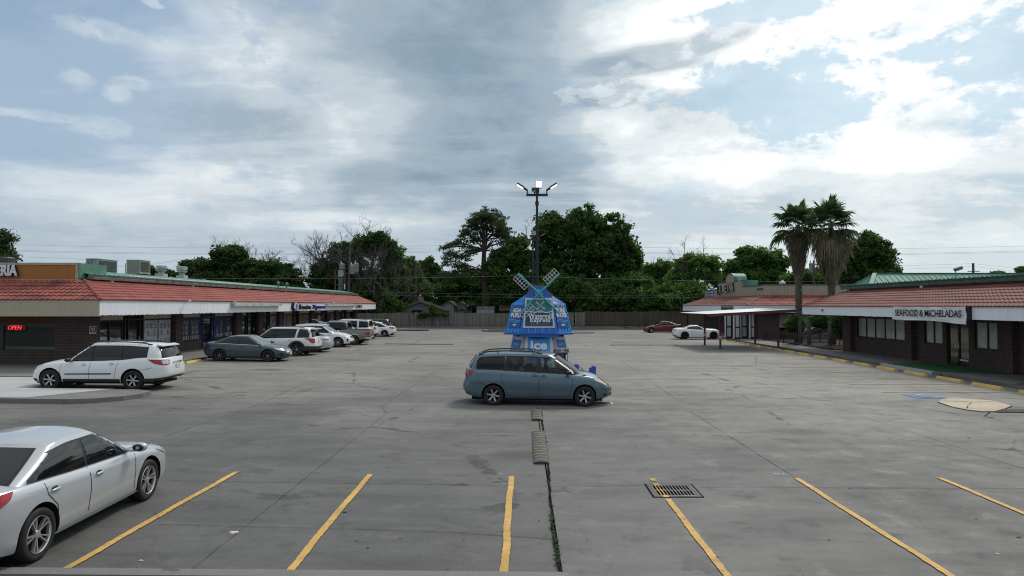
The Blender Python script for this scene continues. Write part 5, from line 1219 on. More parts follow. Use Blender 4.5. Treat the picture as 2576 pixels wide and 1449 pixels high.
# ------------------------------------------------------------------ left strip of shops
XW = -21.8; FX = -20.0; ZS, ZH, ZF, ZT = 1.02, 2.57, 2.86, 3.61
YN = 33.5; YE = 88.0; FZ = .27+.13      # floor level of the shops
def left_shops():
    rt = thing('strip_mall', 'long brick shop row on the left under a red tiled canopy roof with white fascia', 'building', (-30, 60, 0)); rt.location = (0, 0, 0)
    # back mass and soffit
    mb = MB(); mb.box(-40, XW-.45, YN+.55, YE, 0, 4.55); part('wall', mb, M_BRICK, rt)
    mb = MB(); mb.box(-40, FX-.06, YN-1.55, YE+2.9, ZF+.02, ZF+.10); part('soffit', mb, M_SOFF, rt)
    # brick piers along the shop front: (y0, y1)
    piers = [(YN, 34.75), (42.3, 43.2), (51.2, 52.3), (55.5, 56.5), (60.2, 61.3), (69.3, 70.5), (78.3, 79.5), (87.0, 88.0)]
    for a, b in piers:
        mb = MB(); mb.box(XW-.5, XW+.02, a, b, 0, ZF+.03)
        if a == YN: mb = MB(); mb.box(-23.25, XW+.02, a, b, 0, ZF+.03)
        part('brick_pier', mb, M_BRICK, rt)
    X0 = XW-.30
    # bays: kind, y0, y1
    P1 = mat('menu_poster', (.45, .47, .50), .5, var=.1); 
    def bay(y0, y1, panes, glass, sill=ZS, brick=True):
        mb = MB(); mb.box(X0-.15, X0+.12, y0, y1, 0, sill); part('brick_sill', mb, M_BRICK, rt)
        mb = MB(); mb.box(X0-.12, X0+.03, y0, y1, ZH, ZF+.02); part('header_panel', mb, M_CREAM, rt)
        return window_bay(rt, 'Y', X0, y0, y1, sill, ZH, panes, glass, 1, .07)
    def door(y0, y1, m=M_FRAME, glass=M_SHOP, side=.32):
        f = MB(); f.box(X0-.05, X0+.08, y0, y0+.10, FZ-.02, ZF); f.box(X0-.05, X0+.08, y1-.10, y1, FZ-.02, ZF); f.box(X0-.05, X0+.08, y0+side, y0+side+.07, FZ, ZF); f.box(X0-.05, X0+.08, y1-side-.07, y1-side, FZ, ZF)
        f.box(X0-.05, X0+.08, y0+.1, y1-.1, ZH-.04, ZH+.04)
        d = part('door', f, m, rt)
        g = MB(); g.box(X0-.06, X0-.02, y0+.08, y1-.08, FZ, ZF); part('pane', g, glass, d)
        h = MB(); h.tube([(X0+.12, y1-side-.2, 1.3), (X0+.12, y1-side-.2, 1.6)], .018, 6); part('handle', h, M_CHROME, d)
    bay(34.75, 37.2, 2, M_SHOP); door(37.3, 39.15)
    f1 = bay(39.15, 42.3, 2, M_SHOP, 1.0); f2 = bay(43.2, 46.0, 2, M_SHOP, 1.0)
    door(46.05, 48.15, mat('blue_door_frame', (.015, .06, .20), .5)); f3 = bay(48.2, 51.2, 2, M_SHOP, 1.0)
    bay(52.3, 53.6, 1, M_SHOP); door(53.6, 55.5); door(56.5, 58.6); bay(58.6, 60.2, 1, M_SHOP)
    bay(61.3, 62.7, 1, M_SHOP); bay(62.7, 64.2, 1, M_SHOP, .6); door(64.2, 66.2); bay(66.2, 69.3, 2, M_SHOP)
    bay(70.5, 73.4, 2, M_SHOP); door(73.4, 75.6); bay(75.6, 78.3, 2, M_SHOP)
    bay(79.5, 81.4, 1, M_SHOP); door(81.4, 83.8); bay(83.8, 87.0, 2, M_SHOP)
    # front end towards the camera
    mb = MB(); mb.box(-40, -23.2, YN+.15, YN+.6, 0, 1.06); part('brick_sill', mb, M_BRICK, rt)
    window_bay(rt, 'X', YN+.22, -28.9, -26.0, 1.06, 2.46, 1, M_SHOP, fw=.09); window_bay(rt, 'X', YN+.22, -26.0, -23.25, 1.06, 2.46, 1, M_SHOP, fw=.09)
    window_bay(rt, 'X', YN+.22, -32, -28.9, 1.06, 2.46, 1, M_SHOP, fw=.09)
    mb = MB(); mb.box(-40, -23.25, YN+.10, YN+.5, 2.46, ZF+.03); part('header_panel', mb, M_BROWNP, rt)
    # fascias
    mb = MB(); mb.box(FX-.06, FX, YN-1.65, YE+2.9, ZF, ZT); part('fascia', mb, M_WFAS, rt, label='white grooved fascia')
    mb = MB(); mb.box(-40, FX-.01, YN-1.71, YN-1.65, ZF-.02, ZT); part('fascia', mb, M_TFAS, rt, label='tan fascia board')
    mb = MB(); mb.box(-40, FX-.01, YE+2.9, YE+2.96, ZF, ZT); part('fascia', mb, M_WFASX, rt)
    # chipped lower edge
    rnd = random.Random(4); mb = MB()
    for k in range(240):
        y = YN-1.6+rnd.random()**1.5*57; w = rnd.uniform(.02, .10); mb.box(FX, FX+.004, y, y+w, ZF+.0, ZF+rnd.uniform(.012, .045))
    part('peeled_edge', mb, mat('bare_wood_edge', (.16, .13, .10), .9), rt)
    # tiles: long side and near end, 45 degree hip
    RUN, RISE = 2.1, .98
    e0 = Vector((FX+.02, YN-1.70, ZT+.01)); e1 = Vector((FX+.02, YE+2.95, ZT+.01))
    tiles(e0, e1, (-RUN, 0, RISE), 7, RUN, RUN, M_TILE_L, rt)
    tiles((-40, YN-1.70, ZT+.01), (FX+.02, YN-1.70, ZT+.01), (0, RUN, RISE), 6, 0, RUN, M_TILE_N, rt)
    mb = MB(); h0 = e0+Vector((0, 0, .03)); h1 = e0+Vector((-RUN, RUN, RISE+.03)); pts = [h0+(h1-h0)*t/8 for t in range(9)]
    for a, b in zip(pts, pts[1:]): mb.tube([a-(b-a)*.12, b], [.085, .07], 8)
    part('hip_tiles', mb, M_TILE_N, rt, smooth=False)
    mb = MB(); h0 = e1+Vector((0, 0, .02)); h1 = e1+Vector((-RUN, -RUN, RISE+.02)); mb.tube([h0, h1], .06, 6); part('hip_tiles', mb, M_TILE_L, rt)
    # wall strip, gutter, low green roof
    xt = FX-RUN; mb = MB(); mb.box(xt-.1, xt-.02, YN+.4, YE+.85, ZT+RISE-.05, 4.72); part('upper_wall', mb, mat('red_flashing', (.10, .03, .028), .8), rt)
    mb = MB(); y0, y1 = YN+.75, YE+.9
    mb.add([(xt+.22, y0, 4.68), (xt+.26, y0, 4.80), (xt+.22, y0, 4.83), (xt+.30, y0, 4.93), (xt+.0, y0, 4.95), (xt-.1, y0, 4.68)]+[(xt+.22, y1, 4.68), (xt+.26, y1, 4.80), (xt+.22, y1, 4.83), (xt+.30, y1, 4.93), (xt+.0, y1, 4.95), (xt-.1, y1, 4.68)],
           [(i, (i+1) % 6, 6+(i+1) % 6, 6+i) for i in range(6)]+[(0, 5, 4, 3, 2, 1), (6, 7, 8, 9, 10, 11)]); part('gutter', mb, M_GUTG, rt, fix=True)
    for k in range(7):
        y = YN+2.5+k*8.8; mb = MB(); mb.box(xt+.02, xt+.16, y-.1, y+.1, 4.56, 4.68); part('downspout', mb, mat('white_metal', (.6, .62, .63), .5), rt)
    mb = MB(); mb.add([(xt+.1, y0, 4.94), (-24.0, y0, 5.27), (-24.0, y1, 5.27), (xt+.1, y1, 4.94), (-40, y0, 5.1), (-40, y1, 5.1)], [(0, 3, 2, 1), (1, 2, 5, 4)])
    for k in range(130):
        y = y0+k*.42; mb.box(xt+.0, xt+.05, y, y+.04, 4.93, 4.985)
    part('metal_roof', mb, M_GREEN, rt)
    mb = MB(); mb.tube([(xt+.12, YN+4, 4.99), (xt+.12, YN+22, 4.99)], .02, 5); part('conduit', mb, mat('white_metal', (.6, .62, .63), .5), rt)
    # sign parapet over the near end
    rs = thing('parapet_sign_wall', 'orange board parapet with white block letters over the left corner shop', 'sign wall', (-26, YN+.4, 4.6)); o = lambda n, mb, m, **k: part(n, mb, m, rs, world=True, **k)
    ya = YN+.42; zb, zt = 4.62, 5.50; xr = (196-1319)/1700*ya
    mb = MB(); mb.box(-36, xr-.12, ya, ya+.3, zb+.05, zt-.10); o('board_panel', mb, M_ORANGE)
    mf = mat('tan_trim', (.36, .33, .26), .7, var=.15)
    mb = MB(); mb.box(-36, xr+.02, ya-.04, ya+.32, zt-.11, zt); mb.box(xr-.13, xr+.02, ya-.04, ya+.32, zb-.05, zt-.11); mb.box(-36, xr-.13, ya-.03, ya+.3, zb-.02, zb+.05); o('trim', mb, mf)
    mb = MB(); mb.box(xr+.02, xr+.06, ya-.02, ya+2.2, zb+.1, zt-.02); o('side_panel', mb, M_GREEN)
    tw = text_mb('ERIA', (-25.88, ya-.12, 5.11), (1, 0, 0), (0, 0, 1), .54, 1.04, .08, 0, .035); o('letters', tw, mat('white_letters', (.68, .69, .72), .5))
    sh = MB(); sh.v = [(a+.05, b+.05, c-.03) for a, b, c in tw.v]; sh.f = tw.f; sh.mi = tw.mi; o('letter_backing', sh, M_BLACK)
    # open sign
    rs = thing('open_sign', 'red neon open sign glowing in the left corner shop window', 'sign', (-25.7, YN+.1, 2.0)); c = at(38, 824, YN+.12)
    part('letters', text_mb('OPEN', c, (1, 0, 0), (0, 0, 1), .21, .68, .03, .25, -.012), mat('neon_red', (.9, .05, .06), .4, emit=(1, .055, .07), estr=1.0), rs, world=True)
    mb = MB(); n = 30; ring = [(c.x+.50*math.cos(t), c.y+.03, c.z+.26*math.sin(t)) for t in [2*math.pi*i/n for i in range(n+1)]]; mb.tube(ring, .014, 5, cap=False); part('tube_frame', mb, mat('unlit_tube', (.10, .03, .04), .4), rs, world=True)
    # red notice on the pier
    c = at(214, 823, 34.1); xs = XW+.04; rs = thing('notice_sign', 'small red and white NO sign on the corner brick pier', 'sign', (xs, 34.1, 1.9))
    mb = MB(); mb.box(xs, xs+.015, 33.83, 34.37, 1.92, 2.32); part('board', mb, mat('sign_white', (.6, .58, .58), .6), rs, world=True); mb = MB(); mb.box(xs+.015, xs+.02, 33.86, 34.34, 2.02, 2.29); part('red_field', mb, mat('sign_red', (.16, .02, .03), .6), rs, world=True)
    part('letters', text_mb('NO', (xs+.022, 34.1, 2.16), (0, 1, 0), (0, 0, 1), .16, .28, .004, 0, .02), MATS['sign_white'], rs, world=True)
    part('letters', text_mb('TRESPASSING', (xs+.02, 34.1, 1.975), (0, 1, 0), (0, 0, 1), .05, .44, .003), MATS['sign_red'], rs, world=True)
    # posters on the glass
    XP = XW-.255
    def poster(y0, y1, z0, z1, m, name, label, fn):
        rs = thing(name, label, 'poster', (XP, (y0+y1)/2, z0)); mb = MB(); mb.box(XP-.01, XP, y0, y1, z0, z1); part('sheet', mb, m, rs, world=True)
        fn(rs, y0, y1, z0, z1)
    cols = {k: mat('print_'+k, v, .6) for k, v in dict(red=(.35, .03, .03), brown=(.16, .07, .04), navy=(.035, .035, .16), cream=(.5, .42, .30), pink=(.45, .12, .14), white=(.55, .56, .58), yellow=(.45, .35, .08), grey=(.16, .17, .19), dark=(.03, .03, .035), teal=(.05, .25, .25), maroon=(.16, .02, .04), silver=(.28, .30, .33)).items()}
    def spots(rs, pts, seed=0, off=.004):
        by = {}
        for (y, z, w, h, c) in pts:
            r = random.Random(int(y*977+z*31)); n = 9; k = by.setdefault(c, MB()); vs = []
            if h < 0: vs = [(XP+off, y+w*a, z-h*b) for a, b in ((-.5, -.5), (.5, -.5), (.5, .5), (-.5, .5))]; k.add(vs, [tuple(range(4))]); continue
            for i in range(n): t = 2*math.pi*i/n; q = r.uniform(.7, 1.15); vs.append((XP+off, y+w/2*q*math.cos(t), z+h/2*q*math.sin(t)))
            k.add(vs, [tuple(range(n))])
        for i, (c, k) in enumerate(by.items()):
            k.v = [(x+.0015*i, y, z) for x, y, z in k.v]; part('printed_picture', k, cols[c], rs, world=True)
    def food(rs, y0, y1, z0, z1):
        w, h = y1-y0, z1-z0; pts = []
        r = random.Random(int(y0*10))
        for (u, v) in ((.2, .80), (.52, .80), (.82, .80), (.28, .50), (.75, .48), (.2, .14), (.50, .16), (.8, .16)):
            pts += [(y0+u*w, z0+v*h, .17*w/1.2, .20, r.choice(['red', 'brown', 'pink'])), (y0+u*w, z0+v*h+.05, .11, .10, r.choice(['yellow', 'cream', 'white', 'brown']))]
            pts += [(y0+u*w+.02, z0+v*h-.16, .24*w/1.3, -.055, 'navy')]
        spots(rs, pts)
    mp = mat('pale_menu_print', (.42, .46, .50), .5, var=.25, vscale=2)
    poster(39.28, 40.68, 1.08, 2.48, mp, 'menu_poster', 'white window poster of desserts and snacks, left of the pair', food); poster(40.80, 42.18, 1.08, 2.48, mp, 'menu_poster', 'white window poster of drinks and snacks, right of the pair', food)
    mn = mat('navy_vinyl', (.012, .022, .075), .5, var=.3, vscale=1.5)
    def barber(word, kind):
        def fn(rs, y0, y1, z0, z1):
            w = y1-y0
            if word: part('letters', text_mb(word, (XP+.006, (y0+y1)/2, z1-.26), (0, 1, 0), (0, 0, 1), .25, w*.88, .004), cols['silver'], rs, world=True)
            pts = []
            for i in range(7): y = y0+.12+(w-.24)*i/6; pts.append((y, z0+.16, .075, -.26, 'white' if i % 2 == 0 else 'maroon'))
            mb = {'white': MB(), 'maroon': MB()}
            for i in range(11):
                y = y0+.04+(w-.14)*i/11; c = 'white' if i % 2 == 0 else 'maroon'; mb[c].add([(XP+.005, y, z0+.02), (XP+.005, y+.07, z0+.02), (XP+.005, y+.13, z0+.28), (XP+.005, y+.06, z0+.28)], [(0, 1, 2, 3)])
            for c in mb: part('stripes', mb[c], cols[c], rs, world=True)
            if kind == 'faces':
                for a in (.3, .7):
                    for b in (.36, .60): spots(rs, [(y0+a*w, z0+b*(z1-z0), .34*w/1.2, -.30, 'grey'), (y0+a*w, z0+b*(z1-z0), .17, .26, 'silver'), (y0+a*w, z0+b*(z1-z0)+.08, .16, .09, 'dark')], off=.004)
            if kind == 'beard':
                yc = (y0+y1)/2; mbb = MB(); mbb.add([(XP+.006, yc+a, z0+b) for a, b in ((-.20, .80), (-.17, .60), (-.06, .36), (0, .32), (.06, .36), (.17, .60), (.20, .80), (.11, .70), (0, .74), (-.11, .70))], [(0, 1, 2, 9), (2, 3, 4, 7, 8, 9) if False else (2, 3, 8, 9), (3, 4, 7, 8), (4, 5, 6, 7)]); part('printed_picture', mbb, cols['silver'], rs, world=True)
                spots(rs, [(yc, z1-.18, .26, .16, 'silver'), (yc, z1-.30, .30, -.04, 'maroon'), (yc, z0+.92, .30, -.03, 'grey'), (yc, z0+.98, .22, -.03, 'silver')])
            if kind == 'list':
                t = MB()
                for i, wd in enumerate(('HAIRCUTS', 'HOT SHAVES', 'BEARDS', 'FADES', 'LINE UP', 'KIDS CUTS')): t = join(t, text_mb(wd, (XP+.006, y0+w*.68, z1-.30-.17*i), (0, 1, 0), (0, 0, 1), .09, .40, .003, 0, .01))
                part('letters', t, cols['silver'], rs, world=True); spots(rs, [(y0+.28, z0+.62, .22, .5, 'grey'), (y0+.28, z0+.42, .3, .12, 'silver')])
        return fn
    poster(43.30, 44.55, 1.08, 2.50, mn, 'barber_poster', 'navy window print starting the word BARBERSHOP', barber('BARBE', 'faces')); poster(44.66, 45.92, 1.08, 2.50, mn, 'barber_poster', 'navy window print ending the word BARBERSHOP', barber('RSHOP', 'faces'))
    poster(48.3, 49.65, 1.08, 2.50, mn, 'barber_poster', 'navy window print with a list of barber services', barber(None, 'list')); poster(49.76, 51.1, 1.08, 2.50, mn, 'barber_poster', 'navy window print with a white bearded face', barber(None, 'beard'))
    mg = mat('olive_poster', (.16, .17, .09), .6)
    for i, (y0, y1, m_, l) in enumerate(((61.4, 62.6, mat('blue_photo_print', (.12, .15, .28), .5, var=.4, vscale=3), 'blue photo poster beside the fifth brick pier'), (62.85, 64.1, mg, 'tall olive poster with a brown diamond'), (66.3, 67.7, mat('red_photo_print', (.22, .09, .07), .5, var=.4, vscale=3), 'red brown food poster right of the olive posters'), (67.8, 69.2, mg, 'second olive poster near the raised tailgate'),
                       (58.75, 60.1, mat('pale_price_print', (.22, .22, .25), .5, var=.4, vscale=4), 'pale price list poster left of the blue photo poster'), (76.9, 78.2, cols['grey'], 'dull grey poster between the far piers'), (84.0, 85.4, mat('clinic_print', (.14, .09, .08), .5, var=.5, vscale=4), 'brown clinic poster near the far end'))):
        poster(y0, y1, 1.1, 2.45, m_, 'window_poster', l, lambda rs, a, b, c, d: spots(rs, [((a+b)/2, c+.9, .5, .45, 'brown'), ((a+b)/2, c+.35, .7, -.2, 'grey')]))
    # fascia signs
    xs = FX+.005
    def box_sign(y0, y1, z0, z1, label, m): 
        mb = MB(); mb.box(xs, xs+.28, y0, y1, z0, z1); mb.box(xs, xs+.1, y0-.03, y1+.03, z1-.02, z1+.02); return top('sign_raceway', mb, m, label, 'sign box')
    mo = mat_worn('old_white_metal', (.50, .50, .47), (.12, .10, .08), .8, 3)
    box_sign(46.0, 55.0, 3.30, 3.50, 'long empty off-white sign raceway on the fascia above the barber shop', mo)
    box_sign(64.0+3.8, 79.0, 3.30, 3.50, 'long empty grey-white sign raceway right of the blue money transfer sign', mo)
    rs = thing('shop_sign', 'blue channel letter sign with a round logo on the left white fascia', 'sign', (xs, 61, 2.9)); mnv = mat('sign_navy', (.02, .035, .22), .4); mk = mat('sign_black', (.012, .012, .018), .5)
    mb = MB(); n = 24; cy, cz = 58.6, 3.28
    mb.lathe([(.40, xs), (.40, xs+.22)], c=(0, cy, cz), axis='X', n=n); mb.v = [(x, cy+(y-cy)*1.6, z) for x, y, z in mb.v]; mb.face([n+i for i in range(n)]); part('round_logo', mb, mk, rs, world=True, fix=True)
    mb = MB(); mb.v = [(xs+.225, cy+.56*math.cos(t), cz+.35*math.sin(t)) for t in [2*math.pi*i/n for i in range(n)]]; mb.f = [tuple(range(n))]; mb.mi = [0]; part('logo_face', mb, cols['white'], rs, world=True)
    mb = MB(); mb.v = [(xs+.23, cy+a, cz+b) for a, b in ((-.35, -.28), (.1, -.3), (.5, .1), (.2, .05), (.38, .30), (-.2, .1), (.02, .0))]; mb.f = [(0, 1, 2, 3, 4, 5, 6)]; mb.mi = [0]; part('logo_mark', mb, mat('print_blue', (.03, .14, .45), .5), rs, world=True)
    part('letters', text_mb('Envio', (xs+.16, 61.0, 3.22), (0, 1, 0), (0, 0, 1), .44, 3.0, .14, 0, .02), mk, rs, world=True); part('letters', text_mb('Xpress', (xs+.16, 65.0, 3.17), (0, 1, 0), (0, 0, 1), .50, 4.0, .14, 0, .02), mnv, rs, world=True)
    rs = thing('shop_sign', 'dark red CLINICA lettering on the far white fascia', 'sign', (xs, 84, 3)); 
    c_ = thing
    def txt(s_, y, z, h, w, m_, d=.05, sh=0, b=.01): part('letters', text_mb(s_, (xs+d, y, z), (0, 1, 0), (0, 0, 1), h, w, d, sh, b), m_, rs, world=True)
    txt('CLINICA', 80.6+.9, 3.26, .36, 3.3, mat('letters_brown', (.12, .03, .03), .6), b=-.0)
    mb = MB(); mb.v = [(xs+.03, 79.2+a*1.6, 3.28+b) for a, b in ((0, -.16), (.22, .02), (.2, .14), (.08, .15), (0, .08), (-.08, .15), (-.2, .14), (-.22, .02))]; mb.f = [tuple(range(8))]; mb.mi = [0]; part('heart_mark', mb, mat('heart_red', (.45, .03, .05), .5), rs, world=True)
    # cameras on the fascia
    for y, l in ((39.9, 'small white dome camera on the left fascia near the corner'), (46.2, 'white security camera on the tile edge above the first raceway'), (70, 'white security camera on the tile edge left of the clinic sign')):
        mb = MB(); mb.tube([(FX+.02, y, ZT-.06), (FX+.22, y-.05, ZT-.02)], .02, 6); mb.obox((FX+.30, y-.1, ZT+.0), (.6, -.8, -.15), (.8, .6, 0), (0, 0, 1), .14, .05, .05); top('security_camera', mb, mat('camera_white', (.55, .56, .56), .4), l, 'camera')
    # electric box + red disc
    mb = MB(); mb.box(XW+.02, XW+.22, 70.9, 71.6, 1.75, 2.3); top('meter_box', mb, mat('meter_grey', (.35, .36, .35), .6), 'pale grey meter box hanging by the far shop door', 'box')
    rs = MB(); rs.lathe([(.001, XW+.20), (.22, XW+.20), (.22, XW+.17)], c=(0, 72.3, 2.15), axis='X', n=16); top('round_sign', rs, mat('sign_bright_red', (.42, .02, .03), .5), 'small round red sign beside the far meter box', 'sign')
    return rt
left_shops()
# ------------------------------------------------------------------ roof plant on the left shops
def plant():
    mg = mat('hvac_grey', (.25, .28, .29), .55, .2, var=.2, vscale=2); mb_ = mat('hvac_beige', (.33, .33, .28), .6, .1, var=.2); mgal = mat('galvanised', (.42, .44, .43), .45, .5, var=.25, vscale=3); mc = mat('coil_dark', (.04, .045, .05), .6)
    def unit(p0, p1, Y, zroof, label, m, dep, louvre=False):
        a, b = at(p0, 686, Y), at(p1, 654, Y); w = b.x-a.x; h = .80; rt = thing('rooftop_unit', label, 'air conditioner', ((a.x+b.x)/2, Y, a.z))
        mb = MB(); mb.box(-w/2, w/2, 0, dep, 0, h); mb.box(-w/2-.02, w/2+.02, -.02, dep+.02, h, h+.035); mb.box(-w/2-.03, w/2+.03, -.03, dep+.03, -.06, 0); part('cabinet', mb, m, rt)
        mb = MB(); n = 14
        for i in range(n): z = .06+(h-.12)*i/n; mb.box(w/2+.002, w/2+.012, .08, dep-.08, z, z+.03)
        part('coil_grille', mb, mc, rt)
        if louvre:
            mb = MB(); mb.box(-w/2+.05, w/2-.05, -.012, -.003, .05, h-.05); g = part('front_grille', mb, mat('louvre_beige', (.24, .245, .21), .6), rt)
        else:
            mb = MB(); mb.box(-.02, .0, -.01, -.002, .02, h-.02); mb.box(-w*.35, -w*.22, -.012, -.002, h*.6, h*.75); part('access_panel', mb, mc, rt)
        mb = MB(); mb.box(-w/2, w/2, .05, .20, -.35, -.06); mb.box(-w/2, w/2, dep-.2, dep-.05, -.35, -.06); part('skid', mb, M_BLACK, rt)
        mb = MB(); mb.tube([(-w/2-.02, .2, h-.15), (-w/2-.18, .2, h-.2), (-w/2-.18, .2, -.3)], .025, 6); part('pipe', mb, mgal, rt)
    unit(216, 246, 39.5, 5.2, 'large grey rooftop air conditioner nearest the corner on the left shops', mg, 1.9); unit(318, 352, 43.3, 5.2, 'beige louvred rooftop air conditioner, second on the left shops', mb_, 1.2, True)
    for px, Y, y0, y1, l in ((406, 46.6, 697, 668, 'larger galvanised mushroom exhaust fan on the left roof'), (458, 49.5, 702, 671, 'smaller galvanised mushroom exhaust fan, right of the larger one')):
        a, b = at(px, y0, Y), at(px, y1, Y); h = b.z-a.z; r = .36; rt = thing('exhaust_fan', l, 'exhaust fan', (a.x, Y, a.z-.05))
        mb = MB(); mb.box(-r*.8, r*.8, -r*.8, r*.8, -.1, h*.35); part('curb_box', mb, mat('curb_white', (.45, .45, .42), .7), rt)
        mb = MB(); mb.lathe([(r*.55, h*.35), (r*.6, h*.55), (r, h*.62), (r, h*.68), (r*.75, h*.70), (r*.78, h*.78), (r, h*.80), (r, h*1.03), (r*.8, h*1.06), (.01, h*1.08)], n=20); part('fan_hood', mb, mgal, rt, sharp=40)
    for px, Y, py, l in ((447, 41.5, 684, None), (1119-000, 0, 0, None)): pass
    for (px, py, Y, h, l) in ((278, 688, 41, .28, 'low silver turbine vent between the two rooftop units'), (355, 693, 45.5, .28, 'low silver vent right of the beige rooftop unit'), (700, 722, 62, .55, 'small brown roof vent, left of a pair'), (721, 724, 64, .55, 'small brown roof vent, right of a pair'), (431, 706, 48, .3, 'tiny roof vent pipe between the exhaust fans'), (513, 711, 54, .3, 'tiny roof vent pipe right of the exhaust fans')):
        a = at(px, py, Y); mb = MB(); r = .14; mb.tube([(a.x, Y, a.z-.3), (a.x, Y, a.z+h*.5)], r*.6, 8); mb.lathe([(r, a.z+h*.4), (r*1.3, a.z+h*.7), (.01, a.z+h)], c=(a.x, Y, 0), n=10); top('roof_vent', mb, mgal if 'silver' in l else mat('vent_brown', (.16, .13, .11), .7), l, 'vent')
    mb = MB(); a = at(12, 708, 38); b = at(12, 647, 38); mb.lathe([(.62, a.z-.4), (.62, b.z-.06), (.58, b.z), (.01, b.z)], c=(a.x-.2, 38, 0), n=28)
    for i in range(28): t = 2*math.pi*i/28; mb.box(a.x-.2+.62*math.cos(t)-.01, a.x-.2+.62*math.cos(t)+.01, 38+.62*math.sin(t)-.01, 38+.62*math.sin(t)+.01, a.z-.4, b.z-.08)
    top('roof_tank', mb, mat('dark_ribbed_metal', (.05, .055, .06), .5), 'dark ribbed cylinder standing on the far left roof', 'roof tank')
plant()
# ------------------------------------------------------------------ right restaurant
RW = 23.1
def right_shop():
    rt = thing('restaurant', 'brick restaurant on the right with white fascia, red tiles and green metal roof', 'building', (0, 0, 0)); Z0 = .12
    FXR, F0, F1 = 20.3, 2.71, 3.30; YB, YA = 49.3, 14.0
    def wall(a, b, z0, z1, x0=RW, x1=RW+.3): mb = MB(); mb.box(x0, x1, a, b, z0, z1); return mb
    win = [(41.1, 47.0, 5, 1.16, 2.55), (37.4, 39.1, 2, 1.16, 2.55), (32.9, 34.75, 2, 1.12, 2.55), (26.5, 31.2, 4, 1.12, 2.55), (20, 25, 4, 1.12, 2.55)]
    ds = (35.2, 37.05)
    cuts = sorted([(w[0], w[1], w[3]) for w in win]+[(ds[0], ds[1], Z0)])
    y = YA; wmb = MB()
    for a, b, z in cuts:
        wmb.box(RW, RW+.3, y, a, 0, 2.8); wmb.box(RW, RW+.3, a, b, 0, z) if z > Z0 else None; wmb.box(RW, RW+.3, a, b, 2.55, 2.8); y = b
    wmb.box(RW, RW+.3, y, 48.4, 0, 2.8); wmb.box(RW, 45, 48.1, 48.41, 0, 4.4); wmb.box(RW+.3, 45, 14, 14.3, 0, 4.4); part('wall', wmb, M_BRICK, rt)
    for a, b in ((47.3, 48.45), (39.85, 40.55), (31.6, 32.6), (25.3, 26.2)):
        mb = MB(); mb.box(RW-.32, RW, a, b, 0, 2.8); part('brick_pier', mb, M_BRICK, rt)
    for a, b, n, z0, z1 in win: window_bay(rt, 'Y', RW+.10, a, b, z0, z1, n, M_BLIND, -1, .08)
    mb = MB(); a, b = ds; x = RW+.12
    mb.box(x-.05, x+.05, a, a+.09, Z0, 2.55); mb.box(x-.05, x+.05, b-.09, b, Z0, 2.55); mb.box(x-.05, x+.05, a+.09, b-.09, 2.33, 2.55); mb.box(x-.05, x+.05, (a+b)/2-.06, (a+b)/2+.06, Z0, 2.33); mb.box(x-.05, x+.05, a+.09, b-.09, Z0, Z0+.16)
    d = part('door', mb, M_FRAME, rt); mb = MB(); mb.box(x, x+.02, a+.05, (a+b)/2-.04, Z0+.1, 2.36); part('pane', mb, M_GOLD, d); mb = MB(); mb.box(x, x+.02, (a+b)/2+.04, b-.05, Z0+.1, 2.36); part('pane', mb, M_GOLD, d)
    mb = MB()
    for s_ in (-.13, .13): mb.tube([(x-.06, (a+b)/2+s_, 1.05), (x-.12, (a+b)/2+s_, 1.08), (x-.12, (a+b)/2+s_, 1.35), (x-.06, (a+b)/2+s_, 1.38)], .014, 6)
    part('handle', mb, M_CHROME, d); mb = MB(); mb.box(x-.058, x-.052, a+.14, (a+b)/2-.10, .42, .50); part('door_sticker', mb, mat('sign_white', (.6, .58, .58), .6), d)
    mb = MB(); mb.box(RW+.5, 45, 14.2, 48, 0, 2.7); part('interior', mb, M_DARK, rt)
    mb = MB(); mb.box(FXR+.03, RW+.3, YA, YB, F0+.02, F0+.08); part('soffit', mb, M_SOFF, rt)
    mb = MB(); mb.box(FXR, FXR+.05, YA, YB, F0, F1); part('fascia', mb, M_WFAS, rt); mb = MB(); mb.box(FXR, 45, YB, YB+.05, F0, F1); part('fascia', mb, M_WFASX, rt)
    rnd = random.Random(9); mb = MB()
    for k in range(70): y_ = rnd.uniform(20, YB); mb.box(FXR-.004, FXR, y_, y_+rnd.uniform(.02, .12), F0, F0+rnd.uniform(.01, .04))
    part('peeled_edge', mb, MATS['bare_wood_edge'], rt)
    RUN, RISE = 2.3, 1.03
    tiles((FXR-.02, YB+.03, F1), (FXR-.02, YA, F1), (RUN, 0, RISE), 7, RUN, 0, M_TILE_O, rt, name='tile_roof'); tiles((45, YB+.03, F1), (FXR-.02, YB+.03, F1), (0, -RUN, RISE), 7, 0, RUN, M_TILE_O, rt)
    mb = MB(); h0 = Vector((FXR-.02, YB+.03, F1+.03)); h1 = h0+Vector((RUN, -RUN, RISE)); pts = [h0+(h1-h0)*t/9 for t in range(10)]
    for a, b in zip(pts, pts[1:]): mb.tube([a-(b-a)*.12, b], [.075, .06], 8)
    part('hip_tiles', mb, M_TILE_O, rt)
    xt = FXR+RUN; mb = MB(); mb.box(xt, xt+.1, YA, YB-RUN, 4.30, 4.55); mb.box(xt, 45, YB-RUN-.1, YB-RUN, 4.3, 4.55); part('upper_wall', mb, MATS['red_flashing'], rt)
    y0, y1 = YA, 48.0; prof = [(xt-.12, 4.47), (xt-.16, 4.58), (xt-.13, 4.62), (xt-.22, 4.74), (xt+.1, 4.76), (xt+.1, 4.47)]
    mb = MB(); mb.add([(x, y1, z) for x, z in prof]+[(x, y0, z) for x, z in prof], [(i, (i+1) % 6, 6+(i+1) % 6, 6+i) for i in range(6)]+[(0, 5, 4, 3, 2, 1), (6, 7, 8, 9, 10, 11)]); part('gutter', mb, M_GREEND, rt, fix=True)
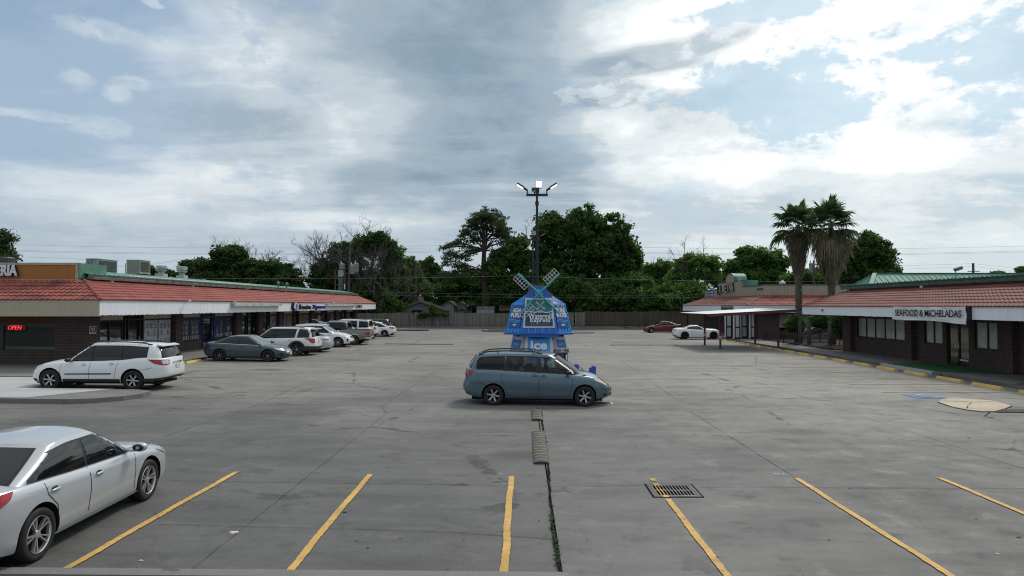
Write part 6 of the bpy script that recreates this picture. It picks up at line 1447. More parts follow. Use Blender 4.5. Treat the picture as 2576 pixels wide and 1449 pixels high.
    for y_ in (47.3, 38.3, 29.6): mb = MB(); mb.box(xt-.12, xt, y_-.1, y_+.1, 4.36, 4.47); part('downspout', mb, MATS['white_metal'], rt)
    # low green metal roof with lap ends over the gutter, then the hipped raised roof behind
    mb = MB(); mb.add([(xt-.18, 48.0, 4.75), (xt-.18, YA, 4.75), (38, YA, 5.70), (38, 26, 5.70), (27, 44.5, 4.98), (25, 48.0, 4.90)], [(0, 1, 2, 3, 4, 5)])
    for k in range(100): y_ = YA+k*.34; mb.box(xt-.20, xt-.12, y_, y_+.05, 4.74, 4.80)
    part('metal_roof', mb, M_GREEN, rt)
    # raised hip: near corner (ax, ay), far corner
    bz, tz = 4.66, 5.72; ax, ay = 24.75, 48.3; ridge0 = Vector((25.95, 50.0, tz)); far = 70
    A = Vector((ax, ay, bz)); B = Vector((ax, 51.9, bz)); C_ = Vector((far, ay, bz)); Dd = Vector((far, 51.9, bz)); R1 = Vector((far, 50.0, tz))
    mb = MB(); mb.add([A, B, C_, Dd, ridge0, R1], [(0, 2, 5, 4), (1, 0, 4), (3, 1, 4, 5)])
    def rib(p, q, h=.03, w=.02):
        d = (q-p).normalized(); s_ = d.cross(Vector((0, 0, 1))).normalized(); n_ = s_.cross(d); mb.obox((p+q)/2+n_*h/2, d, s_, n_, (q-p).length/2, w, h/2)
    for k in range(1, 90):
        x = ax+k*.42
        if x > far: break
        t = min(1, (x-ax)/(ridge0.x-ax)); q = Vector((x, ay+(50.0-ay)*t, bz+(tz-bz)*t)); rib(Vector((x, ay, bz)), q)
    for k in range(1, 9):
        y_ = ay+k*.4; t = 1-abs((y_-50.0)/1.9) if y_ > 50 else (y_-ay)/(50.0-ay); t = min(1, max(0, t)); rib(Vector((ax, y_, bz)), Vector((ax+(ridge0.x-ax)*t, y_, bz+(tz-bz)*t)))
    rib(A, ridge0, .06, .14); rib(B, ridge0, .05, .08); rib(ridge0, R1, .05, .10)
    part('raised_roof', mb, M_GREEN, rt)
    # vinyl banner over the fascia sign
    rs = thing('banner', 'wrinkled white SEAFOOD & MICHELADAS banner tied over the right fascia', 'banner', (FXR-.3, 38, 2.6)); yb0, yb1 = 41.0, 34.25-.0
    ya = FXR*1700/(2243-1319); yb = FXR*1700/(2424-1319)
    ya, yb = 20.1*1700/(2246-1319), 20.0*1700/(2426-1319)
    mb = MB(); mb.box(FXR-.20, FXR, yb-.05, ya+.05, 2.62, 3.30); part('sign_box', mb, M_BLACK, rs, world=True)
    mb = MB(); nx, nz = 60, 12; rr = random.Random(3)
    for j in range(nz+1):
        for i in range(nx+1):
            u, v = i/nx, j/nz; y_ = ya+(yb-ya)*u; top_, bot = 3.30-.012*math.sin(u*math.pi), 2.62-.10*(u**1.2)-.03*math.sin(u*math.pi*2.3+.6)
            w = .02*math.sin(9*u+5*v)+.014*math.sin(21*u-9*v+1)+.012*math.sin(33*u*v+3)+.035*(1-v)*math.sin(u*math.pi*3)**2
            mb.v.append((FXR-.235-w*.8, y_-(.0), bot+(top_-bot)*v))
    for j in range(nz):
        for i in range(nx): a = j*(nx+1)+i; mb.face((a, a+1, a+nx+2, a+nx+1))
    part('vinyl_sheet', mb, mat('white_vinyl', (.66, .67, .70), .55, var=.08), rs, world=True, smooth=True)
    t = text_mb('SEAFOOD & MICHELADAS', (FXR-.285, (ya+yb)/2-.02, 2.965), (0, -1, 0), (0, 0, 1), .34, (ya-yb)*.90, .004, 0, .012)
    part('letters', t, mat('letters_black', (.006, .006, .008), .6), rs, world=True)
    # corner flood light and roof flood light
    for (px, py, Y, l) in ((2131, 722, 48.2, 'white flood light on the corner of the green gutter'),):
        c = at(px, py, Y); mb = MB(); mb.obox((c.x, c.y, c.z), (1, .3, -.3), (-.3, 1, 0), (.3, 0, 1), .16, .10, .09); mb.tube([(c.x+.1, c.y, c.z-.1), (c.x+.25, c.y, c.z-.3)], .02, 6); top('flood_light', mb, MATS['camera_white'], l, 'flood light')
    c = at(2406, 678, 44); mb = MB(); mb.tube([(c.x-.05, 44, 4.9), (c.x-.05, 44, c.z)], .03, 6); mb.obox((c.x+.12, 44, c.z+.05), (1, 0, .35), (0, 1, 0), (-.35, 0, 1), .22, .15, .10); top('flood_light', mb, mat('lamp_grey', (.14, .15, .16), .5), 'grey flood light on a short mast above the right green roof', 'flood light')
    c = at(2013+37, 772, 49.0); mb = MB(); mb.obox((FXR-.08, 45.9, 3.02), (0, .3, 1), (1, 0, 0), (0, 1, -.3), .07, .05, .04); top('security_camera', mb, mat('lamp_grey', (.14, .15, .16), .5), 'small dark camera near the left end of the right fascia', 'camera')
right_shop()
# ------------------------------------------------------------------ banquet hall behind
def hall():
    rt = thing('banquet_hall', 'banquet hall with tan metal parapet and stepped arched gable beyond the palms', 'building', (0, 0, 0))
    FXH, F0, F1, YA, YB = 21.1, 2.66, 3.38, 64.0, 90.0
    mb = MB(); mb.box(23.6, 46, 66.4, 88, 0, 4.3); part('wall', mb, M_BRICK, rt)
    mb = MB(); mb.box(22.3, 24.2, 64.6, 66.6, 0, 2.7); mb.box(24.2, 27.3, 65.6, 66.6, 0, 1.2); part('wall', mb, M_BRICK, rt)
    window_bay(rt, 'X', 65.6, 24.3, 29.3, .95, 2.62, 3, M_BLIND, fw=.07); window_bay(rt, 'X', 65.9, 29.6, 36, .6, 2.62, 4, M_SHOP, fw=.07)
    mb = MB(); mb.box(FXH, FXH+.06, YA, YB, F0, F1); part('fascia', mb, M_WFAS, rt); mb = MB(); mb.box(FXH+.01, 46, YA-.05, YA, F0, F1); part('fascia', mb, M_WFASX, rt)
    mb = MB(); mb.box(FXH+.03, 46, YA+.01, YB, F0+.02, F0+.08); part('soffit', mb, M_SOFF, rt)
    RUN, RISE = 2.4, .95
    tiles((FXH-.02, YB, F1), (FXH-.02, YA-.05, F1), (RUN, 0, RISE), 7, RUN, RUN, M_TILE_O, rt, .30); tiles((FXH-.02, YA-.05, F1), (46, YA-.05, F1), (0, RUN, RISE), 7, RUN, 0, M_TILE_N, rt, .30, amp=.045)
    mb = MB(); h0 = Vector((FXH-.02, YA-.05, F1+.03)); h1 = h0+Vector((RUN, RUN, RISE)); mb.tube([h0, h1], .08, 8); part('hip_tiles', mb, M_TILE_N, rt)
    # parapets
    xp, yp = FXH+RUN, YA+RUN; Zb, Zt = 4.3, 5.36
    def Yat(px): return xp*1700/(px-1319)
    y1, y2, y3 = 88.0, Yat(1806), Yat(1871); ar0, ar1 = Yat(1826), Yat(1848); ac, aw = (ar0+ar1)/2, (ar0-ar1)/2
    prof = [(y1, Zb), (y1, Zt-.05), (y2, Zt-.05), (y2, 6.05), (ar0, 6.05)]+[(ac+aw*math.cos(t), 6.05+.95*math.sin(t)**.7) for t in [math.pi*i/14 for i in range(1, 14)]]+[(ar1, 6.05), (y3, 6.05), (y3, Zt), (yp+.2, Zt), (yp+.2, Zb)]
    mb = MB(); mb.extrude([(xp, y, z) for y, z in prof], (.25, 0, 0)); part('parapet', mb, M_TANMET, rt, fix=True)
    mb = MB(); mb.box(xp, 46, yp, yp+.2, Zb, Zt); part('parapet', mb, M_TANMETX, rt, label='tan ribbed parapet facing the lot entrance')
    mb = MB()
    for (a, b) in zip(prof[1:-1], prof[2:-1]):
        p, q = Vector((xp+.12, a[0], a[1])), Vector((xp+.12, b[0], b[1]))
        if (q-p).length > .01: d = (q-p).normalized(); mb.obox((p+q)/2, d, (1, 0, 0), d.cross(Vector((1, 0, 0))), (q-p).length/2+.03, .17, .05)
    mb.box(xp-.03, 46, yp-.04, yp+.26, Zt-.02, Zt+.09); part('coping', mb, M_GREEND, rt)
    mb = MB(); mb.add([(xp+.2, y3-.5, Zt+.08), (xp+.2, yp+.3, Zt+.08), (46, yp+.3, Zt+.4), (46, y3-.5, Zt+.4)], [(0, 1, 2, 3)]); part('metal_roof', mb, M_GREEN, rt)
    mb = MB(); xa = xp+.25
    mb.box(xa, xa+1.3, y3-.02, y3+.10, Zt, 6.08); part('return_panel', mb, M_GREEN, rt)
    n = 14; mb = MB(); o = [(ac+aw*math.cos(t), 6.05+.95*abs(math.sin(t))**.7) for t in [math.pi*i/n for i in range(n+1)]]
    mb.v = [(xp+.2, y, z) for y, z in o]+[(xp+1.4, y, z) for y, z in o]; mb.f = [(i, i+1, n+2+i, n+1+i) for i in range(n)]; mb.mi = [0]*n; part('arch_cap', mb, M_GREEN, rt, smooth=True)
    # entrance doors standing open
    md = mat('door_white', (.42, .45, .46), .5)
    for (px0, px1, py0, py1, Y, l) in ((1826.5, 1841, 792, 852, 66, ''), (1848, 1862, 792, 855.5, 64.3, ''), (1865, 1880, 792, 850, 66.1, ''), (1888, 1902, 792, 851, 64.8, '')):
        a, b = at(px0, py1, Y), at(px1, py0, Y); mb = MB(); w = .10; z0 = .13; zt = 2.62
        mb.box(a.x, b.x, Y-.05, Y+.05, z0, z0+.2); mb.box(a.x, b.x, Y-.05, Y+.05, zt-.1, zt); mb.box(a.x, a.x+w*.9, Y-.05, Y+.05, z0+.2, zt-.1); mb.box(b.x-w, b.x, Y-.05, Y+.05, z0+.2, zt-.1); mb.box(a.x+w, b.x-w, Y-.05, Y+.05, 1.22, 1.34)
        d = part('door', mb, M_FRAME, rt); mb = MB(); mb.box(a.x+.05, b.x-.05, Y-.02, Y+.02, z0+.1, zt-.05); part('pane', mb, md, d)
        mb = MB(); mb.box(a.x-.12, a.x-.005, Y-.04, Y+.04, z0+.1, zt); part('door_edge', mb, mat('door_edge_white', (.6, .62, .62), .5), d)
    # signs
    mb = MB(); rs = thing('shop_sign', 'LA REYNA sign of deep yellow, white and blue letters on the stepped gable', 'sign', (xp-.4, 77, 4.6)); mbk = mat('letter_side_blue', (.02, .035, .17), .5); mye = mat('letter_yellow', (.62, .42, .05), .5); mwh = mat('letter_pale', (.45, .42, .38), .6)
    ya, yb = Yat(1807.5), Yat(1849); chars = 'LA REYNA'; colr = [mbk, mye, None, mwh, mwh, mye, mwh, mye]; n = 8
    for i, ch in enumerate(chars):
        if ch == ' ': continue
        y = ya+(yb-ya)*(i+.5)/n-(.0); w = abs(yb-ya)/n*.86; h = 1.02; t = text_mb(ch, (xp-.05, y, 5.18+.04*i), (0, -1, 0), (0, 0, 1), h, w, .16, 0, .02)
        part('letter', t, mbk, rs, world=True); f = text_mb(ch, (xp-.215, y, 5.18+.04*i), (0, -1, 0), (0, 0, 1), h, w, .012, 0, .01)
        if colr[i] is not mbk: part('letter_face', f, colr[i], rs, world=True)
    mb = MB(); mb.box(xp-.2, xp, ya-2.5, ya-2.2, 5.0, 5.4); c = Yat(1762+14+2); ya, yb = Yat(1779), Yat(1795); zb, zt = 4.42, 5.25
    rs = thing('lease_sign', 'blue FOR LEASE sign at the left end of the tan parapet', 'sign', (xp, c, zb)); mb = MB(); mb.box(xp-.03, xp, yb, ya, 4.50, 5.22); part('board', mb, mat('sign_blue', (.05, .09, .35), .6), rs, world=True)
    mw = mat('sign_print_white', (.62, .63, .66), .6)
    part('letters', text_mb('FOR LEASE', (xp-.04, (ya+yb)/2, 5.02), (0, -1, 0), (0, 0, 1), .26, (ya-yb)*.92, .004, 0, .02), mw, rs, world=True); part('letters', text_mb('713-530-0008', (xp-.04, (ya+yb)/2, 4.67), (0, -1, 0), (0, 0, 1), .22, (ya-yb)*.92, .004, 0, .02), mw, rs, world=True)
    rs = thing('number_sign', 'small dark 8506 numerals on the tan parapet', 'sign', (xp, 70, 4.8)); part('letters', text_mb('8506', (xp-.02, Yat(1913), 4.98), (0, -1, 0), (0, 0, 1), .24, 2.0*.9, .01), M_BLACK, rs, world=True)
    ya, yb = FXH*1700/(1814-1319), FXH*1700/(1845-1319); rs = thing('hall_sign', 'weathered Banquet Hall script sign on the white fascia', 'sign', (FXH, ya, 2.8)); mb = MB(); mb.box(FXH-.03, FXH-.002, yb, ya, 2.80, 3.32); part('board', mb, mat('weathered_board', (.24, .24, .21), .8, var=.3), rs, world=True)
    part('letters', text_mb('Banquet Hall', (FXH-.04, (ya+yb)/2, 3.03), (0, -1, 0), (0, 0, 1), .36, (ya-yb)*.9, .005, .35, .012), mat('letters_charcoal', (.02, .02, .02), .7), rs, world=True)
    # roof goods
    a = at(2094, 720, 67.5); mb = MB(); mb.box(a.x-.3, a.x+.3, 67.2, 67.8, 5.2, 5.2+.0+1.05); top('roof_cabinet', mb, mat('curb_white', (.45, .45, .42), .7), 'pale upright cabinet above the hall parapet beside the right palm trunk', 'cabinet')
    a = at(1968, 718, 70); mb = MB(); mb.lathe([(.3, a.z-.2), (.33, a.z+.3), (.1, a.z+.5), (.01, a.z+.52)], c=(a.x, 70, 0), n=12); top('roof_vent', mb, mat('galvanised'), 'round silver vent on the hall roof left of the palm trunk', 'vent')
    a = at(1860, 712, 73); mb = MB(); mb.box(a.x-.06, a.x+.06, 72.9, 73.1, 5.4, 6.4); top('roof_vent', mb, mat('galvanised'), 'slim white vent pipe on the hall roof', 'vent')
    # planting bed, railing and ramp between the two right buildings
    mb = MB(); mb.prism([(22.2, 49.2), (34, 49.2), (34, 63.5), (22.4, 63.5)], .05, .20); struct('planting_bed', mb, mat('mulch', (.05, .028, .02), .95, var=.5, vscale=6, bump=.6))
    rs = thing('iron_fence', 'low black iron picket fence round the palm bed', 'fence', (22.2, 56, .13)); pts = [(24.6, 48.9), (22.3, 49.3), (21.95, 55.0), (22.2, 58.0), (22.2, 62.5), (23.2, 64.5)]
    for a, b in zip(pts, pts[1:]):
        a, b = Vector((*a, 0)), Vector((*b, 0)); L = (b-a).length; mb = MB(); n = int(L/.14)
        for z in (.30, .98): mb.tube([a+Vector((0, 0, z)), b+Vector((0, 0, z))], .018, 4)
        for i in range(n+1): p = a+(b-a)*i/n; mb.tube([p+Vector((0, 0, .2)), p+Vector((0, 0, 1.0))], .009, 4)
        part('picket_panel', mb, M_BLACK, rs, world=True); mb = MB(); mb.tube([a+Vector((0, 0, .13)), a+Vector((0, 0, 1.12))], .035, 5); part('post', mb, M_BLACK, rs, world=True)
    a, b = at(2016, 835+2, 60), at(2080, 826, 60); a.z, b.z = 1.05, 1.45
    rs = thing('ramp_rail', 'white tarp lying over a sloping white rail behind the palm trunks', 'railing', (a.x, 60, .2)); mb = MB(); mb.obox((a+b)/2, b-a, (0, 1, 0), (0, 0, 1), (b-a).length/2, .25, .13); part('tarp', mb, mat('white_tarp', (.36, .36, .40), .6, var=.3, vscale=3), rs, world=True)
    mb = MB()
    for i in range(14): p = a+(b-a)*i/13; mb.box(p.x-.02, p.x+.02, 59.8, 59.86, .2, p.z-.1)
    d_ = (b-a); mb.obox((a+b)/2-Vector((0, .2, .55)), d_, (0, 1, 0), (0, 0, 1), d_.length/2, .02, .03); part('balusters', mb, mat('rail_white', (.4, .4, .4), .6), rs, world=True)
    # wooden post pair in the bed
    for (px, Y, l) in ((2012.5, 55.5, 'grey wooden stake at the foot of the left palm'), (2035.5, 54.5, 'grey wooden stake between the palm trunks')):
        a = at(px, 840, Y); mb = MB(); mb.box(a.x-.11, a.x+.11, Y-.11, Y+.11, .13, 2.1); top('wooden_post', mb, mat('grey_wood_post', (.09, .08, .07), .9, var=.3), l, 'post')
hall()
# ------------------------------------------------------------------ carport
def carport():
    rt = thing('carport', 'low carport with white corrugated roof on dark red steel posts', 'carport', (17.3, 54.5, 0)); mr = mat('oxide_red_steel', (.085, .030, .032), .6, var=.25); mw = mat('white_corrugated', (.55, .60, .62), .45, .1, var=.06)
    P = [(15.3, 57.4, 0), (15.2, 52.5, 0), (19.3, 56.6, .13), (19.25, 51.3, .13)]; xl, xr, yn, yf = 13.7, 20.2, 50.3, 59.0; zx = lambda x: 2.72+(x-xl)/(xr-xl)*.36
    for i, (x, y, z) in enumerate(P):
        mb = MB(); mb.box(x-.065, x+.065, y-.065, y+.065, z, zx(x)-.05); mb.box(x-.18, x+.18, y-.18, y+.18, z, z+.02); part('post', mb, mr, rt, world=True)
        if i < 2:
            for k, (a, b, m_) in enumerate(((.95, 1.3, mat('reflective_red', (.45, .02, .02), .4)), (.78, .95, mat('reflective_white', (.65, .65, .65), .4)), (.6, .78, MATS['reflective_red'] if 'reflective_red' in MATS else mr))): mb = MB(); mb.box(x-.068, x+.068, y-.068, y+.068, a, b); part('reflective_tape', mb, m_, rt, world=True)
    for y in (yn, yf):
        mb = MB(); d = Vector((xr-xl, 0, .36)); mb.obox(((xl+xr)/2, y, zx((xl+xr)/2)-.12), d, (0, 1, 0), (0, 0, 1), d.length/2, .04, .10); part('beam', mb, mr, rt, world=True)
    for x in (xl+.25, 15.25, 17.2, 19.3, xr-.05): mb = MB(); mb.box(x-.04, x+.04, yn+.05, yf-.05, zx(x)-.14, zx(x)-.03); part('purlin', mb, mr, rt, world=True)
    mb = MB(); n = 130; o = []
    for i in range(n+1):
        y = yn-.05+(yf-yn+.1)*i/n; h = .018*math.sin(i*math.pi/2) ; mb.v += [(xl-.05, y, zx(xl)+h), (xr+.05, y, zx(xr)+h)]
    mb.f = [(2*i, 2*i+1, 2*i+3, 2*i+2) for i in range(n)]; mb.mi = [0]*n; part('roof_sheet', mb, mw, rt, world=True)
carport()
# ------------------------------------------------------------------ windmill water kiosk
def kiosk():
    kx, ky = .615, 29.75; rt = thing('water_kiosk', 'blue windmill shaped water and ice vending kiosk with four lattice sails', 'kiosk', (kx, ky, zg(kx)))
    mblue = mat('kiosk_blue', (.010, .12, .50), .4, coat=.3, var=.1); mribs = mat('kiosk_light_blue', (.04, .32, .72), .4, coat=.2, var=.12); mroof = mat('kiosk_roof_blue', (.07, .28, .68), .45, coat=.2, var=.1)
    mfr = mat('kiosk_white', (.60, .62, .63), .5, var=.08); mst = mat('stainless', (.30, .30, .29), .38, .75, var=.2, vscale=4); mteal = mat('kiosk_teal', (.01, .19, .23), .4); mdk = mat('kiosk_dark_teal', (.006, .05, .12), .4); mice = mat('ice_panel_blue', (.02, .33, .74), .4)
    msail = mat('sail_teal', (.05, .36, .42), .4); mlat = mat('sail_white', (.62, .63, .66), .5); mtxt = mat('kiosk_letter', (.82, .83, .84), .5); mnav = mat('kiosk_navy', (.01, .02, .16), .4); mban = mat('banner_navy', (.018, .075, .30), .45)
    def octp(a, b, z): return [(b, -a, z), (a, -b, z), (a, b, z), (b, a, z), (-b, a, z), (-a, b, z), (-a, -b, z), (-b, -a, z)]   # a = apothem-ish half width, b = half flat
    def loft(rings, cap=True):
        mb = MB(); n = len(rings[0])
        for r in rings: mb.v += r
        for k in range(len(rings)-1):
            for i in range(n): mb.face((k*n+i, k*n+(i+1) % n, (k+1)*n+(i+1) % n, (k+1)*n+i))
        if cap: mb.face(list(range(n))[::-1]); mb.face([(len(rings)-1)*n+i for i in range(n)])
        return mb
    part('base_body', loft([octp(1.24, .62, 0), octp(1.24, .62, 1.48), octp(1.06, .53, 2.12)]), mst, rt)
    part('brim', loft([octp(1.48, .84, 2.10), octp(1.50, .85, 2.13), octp(1.50, .85, 2.17), octp(1.42, .74, 2.20)]), mblue, rt)
    part('hood', loft([octp(1.40, .72, 2.17), octp(1.13, .55, 3.38)], False), mribs, rt)
    r = loft([octp(1.15, .57, 3.37), octp(.45, .25, 3.82)]); part('roof', r, mroof, rt)
    # standing seams on roof and hood
    mb = MB()
    A, B = octp(1.15, .57, 3.37), octp(.45, .25, 3.82)
    def seam(p, q, w=.012, h=.02):
        p, q = Vector(p), Vector(q); d = (q-p).normalized(); n = Vector((p.x, p.y, 0)).normalized(); n = (n-d*n.dot(d)).normalized(); mb.obox((p+q)/2+n*h*.5, d, d.cross(n), n, (q-p).length/2, w, h)
    for i in range(8):
        a0, a1, b0, b1 = map(Vector, (A[i], A[(i+1) % 8], B[i], B[(i+1) % 8]))
        for k in range(6): t = k/6; seam(a0.lerp(a1, t), b0.lerp(b1, t))
    part('roof_seams', mb, mribs, rt); mb = MB(); A, B = octp(1.40, .72, 2.19), octp(1.13, .55, 3.37)
    for i in range(8):
        a0, a1, b0, b1 = map(Vector, (A[i], A[(i+1) % 8], B[i], B[(i+1) % 8]))
        for k in range(5): t = k/5; seam(a0.lerp(a1, t), b0.lerp(b1, t), .016)
    part('hood_ribs', mb, mribs, rt)
    # frames: origin, x dir, y dir(up along face)
    def quad(pts, off, m, name, th=.02, parent=None):
        p = [Vector(q) for q in pts]; n = (p[1]-p[0]).cross(p[3]-p[0]).normalized(); mb = MB(); a = [q+n*off for q in p]; b = [q+n*(off-th) for q in p]
        mb.add(a+b, [(0, 1, 2, 3), (7, 6, 5, 4), (0, 4, 5, 1), (1, 5, 6, 2), (2, 6, 7, 3), (3, 7, 4, 0)]); return part(name, mb, m, parent or rt), n
    def bl(pts, u, v): p = [Vector(q) for q in pts]; return p[0].lerp(p[1], u).lerp(p[3].lerp(p[2], u), v)
    def sub(pts, u0, u1, v0, v1): return [bl(pts, u0, v0), bl(pts, u1, v0), bl(pts, u1, v1), bl(pts, u0, v1)]
    def words(pts, off, s_, u, v, hh, ww, m, parent, b=.015, sh=0, name='letters'):
        p = [Vector(q) for q in pts]; xd = (p[1]-p[0]).normalized(); n = xd.cross(p[3]-p[0]).normalized(); yd = n.cross(xd); c = bl(pts, u, v)+n*off
        return part(name, text_mb(s_, c, xd, yd, hh, ww, .006, sh, b), m, parent)
    # big front dormer: blue panel, white frame, teal sign
    F = [(-.83, -1.46, 2.03), (.83, -1.46, 2.03), (.575, -1.10, 3.66), (-.575, -1.10, 3.66)]
    quad(F, 0, mblue, 'front_panel', .10)
    side = MB(); f = [Vector(p) for p in F]
    for s_ in (0, 1): a, b = (f[1], f[2]) if s_ else (f[0], f[3]); c = Vector((b.x, -.5, b.z)); d = Vector((a.x, -1.0, a.z)); side.add([a, d, c, b], [(0, 1, 2, 3) if s_ else (3, 2, 1, 0)])
    part('front_panel_side', side, mblue, rt)
    S_ = sub(F, .085, .915, .225, .985); S_[2] = bl(F, 1.0, .995); S_[3] = bl(F, .0, .995); S_ = [bl(F, .07, .225), bl(F, .93, .225), bl(F, .995, .995), bl(F, .005, .995)]
    sg, n = quad(S_, .03, mfr, 'sign_frame', .03)
    I = sub(S_, .055, .945, .05, .93); quad(sub(I, 0, 1, .50, 1), .042, mteal, 'sign_sky', .012, sg); quad(sub(I, 0, 1, 0, .52), .04, mdk, 'sign_field', .012, sg)
    # wavy waterline
    mb = MB(); vs = []; N = 30
    for i in range(N+1):
        u = i/N; v = .55+.018*math.sin(u*14)-.02*u
        for dv in (-.014, .014): vs.append(bl(I, u, v+dv)+n*.052)
    mb.add(vs, [(2*i, 2*i+2, 2*i+3, 2*i+1) for i in range(N)]); part('wave_line', mb, mtxt, sg)
    # little windmill emblem: four tapered blades on a stub tower
    mb = MB(); c = bl(I, .56, .78); xd = (Vector(I[1])-Vector(I[0])).normalized(); yd = n.cross(xd); cc = c+n*.055
    for k in range(4):
        a = R(45+90*k); d = xd*math.cos(a)+yd*math.sin(a); e = -xd*math.sin(a)+yd*math.cos(a); mb.add([cc+d*.03-e*.010, cc+d*.03+e*.010, cc+d*.235+e*.075, cc+d*.25-e*.03], [(0, 3, 2, 1)])
    mb.add([cc+xd*a+yd*b+n*-.003 for a, b in ((-.09, -.31), (.09, -.31), (.055, -.20), (-.055, -.20))], [(0, 1, 2, 3)]); mb.add([cc+xd*.03*math.cos(t)+yd*.03*math.sin(t)+n*.004 for t in [R(i*36) for i in range(10)]], [tuple(range(10))])
    part('emblem', mb, mat('emblem_cream', (.45, .43, .34), .6), sg)
    for s_, v, hh, ww, dx in (('Watermill', .375, .25, 1.02, .56), ('Express', .20, .24, .84, .55)):
        words(I, .057, s_, dx, v, hh, ww, mtxt, sg, .012)
    words(I, .05, 'we care about the water you drink', .52, .07, .045, .78, mat('emblem_cream'), sg, 0, .2)
    # half round cap and collar
    mb = MB(); n_ = 22; pr = [(.58*math.cos(R(180*i/n_)), 3.66+.40*math.sin(R(180*i/n_))) for i in range(n_+1)]
    mb.extrude([(x, -1.12, z) for x, z in pr], (0, 1.2, 0)); part('half_round_cap', mb, mblue, rt, fix=True, sharp=40)
    mb = MB(); mb.box(-.28, .26, -.55, -.1, 3.9, 4.14); part('cap_block', mb, mblue, rt)
    # sails
    hub = Vector((.0, -1.30, 3.835)); sl = part('sail_hub', (lambda q: (q.lathe([(.17, -1.20), (.175, -1.14), (.001, -1.14)], c=(0, 0, 3.835), axis='Y', n=20), q.lathe([(.175, -1.14), (.17, -1.22), (.001, -1.23)], c=(0, 0, 3.835), axis='Y', n=20), q)[-1])(MB()), msail, rt, fix=True)
    for i in range(4): t = R(90*i); q = MB(); q.ell((.12*math.cos(t), -1.235, 3.835+.12*math.sin(t)), .022, .015, .022, 8, 5); part('bolt', q, M_CHROME, rt)
    L = 1.20
    for k, ang in enumerate((43.5, 135.5, 225.5, 316)):
        a = R(ang); d = Vector((math.cos(a), 0, math.sin(a))); e = Vector((-math.sin(a), 0, math.cos(a)))
        mb = MB(); mb.tube([hub, hub+d*(L+.02)], [.040, .034], 8); s_ = part('sail_arm', mb, msail, rt, smooth=False)
        mb = MB(); y = Vector((0, -.005, 0)); u0, u1, w0, w1 = .46*L, L, .035, .035+.285; b = .012
        for i in range(6): u = u0+(u1-u0)*i/5; mb.obox(hub+d*u+e*(w0+w1)/2+y, d, e, (0, 1, 0), b, (w1-w0)/2+b, b*.7)
        for w in (w0, (w0*.45+w1*.55), w1): mb.obox(hub+d*(u0+u1)/2+e*w+y*1.6, d, e, (0, 1, 0), (u1-u0)/2, b, b*.7)
        part('sail_lattice', mb, mlat, s_)
    # side banners on the diagonal faces
    for sgn, w1, w2 in ((-1, 'AGUA', 'PURO'), (1, 'PURE', 'WATER')):
        A = [(-.72*1, -1.40, 2.19), (-.55, -1.13, 3.37), (-1.13, -.55, 3.37), (-1.40, -.72, 2.19)]
        if sgn < 0: P = [A[3], A[0], A[1], A[2]]
        else: P = [(-p[0], p[1], p[2]) for p in (A[0], A[3], A[2], A[1])]
        Q = sub(P, .13, .86, .16, .96); o, n2 = quad(Q, .05, mban, 'banner', .015)
        words(Q, .055, w1, .5, .78, .20, .62*.72/.9 if w1 == 'AGUA' else .56, mtxt, o, .03, .0); words(Q, .055, w2, .5, .56, .20, .60 if w2 == 'PURO' else .68, mtxt, o, .03)
        mb = MB(); vs = []
        for i in range(21):
            u = i/20; v = .33+.035*math.sin(u*6.5)
            for dv in (-.02, .02+.02*math.sin(u*3.1)): vs.append(bl(Q, u, v+dv)+n2*.058)
        mb.add(vs, [(2*i, 2*i+2, 2*i+3, 2*i+1) for i in range(20)]); part('wave_line', mb, mat('wave_cyan', (.04, .32, .50), .4), o)
        mb = MB(); vs = []
        for i in range(21):
            u = i/20; v = .27+.03*math.sin(u*6.0+.8)
            for dv in (-.02, .015): vs.append(bl(Q, u, v+dv)+n2*.058)
        mb.add(vs, [(2*i, 2*i+2, 2*i+3, 2*i+1) for i in range(20)]); part('wave_line', mb, mribs, o)
        quad(sub(Q, .36, .64, .10, .16), .055, mtxt, 'small_logo', .004, o)
        # lower panel with the word Water
        A = [(-.62, -1.24, 1.48), (-.53, -1.06, 2.12), (-1.06, -.53, 2.12), (-1.24, -.62, 1.48)]
        P = [A[3], A[0], A[1], A[2]] if sgn < 0 else [(-p[0], p[1], p[2]) for p in (A[0], A[3], A[2], A[1])]
        P = [bl(P, -.0, 0), bl(P, .82, 0), bl(P, .92, 1), bl(P, -.0, 1)] if sgn < 0 else [bl(P, .18, 0), bl(P, 1.0, 0), bl(P, 1.0, 1), bl(P, .08, 1)]
        fr, n2 = quad(P, .03, mfr, 'panel_frame', .03); I2 = sub(P, .09, .91, .06, .97); quad(I2, .036, mat('water_panel_blue', (.02, .13, .45), .4), 'panel', .008, fr); quad(sub(I2, 0, 1, .70, 1), .040, mnav, 'panel_top', .006, fr)
        words(I2, .045, 'Water', .5, .74, .19, .62, mtxt, fr, .03); quad(sub(I2, .25, .75, .34, .38), .040, mat('small_print_orange', (.45, .12, .06), .6), 'small_print', .004, fr); quad(sub(I2, .28, .72, .26, .29), .040, mtxt, 'small_print', .004, fr)
    # ice panel
    P = [(-.66, -1.42, .55), (.66, -1.42, .55), (.555, -1.08, 2.12), (-.555, -1.08, 2.12)]; fr, n2 = quad(P, .03, mfr, 'ice_panel_frame', .12)
    I3 = sub(P, .10, .90, .28, .965); quad(I3, .038, mice, 'ice_panel', .01, fr)
    words(I3, .045, 'Waterocks', .48, .90, .13, .56, mnav, fr, .0, .2); words(I3, .045, 'Ice', .5, .62, .38, .70, mtxt, fr, .04); words(I3, .045, 'at an affordable price', .52, .385, .07, .85, mtxt, fr, .005, .15)
    quad(sub(P, .06, .30, .02, .24), .045, mnav, 'vend_door', .01, fr); quad(sub(P, .34, .94, .02, .24), .045, mst, 'vend_door', .01, fr)
